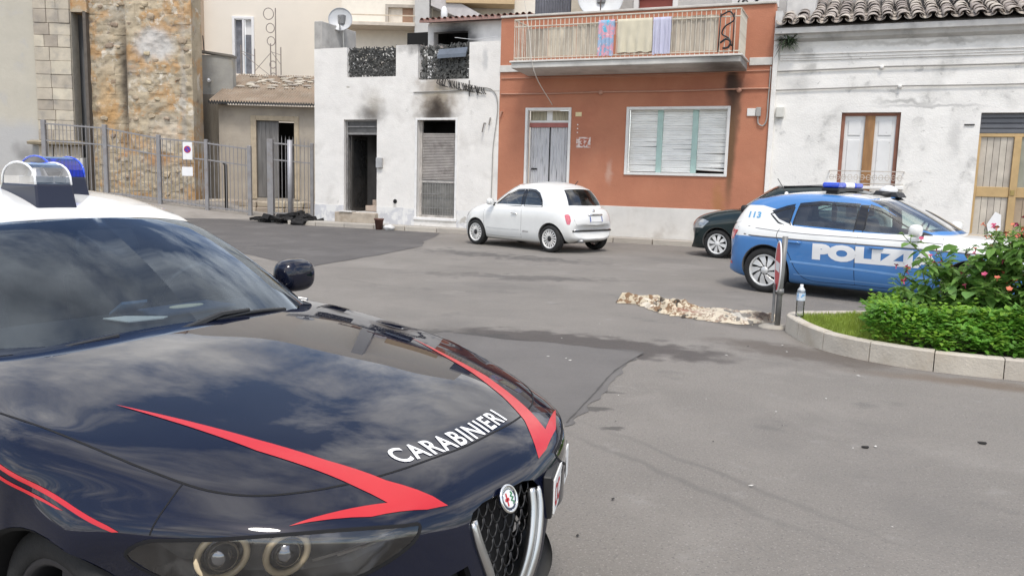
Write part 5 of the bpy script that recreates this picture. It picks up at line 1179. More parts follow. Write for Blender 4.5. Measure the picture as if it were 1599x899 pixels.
# tall cream building far behind
BG = FR('cream_building', 'tall cream building with white balcony window behind the shed', 'building', -11.5, 38)
cream = M('cream_plaster', (.78,.72,.63), .9, var=.04, scale=.6)
BG.part('wall', wall_mesh(-14.3,2.0,0,16,38.0,38.4,[(-12.98,-12.06,5.95,8.45)]), cream)
BG.part('side_wall', MB().box((-15.2,37.6,0),(-14.3,39,16)), M('tan_plaster', (.55,.43,.32), .9, var=.05))
wn_ = BG.part('window_frame', MB().box((-13.02,37.92,5.93),(-12.90,38.1,8.48)).box((-12.14,37.92,5.93),(-12.02,38.1,8.48)).box((-12.90,37.92,8.36),(-12.14,38.1,8.48)).box((-12.56,37.94,5.95),(-12.47,38.08,8.36)), white_plastic, bevel=.01)
BG.part('window_pane', MB().box((-12.9,38.12,5.95),(-12.56,38.14,8.36)), M('grey_pane', (.20,.21,.24), .1, var=.3), wn_)
BG.part('window_pane', MB().box((-12.47,38.12,5.95),(-12.14,38.14,7.7)), M('grey_pane', (.20,.21,.24), .1), wn_)
BG.part('window_blind', MB().box((-12.47,38.11,7.7),(-12.14,38.13,8.36)), white_plastic, wn_)
BG.part('balcony_slab', MB().prism([(-13.1,37.4,5.86),(-11.85,37.4,5.80),(-11.85,37.4,5.66),(-12.9,37.4,5.70)], (0,0,0), (0,.6,0)), M('slab_stone', (.55,.5,.43), .9), bevel=.02)
SC = FR('scaffold_frame', 'thin rusty metal frame with hoops against the cream building', 'frame', -11.4, 36.5)
sfm = M('thin_rusty_iron', (.30,.26,.235), .7, var=.2)
for (a, b) in (((-12.15,7.0),(-12.15,5.1)),((-11.55,6.85),(-11.55,5.3)),((-10.85,7.1),(-10.85,5.4)),((-10.62,8.6),(-10.62,5.5)),((-10.40,6.95),(-10.40,5.5))): SC.part('upright', MB().bar((a[0],36.5,a[1]),(b[0],36.5,b[1]),.035), sfm)
for (a, b) in (((-12.15,6.75),(-11.55,6.55)),((-10.85,6.75),(-10.40,6.62)),((-12.15,6.7),(-10.85,5.7)),((-11.55,5.9),(-10.85,6.7)),((-11.55,5.65),(-10.4,5.55)),((-10.85,6.8),(-10.4,6.2))): SC.part('brace', MB().bar((a[0],36.5,a[1]),(b[0],36.5,b[1]),.022), sfm)
for (u, z, r) in ((-10.92,8.35,.22),(-10.85,7.75,.18),(-10.82,7.2,.17),(-10.75,6.2,.14),(-10.74,5.7,.13)): SC.part('hoop', MB().tube([(u+r*cos(2*pi*i/16),36.5,z+r*1.1*sin(2*pi*i/16)) for i in range(16)], .02, 5, True), sfm)
# pale house behind the burnt one
PB = FR('pale_house', 'pale cream house with balcony behind the burnt white house', 'house', -4.0, 34)
PB.part('wall', wall_mesh(-7.2,1.5,0,13,34.0,34.3,[(-5.30,-4.30,7.62,8.25)]), M('pale_cream_plaster', (.78,.73,.64), .9, var=.04))
PB.part('window_frame', MB().box((-5.42,33.92,7.5),(-5.30,34.05,8.37)).box((-4.30,33.92,7.5),(-4.18,34.05,8.37)).box((-5.30,33.92,8.25),(-4.30,34.05,8.37)), M('grey_frame', (.42,.38,.33), .8))
PB.part('window_pane', MB().box((-5.30,34.1,7.62),(-4.75,34.12,8.25)), M('pale_blind', (.70,.64,.56), .6)); PB.part('shutter', MB().box((-4.75,34.08,7.62),(-4.30,34.12,8.25)), M('brown_blind', (.33,.2,.13), .6))
PB.part('balcony', MB().box((-7.1,32.9,7.35),(-4.1,33.99,7.48)), M('pale_slab', (.58,.52,.44), .9), bevel=.01)
PB.part('balcony_rail', MB().bar((-7.05,32.95,7.75),(-4.1,32.95,7.75),.04).bar((-7.05,32.95,7.48),(-4.1,32.95,7.48),.03), M('cream_rail', (.6,.5,.38), .7))
PB.part('pillar', MB().box((-4.12,33.0,6.5),(-3.55,33.99,13)), M('grey_pillar', (.50,.49,.47), .9, var=.05))
PB.part('stair_slab', MB().prism([(-3.5,33.1,8.9),(-1.2,33.1,7.75),(-1.2,33.1,7.3),(-3.5,33.1,8.2)], (0,0,0), (0,.8,0)), M('lilac_grey', (.52,.49,.48), .9))
PB.part('awning', MB().box((-2.9,33.0,8.3),(-.2,33.9,9.6)), M('ochre_panel', (.52,.38,.22), .8, var=.06), bevel=.01)
PB.part('bulb_lamp', MB().ball((-2.95,32.9,7.85), (.14,.14,.30), 12, 8), white_plastic, smooth=True)
# iron fence: runs of bars between posts
FN = FR('iron_fence', 'tall grey iron bar fence with square posts before the church', 'fence', -10, 27.5)
fnm = M('fence_grey', (.27,.265,.27), .6, .2, var=.12, grime=((.2,.15,.12),4,.5))
posts = [(-15.8,.55,3.05,.14),(-13.76,.52,2.95,.14),(-11.97,.37,2.66,.13),(-10.38,.15,2.55,.12),(-8.93,.02,2.38,.13),(-8.22,0,2.62,.20),(-6.83,0,2.52,.11)]
for (u, zb, zt, w2) in posts: FN.part('post', MB().box((u-w2/2,27.5-w2/2,zb-.15),(u+w2/2,27.5+w2/2,zt)), fnm, bevel=.012)
mid = (-7.55,0,2.62,.13); FN.part('post', MB().tube([(-7.55,27.42,-.05),(-7.55,27.42,2.60)], .085, 12), M('pale_tube', (.40,.40,.42), .5, .3), smooth=True)
br = part('bar', MB().tube([(0,0,0),(0,0,1)], .0125, 5).add([(.0,0,1.06),(.012,0,1),(-.012,0,1)], [(0,1,2)]), fnm, FN.o, local=True); fb = True
for a, b in zip(posts, posts[1:]):
    if a[0] == -8.93: continue
    za, zb_ = a[2]-.12, b[2]-.12
    FN.part('rail', MB().bar((a[0],27.5,za),(b[0],27.5,zb_),.05,.05), fnm); FN.part('rail', MB().bar((a[0],27.5,za-.55),(b[0],27.5,zb_-.55),.045,.045), fnm); FN.part('rail', MB().bar((a[0],27.5,a[1]+.16),(b[0],27.5,b[1]+.16),.045,.045), fnm)
    n_ = int(abs(b[0]-a[0])/.125)
    for k in range(1, n_):
        t = k/n_; o = br if fb else copy(br, FN.o); fb = False
        z0 = a[1]+(b[1]-a[1])*t+.10; z1 = za+(zb_-za)*t+(.16 if a[0] < -8.3 and False else .0)+(.14 if a[0] > -8.3 else -.02); o.location = FN.p(a[0]+(b[0]-a[0])*t, 27.5, z0); o.scale = (1,1,z1-z0)
SG = FR('no_parking_sign', 'small no parking sign with blue and red disc on the church fence', 'sign', -10.95, 27.35)
SG.part('board', MB().box((-11.11,27.36,1.86),(-10.79,27.38,2.44)), white_vinyl, bevel=.006)
def ring2(c, r0, r1, d): return MB().grid([[(c[0]+r*cos(2*pi*i/28), d, c[1]+r*sin(2*pi*i/28)) for r in (r0, r1)] for i in range(29)])
SG.part('disc', MB().prism([(-10.95+.105*cos(2*pi*i/28),27.357,2.20+.105*sin(2*pi*i/28)) for i in range(28)], (0,0,0), (0,-.002,0)), M('sign_blue', (.05,.06,.42), .5, var=0))
SG.part('red_ring', ring2((-10.95,2.20), .088, .115, 27.352), ink_red); SG.part('red_slash', MB().bar((-11.02,27.352,2.27),(-10.88,27.352,2.13),.004,.028), ink_red)
SG2 = FR('blank_board', 'plain white board hung below the no parking sign', 'sign', -10.97, 27.35)
SG2.part('board', MB().box((-11.15,27.36,1.32),(-10.79,27.38,1.62)), white_vinyl, bevel=.006)
SG2.part('hook', MB().tube([(-11.1,27.37,1.62),(-11.1,27.42,1.70)], .006, 5), satin_metal); SG2.part('hook', MB().tube([(-10.84,27.37,1.62),(-10.84,27.42,1.70)], .006, 5), satin_metal)
tag(part('yard_post', MB().tube([tuple(cf(-9.98,28.2,.1)),tuple(cf(-9.98,28.2,1.72)),tuple(cf(-10.04,28.2,1.80))], .055, 8), black_trim, smooth=True), 'thin black bent post behind the iron fence', 'post')
# satellite dishes
def dish(name, label, c, r, az, el, mt, pole):
    t = thing(name, label, 'dish', c); c = Vector(c); prof = [(r*k/8, -.22*r*(1-(k/8)**2)) for k in range(9)]+[(r*1.0,.012),(r*.97,.02)]
    R_ = Matrix.Rotation(az, 4, 'Z')@Matrix.Rotation(el, 4, 'X')
    mb = MB().lathe(prof, 36, ax='y'); mb.v = [tuple(R_@Vector((v[0], -v[1], v[2]))) for v in mb.v]; part('reflector', mb, mt, t, smooth=True, local=True)
    arm = R_@Vector((0,-r*.85,-.12*r)); lo = R_@Vector((0,0,-r*.92))
    part('feed_arm', MB().tube([tuple(lo), tuple(arm)], .018, 6), satin_metal, t, local=True)
    part('feed_head', MB().tube([tuple(arm+R_@Vector((0,-.05,-.02))), tuple(arm+R_@Vector((0,.12,.05)))], .04, 10), M('feed_grey', (.25,.25,.25), .5), t, local=True)
    part('mast', MB().tube([(0,.12,-.1),(0,.2,-pole)], .025, 8), satin_metal, t, local=True)
    part('mount', MB().box((-.1,.0,-.14),(.1,.2,.14)), M('mount_grey', (.2,.2,.2), .6), t, bevel=.015, local=True)
dm = M('dish_grey', (.50,.51,.52), .5, .1, var=.06)
dish('satellite_dish', 'grey satellite dish on the burnt white house roof', (-14.72,21.3,6.15), .36, rad(28), rad(-12), dm, 1.0)
dish('satellite_dish', 'large pale satellite dish behind the terracotta house balcony', (-6.75,21.9,6.45), .62, rad(20), rad(-12), M('dish_white', (.60,.61,.61), .5, var=.05), 1.9)
# laundry over the balcony rail
def towel(name, label, x0, x1, z0, mt, seed):
    rows = []; n_ = 26
    for j in range(13):
        t = j/12; z = 5.33-(5.33-z0)*t; rows.append([(x0+(x1-x0)*i/n_+.02*noise.noise(Vector((i*.2,t*2,seed))), 19.315-.022*sin(i*.95+seed)*(.3+t)-.015*noise.noise(Vector((i*.3,t*3,seed+4))), z+(.03*noise.noise(Vector((i*.25,seed,1))) if j == 12 else 0)) for i in range(n_+1)])
    back = [[(p[0], 19.385+.01*sin(i), 5.33-(5.33-5.0)*k/4) for i, p in enumerate(rows[0])] for k in range(5)]
    tag(part(name, MB().grid(list(reversed(back[1:]))+[[(p[0],19.35,5.342) for p in rows[0]]]+rows), mt, smooth=True), label, 'towel')
def floral():
    m = M('floral_towel', (.30,.42,.58), .95, var=.15, scale=6, patches=(((.66,.33,.40),5,.50,.54,.95),((.10,.45,.62),7,.56,.60,.95),((.80,.55,.55),9,.60,.63,.8)), sheen=.3); return m
towel('towel', 'blue and pink floral towel on the balcony railing', -5.97,-5.58, 4.50, floral(), 1.)
towel('towel', 'wide cream sheet hung on the balcony railing', -5.50,-4.66, 4.56, M('cream_cloth', (.60,.55,.42), .95, var=.05, sheen=.3), 5.)
towel('towel', 'striped lilac towel beside the cream sheet on the railing', -4.64,-4.22, 4.50, M('lilac_cloth', (.50,.50,.62), .95, var=.12, scale=5, stretch=(6,1,.2), sheen=.3), 9.)
# drop cable in front of the terracotta house
tag(part('drop_cable', MB().tube(spl([(-8.05,19.3,6.6),(-7.75,19.25,5.2),(-7.6,19.3,4.2),(-7.45,20.3,3.45)], 10), .010, 6), M('white_cable', (.62,.58,.52), .6), smooth=True), 'thin pale cable hanging past the balcony to the door', 'cable')
# ------------------------------------------------------------------ parked hatchbacks
def sc(ST, RG, kx, ky, kz):
    return [(x*kx, c*kx, p, [(y*ky, z*kz) for y, z in pts]) for x, c, p, pts in ST], [tuple((a[0]*kx, a[1]*ky, a[2]*kz) for a in bt) for bt in RG]
LST = [
 (2.12,.35,3.2,[(0,.18),(.45,.18),(.62,.24),(.68,.32),(.66,.38),(.55,.41),(.28,.42),(0,.42)]),
 (2.19,.50,3.2,[(0,.16),(.58,.17),(.76,.28),(.82,.42),(.80,.54),(.66,.59),(.34,.61),(0,.615)]),
 (2.08,.55,3.3,[(0,.16),(.68,.17),(.84,.30),(.885,.50),(.875,.65),(.74,.72),(.38,.745),(0,.75)]),
 (1.75,.40,3.2,[(0,.16),(.74,.17),(.865,.31),(.905,.53),(.895,.72),(.78,.82),(.40,.855),(0,.86)]),
 (1.25,.25,3.0,[(0,.16),(.76,.17),(.87,.32),(.905,.55),(.90,.77),(.80,.89),(.42,.935),(0,.94)]),
 (.80,.15,3.0,[(0,.16),(.77,.17),(.87,.32),(.90,.55),(.90,.79),(.81,.92),(.42,.95),(0,.955)]),
 (0,0,3.0,[(0,.16),(.77,.17),(.87,.32),(.898,.55),(.90,.81),(.815,.93),(.42,.95),(0,.95)]),
 (-.8,0,3.0,[(0,.16),(.77,.17),(.87,.32),(.902,.56),(.903,.83),(.815,.96),(.42,.97),(0,.97)]),
 (-1.4,-.03,3.0,[(0,.17),(.76,.18),(.87,.33),(.908,.57),(.905,.85),(.81,.985),(.42,1.0),(0,1.0)]),
 (-1.80,-.10,3.0,[(0,.19),(.72,.20),(.84,.34),(.885,.57),(.88,.85),(.77,.99),(.40,1.005),(0,1.005)]),
 (-2.02,-.26,3.0,[(0,.22),(.66,.24),(.79,.36),(.84,.56),(.82,.78),(.70,.92),(.36,.95),(0,.955)]),
 (-2.09,-.33,3.0,[(0,.25),(.58,.27),(.71,.37),(.76,.50),(.74,.64),(.63,.73),(.33,.76),(0,.765)]),
 (-2.07,-.30,3.0,[(0,.30),(.45,.31),(.56,.38),(.60,.46),(.58,.53),(.50,.57),(.26,.59),(0,.59)])]
LRG = [((1.00,0,.93),(.12,0,1.405)),((.97,.35,.93),(.10,.28,1.40)),((.82,.66,.91),(.02,.50,1.375)),((.62,.765,.90),(-.10,.575,1.36)),((.30,.80,.91),(-.30,.60,1.375)),((-.5,.82,.93),(-.75,.605,1.395)),((-1.2,.80,.96),(-1.25,.575,1.375)),((-1.72,.73,.97),(-1.60,.53,1.32)),((-1.93,.60,.965),(-1.72,.46,1.30)),((-1.99,.3,.97),(-1.76,.25,1.318)),((-2.0,0,.97),(-1.77,0,1.322))]
FST = [
 (1.74,.30,2.6,[(0,.2),(.40,.2),(.52,.28),(.57,.38),(.55,.46),(.44,.50),(.22,.52),(0,.52)]),
 (1.80,.42,2.6,[(0,.17),(.54,.18),(.68,.30),(.72,.44),(.69,.57),(.54,.64),(.28,.67),(0,.675)]),
 (1.71,.45,2.6,[(0,.17),(.64,.18),(.76,.32),(.795,.50),(.765,.67),(.62,.76),(.32,.80),(0,.81)]),
 (1.45,.30,2.6,[(0,.17),(.68,.18),(.79,.33),(.815,.53),(.79,.74),(.66,.85),(.34,.89),(0,.90)]),
 (1.05,.16,2.6,[(0,.17),(.70,.18),(.795,.33),(.815,.54),(.80,.78),(.69,.92),(.36,.97),(0,.98)]),
 (.60,.10,2.6,[(0,.17),(.70,.18),(.795,.33),(.812,.54),(.80,.82),(.70,.945),(.36,.975),(0,.98)]),
 (-.20,0,2.6,[(0,.17),(.70,.18),(.795,.33),(.812,.54),(.80,.84),(.71,.95),(.36,.96),(0,.96)]),
 (-1.0,-.05,2.6,[(0,.17),(.70,.18),(.795,.33),(.815,.54),(.805,.85),(.715,.95),(.36,.96),(0,.96)]),
 (-1.40,-.15,2.6,[(0,.2),(.66,.21),(.77,.34),(.80,.54),(.79,.80),(.70,.93),(.36,.955),(0,.96)]),
 (-1.62,-.25,2.6,[(0,.24),(.60,.26),(.72,.37),(.76,.54),(.745,.74),(.65,.86),(.33,.90),(0,.91)]),
 (-1.73,-.30,2.6,[(0,.28),(.54,.30),(.66,.40),(.70,.52),(.68,.63),(.58,.71),(.3,.74),(0,.745)]),
 (-1.75,-.28,2.6,[(0,.32),(.45,.34),(.55,.41),(.59,.48),(.57,.53),(.48,.57),(.25,.585),(0,.59)])]
FRG = [((1.00,0,.94),(.22,0,1.42)),((.96,.32,.94),(.20,.26,1.415)),((.82,.58,.93),(.12,.45,1.395)),((.64,.69,.92),(.0,.52,1.38)),((.30,.73,.92),(-.2,.545,1.40)),((-.4,.745,.93),(-.6,.55,1.405)),((-1.0,.73,.93),(-.92,.53,1.38)),((-1.30,.665,.92),(-1.08,.49,1.345)),((-1.44,.55,.92),(-1.16,.43,1.335)),((-1.51,.27,.92),(-1.20,.22,1.352)),((-1.52,0,.92),(-1.21,0,1.357))]
def hatch(car, ST, RG, crown, pnt, ax, R, arR, rimr, style, wheel_mt, side_polys, trackw, roof_mt=None, white_lower=None, white_upper=None, pillar_polys=(), seat_mt=None, hood_mt=None):
    """Builds body, greenhouse, glass, wheels and cabin; returns (skin of lower body, skin of greenhouse)."""
    lb = body_bm(ST, 6, 5); hb = house_bm(RG, 6, 7, .025, crown); sl_, sh_ = Skin(lb), Skin(hb)
    for x in ax: arch(lb, x, arR, R+.01, 0)
    base = [Vector(b) for b, t in RG]; ring = [(b.x*.985, b.y*.94) for b in base]
    hole = [(x, -y, 1) for x, y in reversed(ring)]+[(x, y, 1) for x, y in ring[1:-1]]
    bmesh.ops.delete(lb, geom=cut(lb, hole, (0,0,-1), face=.4), context='FACES')
    if hood_mt:
        b0 = base[0]; hp = [(b0.x-.12, .0),(base[2].x-.03, base[2].y+.06),(1.25,.80),(1.75,.76),(1.98,.56),(2.04,.3),(2.06,0)]
        P = [(x, y, 1) for x, y in hp]+[(x, -y, 1) for x, y in reversed(hp[1:-1])]
        skin_part('hood', take(lb, cut(lb, P, (0,0,-1), face=.4)), hood_mt, car, sl_)
    for s in (1, -1):
        if white_lower: skin_part('white_band', take(lb, [f for f in cut(lb, [(x, s, z) for x, z in white_lower], (0,-s,0), face=.02) if f.calc_center_median().y*s > 0]), white_paint, car, sl_)
        if white_upper: skin_part('white_quarter', take(hb, [f for f in cut(hb, [(x, s, z) for x, z in white_upper], (0,-s,-.05), face=.02) if f.calc_center_median().y*s > .02]), white_paint, car, sh_) if False else None
    # windscreen and rear window from the ring
    def pane(idx, inset_b, inset_t, sy):
        b = [Vector(RG[i][0]) for i in idx]; t = [Vector(RG[i][1]) for i in idx]
        B_ = [p.lerp(q, inset_b) for p, q in zip(b, t)]; T_ = [p.lerp(q, 1-inset_t) for p, q in zip(b, t)]
        B_ = [Vector((p.x, p.y*sy, p.z)) for p in B_]; T_ = [Vector((p.x, p.y*sy, p.z)) for p in T_]
        up = (T_[0]-B_[0]); nrm = Vector((up.z, 0, -up.x)); 
        if nrm.x*(1 if idx[0] == 0 else -1) < 0: nrm = -nrm
        P = [mir(p) for p in reversed(B_)]+B_[1:]+list(reversed(T_))+[mir(p) for p in T_[1:]]
        return take(hb, cut(hb, P, -nrm, face=.25))
    wsn = pane([0,1,2,3], .10, .04, .95); L_ = len(RG)-1; rwn = pane([L_, L_-1, L_-2], .14, .07, .98)
    gl = []
    for s in (1, -1):
        for P in side_polys: gl.append(take(hb, [f for f in cut(hb, [(x, s, z) for x, z in P], (0,-s,-.1), face=.2) if f.calc_center_median().y*s > 0]))
        for P in pillar_polys: skin_part('pillar_trim', take(hb, [f for f in cut(hb, [(x, s, z) for x, z in P], (0,-s,-.1), face=.2) if f.calc_center_median().y*s > 0]), gloss_black, car, sh_)
        if white_upper: skin_part('white_quarter', take(hb, [f for f in cut(hb, [(x, s, z) for x, z in white_upper], (0,-s,-.05), face=.02) if f.calc_center_median().y*s > .02]), white_paint, car, sh_)
    if roof_mt: skin_part('roof', take(hb, [f for f in hb.faces if f.normal.z > .955 and abs(f.calc_center_median().y) < .46]), roof_mt, car, sh_)
    skin_part('body', lb, pnt, car, sl_); skin_part('cabin_frame', hb, pnt, car, sh_)
    skin_part('windscreen', wsn, car_glass, car, sh_); skin_part('rear_window', rwn, dark_glass, car, sh_)
    for g in gl: skin_part('side_window', g, car_glass, car, sh_)
    for s in (1, -1):
        for P in side_polys: ribbon_along('window_seal', sh_, [sh_.drop((x, s*1.5, z), (0,-s,-.1), 0) for x, z in [(Vector(p)).lerp(Vector(q), k/4) for p, q in zip(P, P[1:]+P[:1]) for k in range(4)]], .022, black_trim, car, lift=.001, n=1, closed=True)
    for x in ax:
        arch_parts(car, sl_, x, arR, R+.01, .42, pnt)
        for s in (1, -1): wheel(car, x, s*(trackw), R, .20, style, wheel_mt, rimr)
    hw = base[5].y*.9
    part('floor_pan', MB().box((base[0].x-.2,-hw,.26),(base[-1].x+.3,hw,.30)), dark_void, car, local=True)
    for s in (1, -1): part('door_card', MB().box((base[0].x-.3,s*hw,.28),(base[-1].x+.4,s*(hw+.02),.92)), dash_mat, car, local=True)
    part('dashboard', MB().prism([(base[0].x-.10,0,.90),(base[0].x-.32,0,.98),(base[0].x-.50,0,.97),(base[0].x-.55,0,.70),(base[0].x-.2,0,.5)], (0,-hw,0), (0,hw,0)), dash_mat, car, bevel=.02, local=True)
    for y in (-.36, .36):
        m_ = MB(); seat(m_, base[5].x+.25, y, .40, .46, .58); part('front_seat', m_, seat_mt or cloth_dark, car, bevel=.03, seg=2, local=True)
        m_ = MB(); seat(m_, base[6].x+.12, y, .44, .52, .46); part('rear_seat', m_, seat_mt or cloth_dark, car, bevel=.03, seg=2, local=True)
    C_ = Vector((base[0].x-.62,.36,.95)); A, B = Vector((0,1,0)), Vector((.40,0,.92)); sw = MB().tube([C_+(A*cos(a)+B*sin(a))*.18 for a in [2*pi*i/24 for i in range(24)]], .014, 8, True)
    for a in (0, pi, -pi/2): sw.bar(C_, C_+(A*cos(a)+B*sin(a))*.18, .03, .015)
    part('steering_wheel', sw, seat_mt or black_trim, car, local=True)
    return sl_, sh_
def side_line(name, sk, pts, s, w_, mt, car, lift=.001, n=6):
    return ribbon_along(name, sk, [sk.drop((x, s*1.6, z), (0,-s,0), 0) for x, z in pts], w_, mt, car, lift=lift, n=n)
def lamp_patch(name, sk, pts, d, mt, car, lift=.004):
    return decal(name, sk, [pts], d, mt, car, lift=lift, step=.05)

# --- blue and white police hatchback
def build_police():
    car = thing('police_car', 'blue and white police hatchback with roof lights beside the planted island', 'car', PC_POS, PC_ROT)
    front = [(-.02,.965),(.78,.94),(.50,1.10),(.14,1.295),(-.02,1.34)]; rear = [(-.14,.97),(-.14,1.34),(-.66,1.355),(-.95,1.315),(-.99,1.0)]; quart = [(-1.04,1.01),(-1.01,1.30),(-1.12,1.275),(-1.34,1.19),(-1.20,1.07)]
    sl_, sh_ = hatch(car, LST, LRG, .06, police_blue, (1.318,-1.318), .318, .36, .222, 'fan9', silver_paint, [front, rear, quart], .80, roof_mt=white_paint,
        white_lower=[(-2.2,.79),(-1.3,.79),(0,.775),(1.2,.755),(1.95,.68),(2.0,.74),(1.4,1.2),(-2.2,1.2)], white_upper=[(-2.2,.9),(-.94,.9),(-1.10,1.16),(-1.50,1.245),(-2.2,1.245)], pillar_polys=[[(-.025,.97),(-.135,.975),(-.135,1.325),(-.025,1.325)]], hood_mt=white_paint)
    for s in (1, -1):
        side_line('band_line', sl_, [(-1.95,.80),(-1.3,.793),(0,.778),(1.0,.764),(1.7,.72)], s, .018, M('band_grey', (.10,.10,.11), .5), car)
        side_line('band_line', sl_, [(-1.9,.875),(-1.0,.875),(0,.862),(.95,.85)], s, .010, M('band_grey', (.10,.10,.11), .5), car)
        for pts in ([(-.07,.95),(-.08,.6),(-.07,.24)], [(.93,.92),(.96,.6),(.86,.24)], [(-1.10,.98),(-1.16,.80),(-1.0,.62),(-.86,.36),(-.72,.245),(-.07,.235),(.86,.235)]): side_line('door_gap', sl_, pts, s, .008, seam_mat, car)
        for x in (-.93, .02 if False else -.0+.0, ):
            pass
        for x in (-.98, .10): part('door_handle', MB().tube([sl_.drop((x+d_, s*1.5, .745), (0,-s,0), .018) for d_ in (0,.09,.18)], [.010,.014,.010], 8), police_blue, car, smooth=True, local=True)
        side_line('flank_highlight', sl_, [(-.95,.475),(0,.445),(.9,.40)], s, .03, M('pale_blue_strip', (.16,.33,.62), .3, coat=.5), car)  # paler blue strip: a highlight along the flank, put in as colour
        side_line('sill_line', sl_, [(-.9,.30),(0,.285),(.85,.275)], s, .016, M('pale_blue_strip', (.16,.33,.62), .3), car)
        ux = (-1,0,0) if s > 0 else (1,0,0)
        lamp_patch('tail_lamp', sl_, [(-1.86,s*1.2,.735),(-1.88,s*1.2,.865),(-2.3,s*1.2,.875),(-2.3,s*1.2,.735)] if False else [(-1.80,s*.9,.86),(-1.92,s*.9,.73),(-2.02,s*.80,.72),(-2.08,s*.62,.72),(-2.08,s*.60,.86),(-1.98,s*.80,.875)], (.5,-s*.86,0), red_lens, car)
        lamp_patch('reflector', sl_, [(-1.93,s*.9,.365),(-1.93,s*.9,.405),(-2.06,s*.7,.405),(-2.06,s*.7,.365)], (.5,-s*.86,0), red_lens, car)
        put_text('door_lettering', sl_, 'POLIZIA', .255, (.14 if s < 0 else .12, s*1.5, .555), ux, (0,0,1), (0,-s,0), white_vinyl, car, bold=.022, sx=1.62, space=1.04)
        put_text('pillar_number', sh_, '113', .115, (-1.60, s*1.5, 1.05), ux, (0,0,1), (0,-s,0), M('number_blue', (.10,.33,.58), .5, var=0), car, bold=.004, sx=1.25, space=1.1, lift=.004) 
        mirror_parts(car, .66, s*.98, 1.0, s, white_paint, .11, .08)
        lamp_patch('headlamp', sl_, [(1.72,s*.9,.70),(1.80,s*.9,.60),(2.0,s*.75,.56),(2.08,s*.52,.57),(2.02,s*.50,.68),(1.86,s*.80,.74)], (-.6,-s*.6,-.3), M('headlamp_glass', (.45,.47,.5), .08, .5, var=.3, scale=15, coat=1), car)
    part('front_grille', MB().grid([[sl_.drop((4, y, z), (-1,0,0), .004) for y in (-.42,-.2,0,.2,.42)] for z in (.47,.52,.57)]), gloss_black, car, smooth=True, local=True)
    part('number_plate', MB().box((-2.135,-.26,.60),(-2.115,.26,.71)), plate_white, car, bevel=.003, local=True)
    part('rear_bumper_trim', MB().grid([[sl_.drop((-4, y, z), (1,0,0), .004) for y in (-.5,-.25,0,.25,.5)] for z in (.33,.38,.43)]), black_trim, car, smooth=True, local=True)
    zr = 1.455
    lbm = part('light_bar', MB().box((-.74,-.50,zr+.005),(-.50,.50,zr+.045)), black_trim, car, bevel=.012, seg=2, local=True)
    for y_ in (-.38, .38): part('bar_foot', MB().box((-.70,y_-.04,zr-.06),(-.54,y_+.04,zr+.01)), black_trim, lbm, local=True)
    for y0, y1, m_ in ((-.50,-.18,blue_lamp),(-.17,.17,white_plastic),(.18,.50,blue_lamp)): part('lamp_section', MB().box((-.735,y0,zr+.048),(-.505,y1,zr+.125)), m_, lbm, bevel=.03, seg=3, local=True)
    part('roof_rack_tube', MB().tube([(.0,-.30,zr-.02),(.12,0,zr),(.0,.30,zr-.02)], .02, 8), black_trim, car, smooth=True, local=True)
    bc = part('roof_beacon', MB().prism([(.20,-.16,zr-.06),(-.16,-.16,zr-.03),(-.13,-.14,zr+.03),(.14,-.14,zr+.01)], (0,0,0), (0,.32,0)), black_trim, car, bevel=.01, local=True)
    part('beacon_dome', MB().ball((0,0,zr+.02), (.12,.12,.085), 16, 9), M('beacon_white', (.70,.70,.70), .2, var=.05, coat=.5), bc, smooth=True, local=True)
    part('aerial', MB().tube([(-1.45,0,1.40),(-1.60,0,1.62)], .006, 6), black_trim, car, local=True)
    part('aerial_base', MB().lathe([(.03,1.37),(.025,1.42),(.0,1.43)], 10, c=(-1.45,0,0)), white_plastic, car, local=True)
    part('exhaust', MB().tube([(-2.0,.5,.27),(-2.12,.5,.27)], .03, 10), chrome, car, local=True)
    return car
PC_POS = (.43,12.38,0); PC_ROT = rad(-19)
build_police()
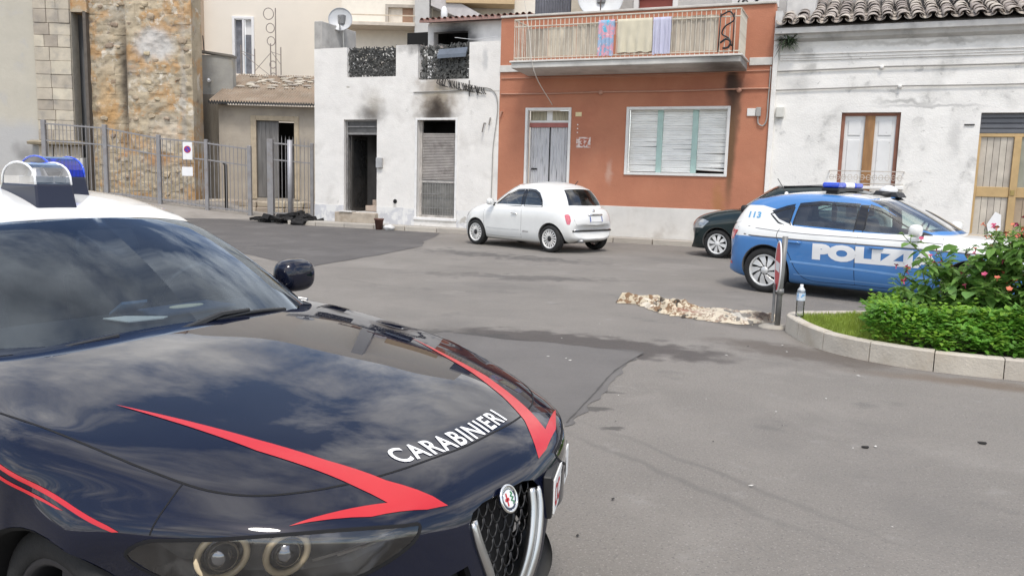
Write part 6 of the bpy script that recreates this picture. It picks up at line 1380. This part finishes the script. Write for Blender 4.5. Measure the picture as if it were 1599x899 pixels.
# --- small white rounded hatchback
def build_white():
    car = thing('white_hatchback', 'small rounded white hatchback parked by the terracotta house', 'car', WC_POS, WC_ROT)
    front = [(.62,.985),(-.24,.99),(-.23,1.35),(.0,1.34),(.28,1.23)]; qt = [(-.34,.99),(-.33,1.353),(-.55,1.34),(-.70,1.27),(-.83,1.12),(-.86,1.03),(-.85,.995)]
    sl_, sh_ = hatch(car, FST, FRG, .075, white_paint, (1.15,-1.15), .288, .325, .20, 'multi16', M('white_alloy', (.72,.71,.69), .4, .1, var=.05), [front, qt], .715, pillar_polys=[[(-.245,.99),(-.335,.99),(-.325,1.348),(-.235,1.345)]], seat_mt=cloth_pale)
    for s in (1, -1):
        for pts in ([(-.29,.94),(-.32,.7),(-.30,.26)], [(.86,.90),(.88,.6),(.80,.26)], [(.80,.255),(.2,.245),(-.30,.255)]): side_line('door_gap', sl_, pts, s, .007, M('pale_gap', (.20,.20,.19), .8), car)
        side_line('rub_strip', sl_, [(.78,.43),(.2,.425),(-.26,.43)], s, .022, M('pale_strip', (.70,.70,.68), .4), car, lift=.004)
        side_line('chrome_strip', sl_, [(-.36,.40),(-.45,.40),(-.54,.40)], s, .02, chrome, car, lift=.005)
        part('door_handle', MB().tube([sl_.drop((x, s*1.5, .77), (0,-s,0), .02) for x in (-.02,-.11,-.20)], [.008,.012,.008], 8), chrome, car, smooth=True, local=True)
        mirror_parts(car, .60, s*.87, 1.0, s, white_paint, .085, .075)
        lamp_patch('tail_lamp', sl_, [(-1.53,s*.76,.80),(-1.56,s*.76,.70),(-1.58,s*.74,.61),(-1.61,s*.69,.60),(-1.62,s*.66,.68),(-1.60,s*.67,.78),(-1.57,s*.70,.82)], (.75,-s*.66,0), M('pink_red_lens', (.62,.13,.17), .15, var=.2, scale=30, coat=.8), car)
        lamp_patch('headlamp', sl_, [(1.50,s*.72,.70),(1.58,s*.70,.60),(1.68,s*.52,.60),(1.66,s*.48,.72),(1.58,s*.56,.78)], (-.7,-s*.6,-.3), M('headlamp_glass', (.45,.47,.5), .08, .5), car)
    part('rear_wiper', MB().tube([sh_.drop((-4, y, z), (1,0,-.3), .012) for y, z in ((-.02,1.0),(.18,1.03),(.36,1.05))], .010, 6), black_trim, car, local=True)
    part('third_lamp', MB().tube([sh_.drop((-1.28, y, 3), (0,0,-1), .0) for y in (-.12,0,.12)], .012, 6), black_trim, car, local=True)
    part('tailgate_gap', MB().tube([sl_.drop((-4, y, z), (1,0,0), .000) for y, z in ((-.60,.86),(-.58,.70),(-.54,.60),(-.3,.575),(0,.57),(.3,.575),(.54,.60),(.58,.70),(.60,.86))], .004, 5), M('pale_gap', (.20,.20,.19), .8), car, local=True)
    pl = part('number_plate', MB().prism([sl_.drop((-4, y, z), (1,0,0), .010) for y, z in ((-.20,.66),(.20,.66),(.20,.77),(-.20,.77))], (0,0,0), (-.006,0,0)), plate_white, car, bevel=.002, local=True)
    for y in (-.188,.188): part('plate_band', MB().prism([sl_.drop((-4, y+a, z), (1,0,0), .0185) for a, z in ((-.012,.663),(.012,.663),(.012,.767),(-.012,.767))], (0,0,0), (-.001,0,0)), M('plate_blue', (.03,.07,.35), .5), pl, local=True)
    part('tailgate_chrome', MB().tube([sl_.drop((-4, y, .80), (1,0,0), .012) for y in (-.22,-.1,0,.1,.22)], .019, 8), chrome, car, smooth=True, local=True)
    part('rear_badge', MB().lathe([(0,-.006),(.04,-.004),(.045,.002)], 16, c=tuple(sl_.drop((-4,0,.872), (1,0,0), .004)), ax='x'), chrome, car, smooth=True, local=True)
    part('bumper_strip', MB().tube([sl_.drop((-4, y, .47-.0*abs(y)), (1,0,0), .008) for y in (-.62,-.45,-.2,0,.2,.45,.62)], .018, 8), black_trim, car, smooth=True, local=True)
    part('bumper_chrome', MB().tube([sl_.drop((-4, y, .49), (1,0,0), .010) for y in (-.60,-.45,-.2,0,.2,.45,.60)], .010, 8), chrome, car, smooth=True, local=True)
    part('exhaust', MB().tube([(-1.5,.42,.25),(-1.76,.42,.26)], .035, 12), M('dull_steel', (.3,.3,.3), .4, .8), car, smooth=True, local=True)
    part('roof_aerial', MB().tube([(-1.12,0,1.42),(-1.20,0,1.50)], .008, 6), black_trim, car, local=True)
    return car
WC_POS = (-6.59,17.15,0); WC_ROT = rad(157.5)
build_white()
# --- dark green hatchback half hidden behind the police car
def build_green():
    car = thing('green_hatchback', 'dark green hatchback parked behind the blue police car', 'car', DC_POS, DC_ROT)
    ST2, RG2 = sc(LST, LRG, .90, .92, 1.08); RG2 = [((b[0]+.12,b[1],b[2]-.02),(t[0]+.10,t[1],t[2]+.02)) if i < 4 else (b,t) for i, (b,t) in enumerate(RG2)]
    P1 = [(-.02,1.05),(.74,1.02),(.46,1.21),(.14,1.38),(-.02,1.42)]; P2 = [(-.12,1.05),(-.12,1.43),(-.60,1.445),(-1.0,1.39),(-1.15,1.10)]
    sl_, sh_ = hatch(car, ST2, RG2, .07, green_paint, (1.20,-1.20), .295, .335, .205, 'leaf8', M('hub_white', (.66,.66,.65), .45, var=.05), [P1, P2], .72)
    for s in (1, -1):
        for pts in ([(-.07,.97),(-.08,.6),(-.07,.25)], [(.84,.93),(.87,.6),(.78,.25)]): side_line('door_gap', sl_, pts, s, .007, seam_mat, car)
        mirror_parts(car, .62, s*.90, 1.04, s, black_trim, .09, .08)
        lamp_patch('headlamp', sl_, [(1.42,s*.84,.76),(1.56,s*.84,.62),(1.80,s*.66,.58),(1.84,s*.5,.60),(1.76,s*.5,.73),(1.58,s*.74,.80)], (-.6,-s*.6,-.3), M('headlamp_grey', (.35,.37,.38), .1, .4, var=.3, scale=15, coat=1), car)
        lamp_patch('tail_lamp', sl_, [(-1.70,s*.8,.90),(-1.75,s*.8,.74),(-1.86,s*.6,.74),(-1.84,s*.6,.90)], (.5,-s*.86,0), red_lens, car)
        side_line('rub_strip', sl_, [(.8,.52),(0,.51),(-.8,.53)], s, .05, black_trim, car, lift=.006)
    part('front_bumper_grille', MB().grid([[sl_.drop((4, y, z), (-1,0,0), .004) for y in (-.4,-.2,0,.2,.4)] for z in (.30,.35,.41)]), black_trim, car, smooth=True, local=True)
    part('roof_rail', MB().tube([sh_.drop((x, .50, 3), (0,0,-1), .02) for x in (0,-.5,-1.0,-1.4)], .018, 6), black_trim, car, smooth=True, local=True)
    part('roof_rail', MB().tube([sh_.drop((x, -.50, 3), (0,0,-1), .02) for x in (0,-.5,-1.0,-1.4)], .018, 6), black_trim, car, smooth=True, local=True)
    return car
DC_POS = (-1.18,17.55,0); DC_ROT = rad(166)
build_green()
# ------------------------------------------------------------------ planted island
def leafmat(name, col, var=.35, scale=14, tr=.35):
    if name in MATS: return MATS[name]
    m = M(name, col, .55, var=var, scale=scale, spec=.4); nt = m.node_tree; b = nt.nodes['Principled BSDF']; o = [n for n in nt.nodes if n.type == 'OUTPUT_MATERIAL'][0]
    t = _n(nt, 'ShaderNodeBsdfTranslucent'); src = b.inputs['Base Color'].links[0].from_socket
    hv = _n(nt, 'ShaderNodeHueSaturation'); hv.inputs['Value'].default_value = 1.5; hv.inputs['Hue'].default_value = .485; nt.links.new(src, hv.inputs['Color']); nt.links.new(hv.outputs[0], t.inputs[0])
    ms = _n(nt, 'ShaderNodeMixShader'); ms.inputs[0].default_value = tr; nt.links.new(b.outputs[0], ms.inputs[1]); nt.links.new(t.outputs[0], ms.inputs[2]); nt.links.new(ms.outputs[0], o.inputs[0])
    return m
OUT = [(-.57,8.92),(-.45,8.51),(-.32,8.22),(-.17,7.98),(.12,7.73),(.47,7.56),(.84,7.49),(1.37,7.49),(2.2,7.55),(3.2,7.75),(4.0,8.2),(4.3,8.9),(4.0,9.5),(3.2,9.85),(2.2,9.95),(1.2,9.90),(.5,9.78),(0,9.58),(-.35,9.32),(-.53,9.12)]
CEN = Vector((1.9,8.75,0))
ring_ = spl([(x, y, 0) for x, y in OUT], 16, closed=True)
KM = M('cream_kerb', (.50,.455,.385), .8, var=.12, scale=3, bump=.3, bscale=45, rnd=.07, grime=((.36,.29,.21),2.2,.55))
isl = thing('planted_island', 'raised planted island edged with pale curved kerb blocks', 'planter', (1.9,8.75,0))
def inward(i):
    t = (ring_[(i+1) % len(ring_)]-ring_[i-1]).normalized(); n_ = Vector((-t.y, t.x, 0)); return n_ if n_.dot(CEN-ring_[i]) > 0 else -n_
INN = [inward(i) for i in range(len(ring_))]; HK = .172
acc = 0; start = 0; i = 0; blocks = []
while i < len(ring_):
    acc += (ring_[(i+1) % len(ring_)]-ring_[i]).length; i += 1
    if acc > .50: blocks.append((start, i)); start = i; acc = 0
blocks.append((start, len(ring_)))
for a, b in blocks:
    rows = []; N = len(ring_); rr = random.Random(a)
    dz = rr.uniform(-.005,.006)
    for k in range(a, b+1):
        p = ring_[k % N].copy(); n_ = INN[k % N]
        if k == a: p = p.lerp(ring_[(k+1) % N], .004/max(.004, (ring_[(k+1)%N]-ring_[k%N]).length))
        if k == b: p = p.lerp(ring_[(k-1) % N], .004/max(.004, (ring_[(k-1)%N]-ring_[k%N]).length))
        z = HK+dz; rows.append([p+Vector((0,0,-.02)), p+n_*.006+Vector((0,0,z-.012)), p+n_*.018+Vector((0,0,z)), p+n_*.105+Vector((0,0,z)), p+n_*.118+Vector((0,0,z-.012)), p+n_*.12+Vector((0,0,.02))])
    mb = MB().grid(rows); L_ = len(mb.v); n6 = 6
    mb.f.append(tuple(range(n6))[::-1]); mb.f.append(tuple(range(L_-n6, L_)))
    part('kerb_block', mb, KM, isl)
soil = [p+n_*.11 for p, n_ in zip(ring_, INN)]
part('soil', MB().add([(p.x,p.y,.115) for p in soil], [tuple(range(len(soil)))]), M('soil', (.075,.055,.035), .95, var=.3, scale=8, bump=.8, bscale=40), isl)
S2 = [(p.x, p.y) for p in soil]
rr = random.Random(21); gr = MB(); cnt = 0
while cnt < 9000:
    x, y = rr.uniform(-.55,.95), rr.uniform(7.6,9.9)
    if x > .50-.25*noise.noise(Vector((x*2,y*2,0))) or not inpoly(x, y, S2): continue
    cnt += 1; h = rr.uniform(.04,.085)*(1+.35*noise.noise(Vector((x*5,y*5,3)))); a = rr.uniform(0, 2*pi); b = rr.uniform(0,.05); w_ = .0035
    c, s = cos(a), sin(a); l = Vector((cos(a+1.3)*b, sin(a+1.3)*b, 0))
    gr.add([(x-c*w_,y-s*w_,.11),(x+c*w_,y+s*w_,.11),(x+l.x*.5+c*w_*.7,y+l.y*.5+s*w_*.7,.11+h*.6),(x+l.x,y+l.y,.11+h),(x+l.x*.5-c*w_*.7,y+l.y*.5-s*w_*.7,.11+h*.6)], [(0,1,2,4),(4,2,3)])
tag(part('grass', gr, leafmat('grass_green', (.27,.36,.06), .3, 3, .4)), 'bright short grass on the tip of the planted island', 'grass', None, 'stuff')
# hedge of small glossy leaves
def leaf(mb, c, d, up, L, W, fold=.25, droop=.15):
    d = d.normalized(); s = d.cross(up); s = s.normalized() if s.length > 1e-4 else d.orthogonal().normalized(); n_ = s.cross(d)
    p = lambda t, w_, h: c+d*L*t+s*W*w_+n_*h*L-Vector((0,0,droop*L*t*t))
    mb.add([p(0,0,0), p(.28,-.42,fold*.22), p(.62,-.40,fold*.20), p(1,0,0), p(.62,.40,fold*.20), p(.28,.42,fold*.22), p(.30,0,-.02), p(.64,0,-.02)], [(0,6,1),(1,6,7,2),(2,7,3),(0,5,6),(5,4,7,6),(4,3,7)])
HD = thing('hedge', 'low dense bright green leafy hedge filling the planted island', 'hedge', (2.2,8.3,.1))
def hh(x, y): return .29+.16*noise.noise(Vector((x*2.2,y*2.2,5)))+.05*noise.noise(Vector((x*6,y*6,1)))
hm = MB(); hy = MB(); rr = random.Random(8); dk = MB(); k = 0
def hin(x, y):
    e_ = .20+.10*noise.noise(Vector((0,y*3,2))); return x > e_ and inpoly(x, y, S2)
while k < 9500:
    x = rr.uniform(.10,2.2) if rr.random() < .82 else rr.uniform(2.2,4.1); y = rr.uniform(7.62,9.3) if rr.random() > .5 else rr.uniform(7.6,8.2)
    if not hin(x, y): continue
    edge = max(.1, min(1, (x-.10)/.25)); dfront = min(1, max(.25, (y-7.58+.12*max(0,.5-x))/.28))
    top = hh(x, y)*(.6+.4*edge)*dfront**.5; z = .12+top*(1-rr.random()**2.2*.75)
    k += 1; a = rr.uniform(0, 2*pi); el = rr.uniform(-.25,.75); d = Vector((cos(a)*cos(el), sin(a)*cos(el)-.25, sin(el)+.1))
    leaf(hy if noise.noise(Vector((x*4,y*4,z*6)))+rr.uniform(-.35,.35) > .22 else hm, Vector((x, y, z)), d, Vector((rr.uniform(-.3,.3),rr.uniform(-.5,.2),1)), rr.uniform(.045,.085), rr.uniform(.030,.052))
# leafy shoots standing out of the top
for i in range(150):
    x = rr.uniform(.15,2.4); y = rr.uniform(7.75,9.1)
    if not hin(x, y): continue
    z0 = .12+hh(x, y)*.85; H_ = rr.uniform(.06,.16); 
    for t in range(5):
        for q in range(3):
            a = q*2.1+t*.9+rr.uniform(-.3,.3); leaf(hy, Vector((x,y,z0+H_*t/4)), Vector((cos(a),sin(a),.55+.25*t/4)), Vector((0,0,1)), .055*(1.1-t*.12), .032)
tag(part('foliage', hm, leafmat('hedge_green', (.12,.29,.035), .45, 9, .35), HD), None, kind='stuff')
tag(part('young_foliage', hy, leafmat('young_green', (.22,.40,.05), .35, 9, .4), HD), None, kind='stuff')
bw = MB()
for i in range(90):
    x = rr.uniform(.5,4); y = rr.uniform(7.75,9.3)
    if hin(x, y): bw.tube([(x,y,.1),(x+rr.uniform(-.05,.05),y+rr.uniform(-.05,.05),.1+hh(x,y)*.8)], .006, 5)
tag(part('stems', bw, M('green_stem', (.06,.09,.03), .8), HD), None, kind='stuff')
# flowering plant behind the hedge
FP = thing('flowering_plant', 'tall leafy plant with pink and orange flowers behind the hedge', 'plant', (1.3,8.9,.1))
rr = random.Random(14); stm = MB(); tips = []; fol = MB()
for i in range(76):
    a = rr.uniform(0, 2*pi); b = rr.uniform(.05,.30); x0, y0 = 1.22+cos(a)*b*1.6, 8.85+sin(a)*b
    ex = x0+rr.uniform(-.62,.95); ey = y0+rr.uniform(-.42,.30); ez = rr.uniform(.50,1.16)*(1-.16*abs(ex-1.4)/.9)
    P = spl([(x0,y0,.1),((x0*1.6+ex*.4)/2,(y0*1.6+ey*.4)/2,.1+ez*.45),(ex,ey,ez)], 6)
    stm.tube(P, [.011-.006*k/len(P) for k in range(len(P))], 6)
    for k in range(4, len(P)):
        for q in range(4):
            aa = rr.uniform(0, 2*pi); leaf(fol, P[k], Vector((cos(aa),sin(aa),rr.uniform(-.45,.25))), Vector((0,0,1)), rr.uniform(.08,.165), rr.uniform(.055,.105), droop=.35)
    for q in range(3):
        aa = rr.uniform(0, 2*pi); t2 = P[-1]+Vector((cos(aa)*.10, sin(aa)*.10, rr.uniform(.02,.12))); stm.tube([P[-1], t2], .004, 5); tips.append(t2)
        for w_ in range(8):
            bb = rr.uniform(0, 2*pi); leaf(fol, t2-Vector((0,0,.02)), Vector((cos(bb),sin(bb),rr.uniform(-.2,.6))), Vector((0,0,1)), rr.uniform(.035,.07), .028)
part('stems', stm, M('plant_stem', (.10,.15,.04), .7), FP); tag(part('foliage', fol, leafmat('broad_leaf', (.18,.33,.075), .35, 7, .35), FP), None, kind='stuff')
lm = MB(); leaf(lm, Vector((0,0,0)), Vector((1,0,0)), Vector((0,0,1)), .20, .15, .22, .3)
lo = part('leaf', lm, leafmat('big_leaf', (.17,.33,.09), .2, 7, .35), FP, local=True)
for i in range(60):
    o = lo if i == 0 else copy(lo, FP); a = rr.uniform(0, 2*pi); r_ = rr.uniform(.1,.75)
    o.location = (cos(a)*r_*1.05, sin(a)*r_*.45-.1, rr.uniform(.35,.90)); o.rotation_euler = (rr.uniform(-.5,.5), rr.uniform(-.2,.6), rr.uniform(0,2*pi)); s = rr.uniform(.6,1.05); o.scale = (s,s,s)
def flower_mesh():
    mb = MB()
    for q in range(5):
        a = q*2*pi/5; leaf(mb, Vector((0,0,.03)), Vector((cos(a),sin(a),.35)), Vector((0,0,1)), .026, .026, .1, .0)
    mb.tube([(0,0,0),(0,0,.032)], [.003,.006], 6); return mb
fl = [part('flower', flower_mesh(), M('pink_petal', (.52,.07,.15), .6, var=.2, rnd=.1), FP, local=True), part('flower', flower_mesh(), M('orange_petal', (.60,.16,.09), .6, var=.2, rnd=.1), FP, local=True)]
used = [False, False]
for i, t in enumerate(tips):
    for q in range(rr.choice((0,0,1,1))):
        k = 0 if (t.x < 1.1 and rr.random() < .8) or rr.random() < .35 else 1
        o = fl[k] if not used[k] else copy(fl[k], FP); used[k] = True
        o.location = t-Vector((1.3,8.9,.1))+Vector((rr.uniform(-.05,.05),rr.uniform(-.05,.05),rr.uniform(0,.06))); o.rotation_euler = (rr.uniform(-.8,.8), rr.uniform(-.8,.8), rr.uniform(0,6)); s = rr.uniform(.9,1.3); o.scale = (s,s,s)
# ------------------------------------------------------------------ leaning no-entry sign, bottle, blanket
SGN = thing('road_sign', 'low no entry disc seen edge on, on a grey post by the island', 'sign', (-.66,9.03,0))
pm = M('galvanised_post', (.24,.24,.235), .55, .5, var=.2, scale=10, grime=((.10,.085,.07),5,.6))
part('post', MB().tube([(-.66,9.03,0),(-.655,9.03,.5),(-.64,9.03,.98)], .030, 12), pm, SGN, smooth=True)
part('post_sleeve', MB().tube([(-.655,9.03,.36),(-.655,9.03,.42)], .040, 12), pm, SGN, smooth=True)
part('clamp_bar', MB().box((-.725,9.005,.06),(-.700,9.055,.47)), pm, SGN, bevel=.004)
part('clamp_bolt', MB().tube([(-.73,9.03,.44),(-.65,9.03,.44)], .010, 6), pm, SGN)
part('base_disc', MB().lathe([(0,.028),(.11,.026),(.15,.012),(.155,0)], 24, c=(-.70,9.03,0)), M('base_concrete', (.36,.33,.28), .9, var=.2), SGN, smooth=True)
nv = Vector((-.986,-.185,0)).normalized(); uv = Vector((nv.y,-nv.x,0)); cz = Vector((-.69,9.005,.66))
D_ = lambda r, h: [cz+uv*r*cos(2*pi*i/40)+Vector((0,0,1))*r*sin(2*pi*i/40)+nv*h for i in range(40)]
dc = part('disc', MB().prism(D_(.265,0), (0,0,0), nv*.003), M('sign_back', (.33,.33,.33), .5, .5), SGN)
part('disc_rim', MB().tube(D_(.265,.0015), .008, 6, True), white_vinyl, dc, smooth=True)
part('red_face', MB().add(D_(.255,.0045), [tuple(range(40))]), M('sign_red', (.55,.02,.035), .4, var=.06), dc)
part('white_bar', MB().add([cz+uv*a+Vector((0,0,b))+nv*.006 for a, b in ((-.19,-.05),(.19,-.05),(.19,.05),(-.19,.05))], [(0,1,2,3)]), white_vinyl, dc)
BT = thing('water_bottle', 'clear plastic water bottle standing on the kerb beside the sign', 'bottle', (-.43,8.80,HK))
part('bottle_body', MB().lathe([(0,.004),(.036,.002),(.043,.012),(.041,.03),(.043,.05),(.040,.07),(.043,.09),(.040,.11),(.043,.13),(.042,.155),(.043,.17),(.043,.25),(.038,.28),(.020,.305),(.0145,.312),(.0145,.325)], 24), glass('pet_plastic', (.93,.95,.97), .93, ior=1.35, dirt=.12), BT, smooth=True, local=True)
part('bottle_label', MB().lathe([(.0438,.172),(.0442,.18),(.0442,.24),(.0438,.252)], 24), M('label_white', (.66,.72,.78), .4, var=.12, scale=30, patches=(((.12,.34,.62),22,.52,.56,.9),)), BT, smooth=True, local=True)
part('bottle_shoulder', MB().lathe([(.0425,.253),(.0375,.282),(.0205,.306),(.0150,.313)], 24), M('milky_plastic', (.62,.65,.67), .3, var=.1), BT, smooth=True, local=True)
part('bottle_cap', MB().lathe([(.0165,.312),(.017,.335),(.014,.338),(0,.338)], 18), white_plastic, BT, smooth=True, local=True)
def blanket():
    A = [(-2.66,9.80),(-2.35,9.95),(-2.0,9.75),(-1.75,9.55),(-1.45,9.45),(-1.15,9.40),(-.88,9.42),(-.72,9.35)]; Wd = [.05,.20,.30,.36,.40,.42,.40,.14]
    P = spl([(x, y, 0) for x, y in A], 26); n_ = len(P); rows = []
    for i in range(n_):
        t = i/(n_-1)*(len(Wd)-1); k = min(int(t), len(Wd)-2); hw = Wd[k]+(Wd[k+1]-Wd[k])*(t-k); hw *= 1+.22*noise.noise(Vector((i*.22,1,0)))
        tg = (P[min(i+1,n_-1)]-P[max(i-1,0)]).normalized(); s = Vector((-tg.y, tg.x, 0)); r = []
        for j in range(81):
            v = j/80*2-1; q = P[i]+s*v*hw; e_ = (1-abs(v)**3)*min(1, i/6, (n_-1-i)/5)
            ph = v*hw*26+3.2*noise.noise(Vector((q.x*2.4,q.y*2,2.)))+1.2*noise.noise(Vector((q.x*7,q.y*6,5.))); f = .012+.125*abs(sin(ph))**.7*(.55+.6*noise.noise(Vector((q.x*3.5,q.y*4,9.))))+.02*abs(noise.noise(Vector((q.x*16,q.y*16,7.))))
            r.append((q.x+.03*noise.noise(q*8), q.y+.03*noise.noise(q*8+Vector((3,3,3))), .006+max(0, f)*e_*(.85+.25*(t<3))))
        rows.append(r)
    m = M('scorched_blanket', (.58,.50,.37), .95, var=.2, scale=6, world=True, bump=.6, bscale=60, patches=(((.20,.11,.055),15,.51,.54,.9),((.03,.025,.02),5,.565,.59,.92),((.66,.62,.54),3,.55,.6,.6)),
      spots=(dict(p=(-1.1,9.4,0),r=(.75,.6,9),c=(.62,.60,.56),a=.25,wob=.5,core=.4,ns=4), dict(p=(-.85,9.35,.1),r=(.22,.2,9),c=(.05,.03,.022),a=.85,wob=.25,core=.2), dict(p=(-1.62,9.35,0),r=(.25,.12,9),c=(.22,.06,.035),a=.7,wob=.3,core=.2)))
    tag(part('blanket', MB().grid(rows), m, smooth=True), 'crumpled scorched patterned blanket lying on the road by the sign', 'blanket')
blanket()
# ------------------------------------------------------------------ flower pot, bag, burnt heap on the pavement
PT = thing('flower_pot', 'brown empty flower pot on the kerb before the burnt house', 'pot', (-12.25,19.58,0))
part('pot_body', MB().lathe([(0,.004),(.085,.002),(.125,.27),(.14,.275),(.14,.315),(.125,.315),(.118,.27),(.08,.05),(0,.05)], 24), M('pot_brown', (.12,.055,.04), .7, var=.15), PT, smooth=True, local=True)
part('pot_soil', MB().lathe([(0,.27),(.117,.265)], 20), M('soil', (.075,.055,.035), .95), PT, local=True)
def lump(name, label, cat, c, r, mt, seed, amp=.35, fr=9):
    mb = MB().ball((0,0,r[2]*.8), r, 18, 12)
    for i, v in enumerate(mb.v):
        q = Vector(v); n_ = noise.noise_vector(q*fr+Vector((seed,0,0)))*amp*min(r); mb.v[i] = (q.x+n_.x, q.y+n_.y, max(.002, q.z+n_.z))
    mb.v = [(v[0]+c[0], v[1]+c[1], v[2]+c[2]) for v in mb.v]
    return tag(part(name, mb, mt, smooth=True), label, cat)
lump('plastic_bag', 'crumpled white plastic bag beside the brown flower pot', 'bag', (-11.9,19.55,0), (.17,.13,.09), M('bag_white', (.66,.65,.63), .5, var=.08), 2.)
HP = thing('burnt_heap', 'black heap of burnt debris at the foot of the fence', 'debris', (-15.9,20.35,0)); rr = random.Random(31)
ch = M('charred', (.012,.011,.011), .85, var=.4, scale=8, bump=.8, bscale=30); ash = M('ash_board', (.55,.54,.52), .8, var=.2, grime=((.05,.05,.05),3,.8))
for i in range(76):
    x = rr.gauss(-15.75,.50); y = 20.35+rr.gauss(0,.30); s = rr.uniform(.08,.24); z = max(.0, .16-.22*abs(x+15.75))*rr.random(); mb = MB().box((-s,-s*.5,0),(s,s*.5,rr.uniform(.04,.14)))
    R_ = Matrix.Rotation(rr.uniform(0,6), 4, 'Z')@Matrix.Rotation(rr.uniform(-.5,.5), 4, 'X')@Matrix.Rotation(rr.uniform(-.4,.4), 4, 'Y')
    mb.v = [tuple(R_@Vector(v)+noise.noise_vector(Vector(v)*13+Vector((i,0,0)))*.05+Vector((x,y,z+.05))) for v in mb.v]; part('fragment', mb, ch, HP)
for (x, y, l, a) in ((-16.75,20.25,.34,.1),(-16.35,20.1,.40,.25),(-15.1,20.0,.30,-.2)):
    R_ = Matrix.Rotation(a, 4, 'Z'); mb = MB().box((-l,-.13,0),(l,.13,.02)); mb.v = [tuple(R_@Vector(v)+Vector((x,y,.03))) for v in mb.v]; part('board', mb, ash, HP)
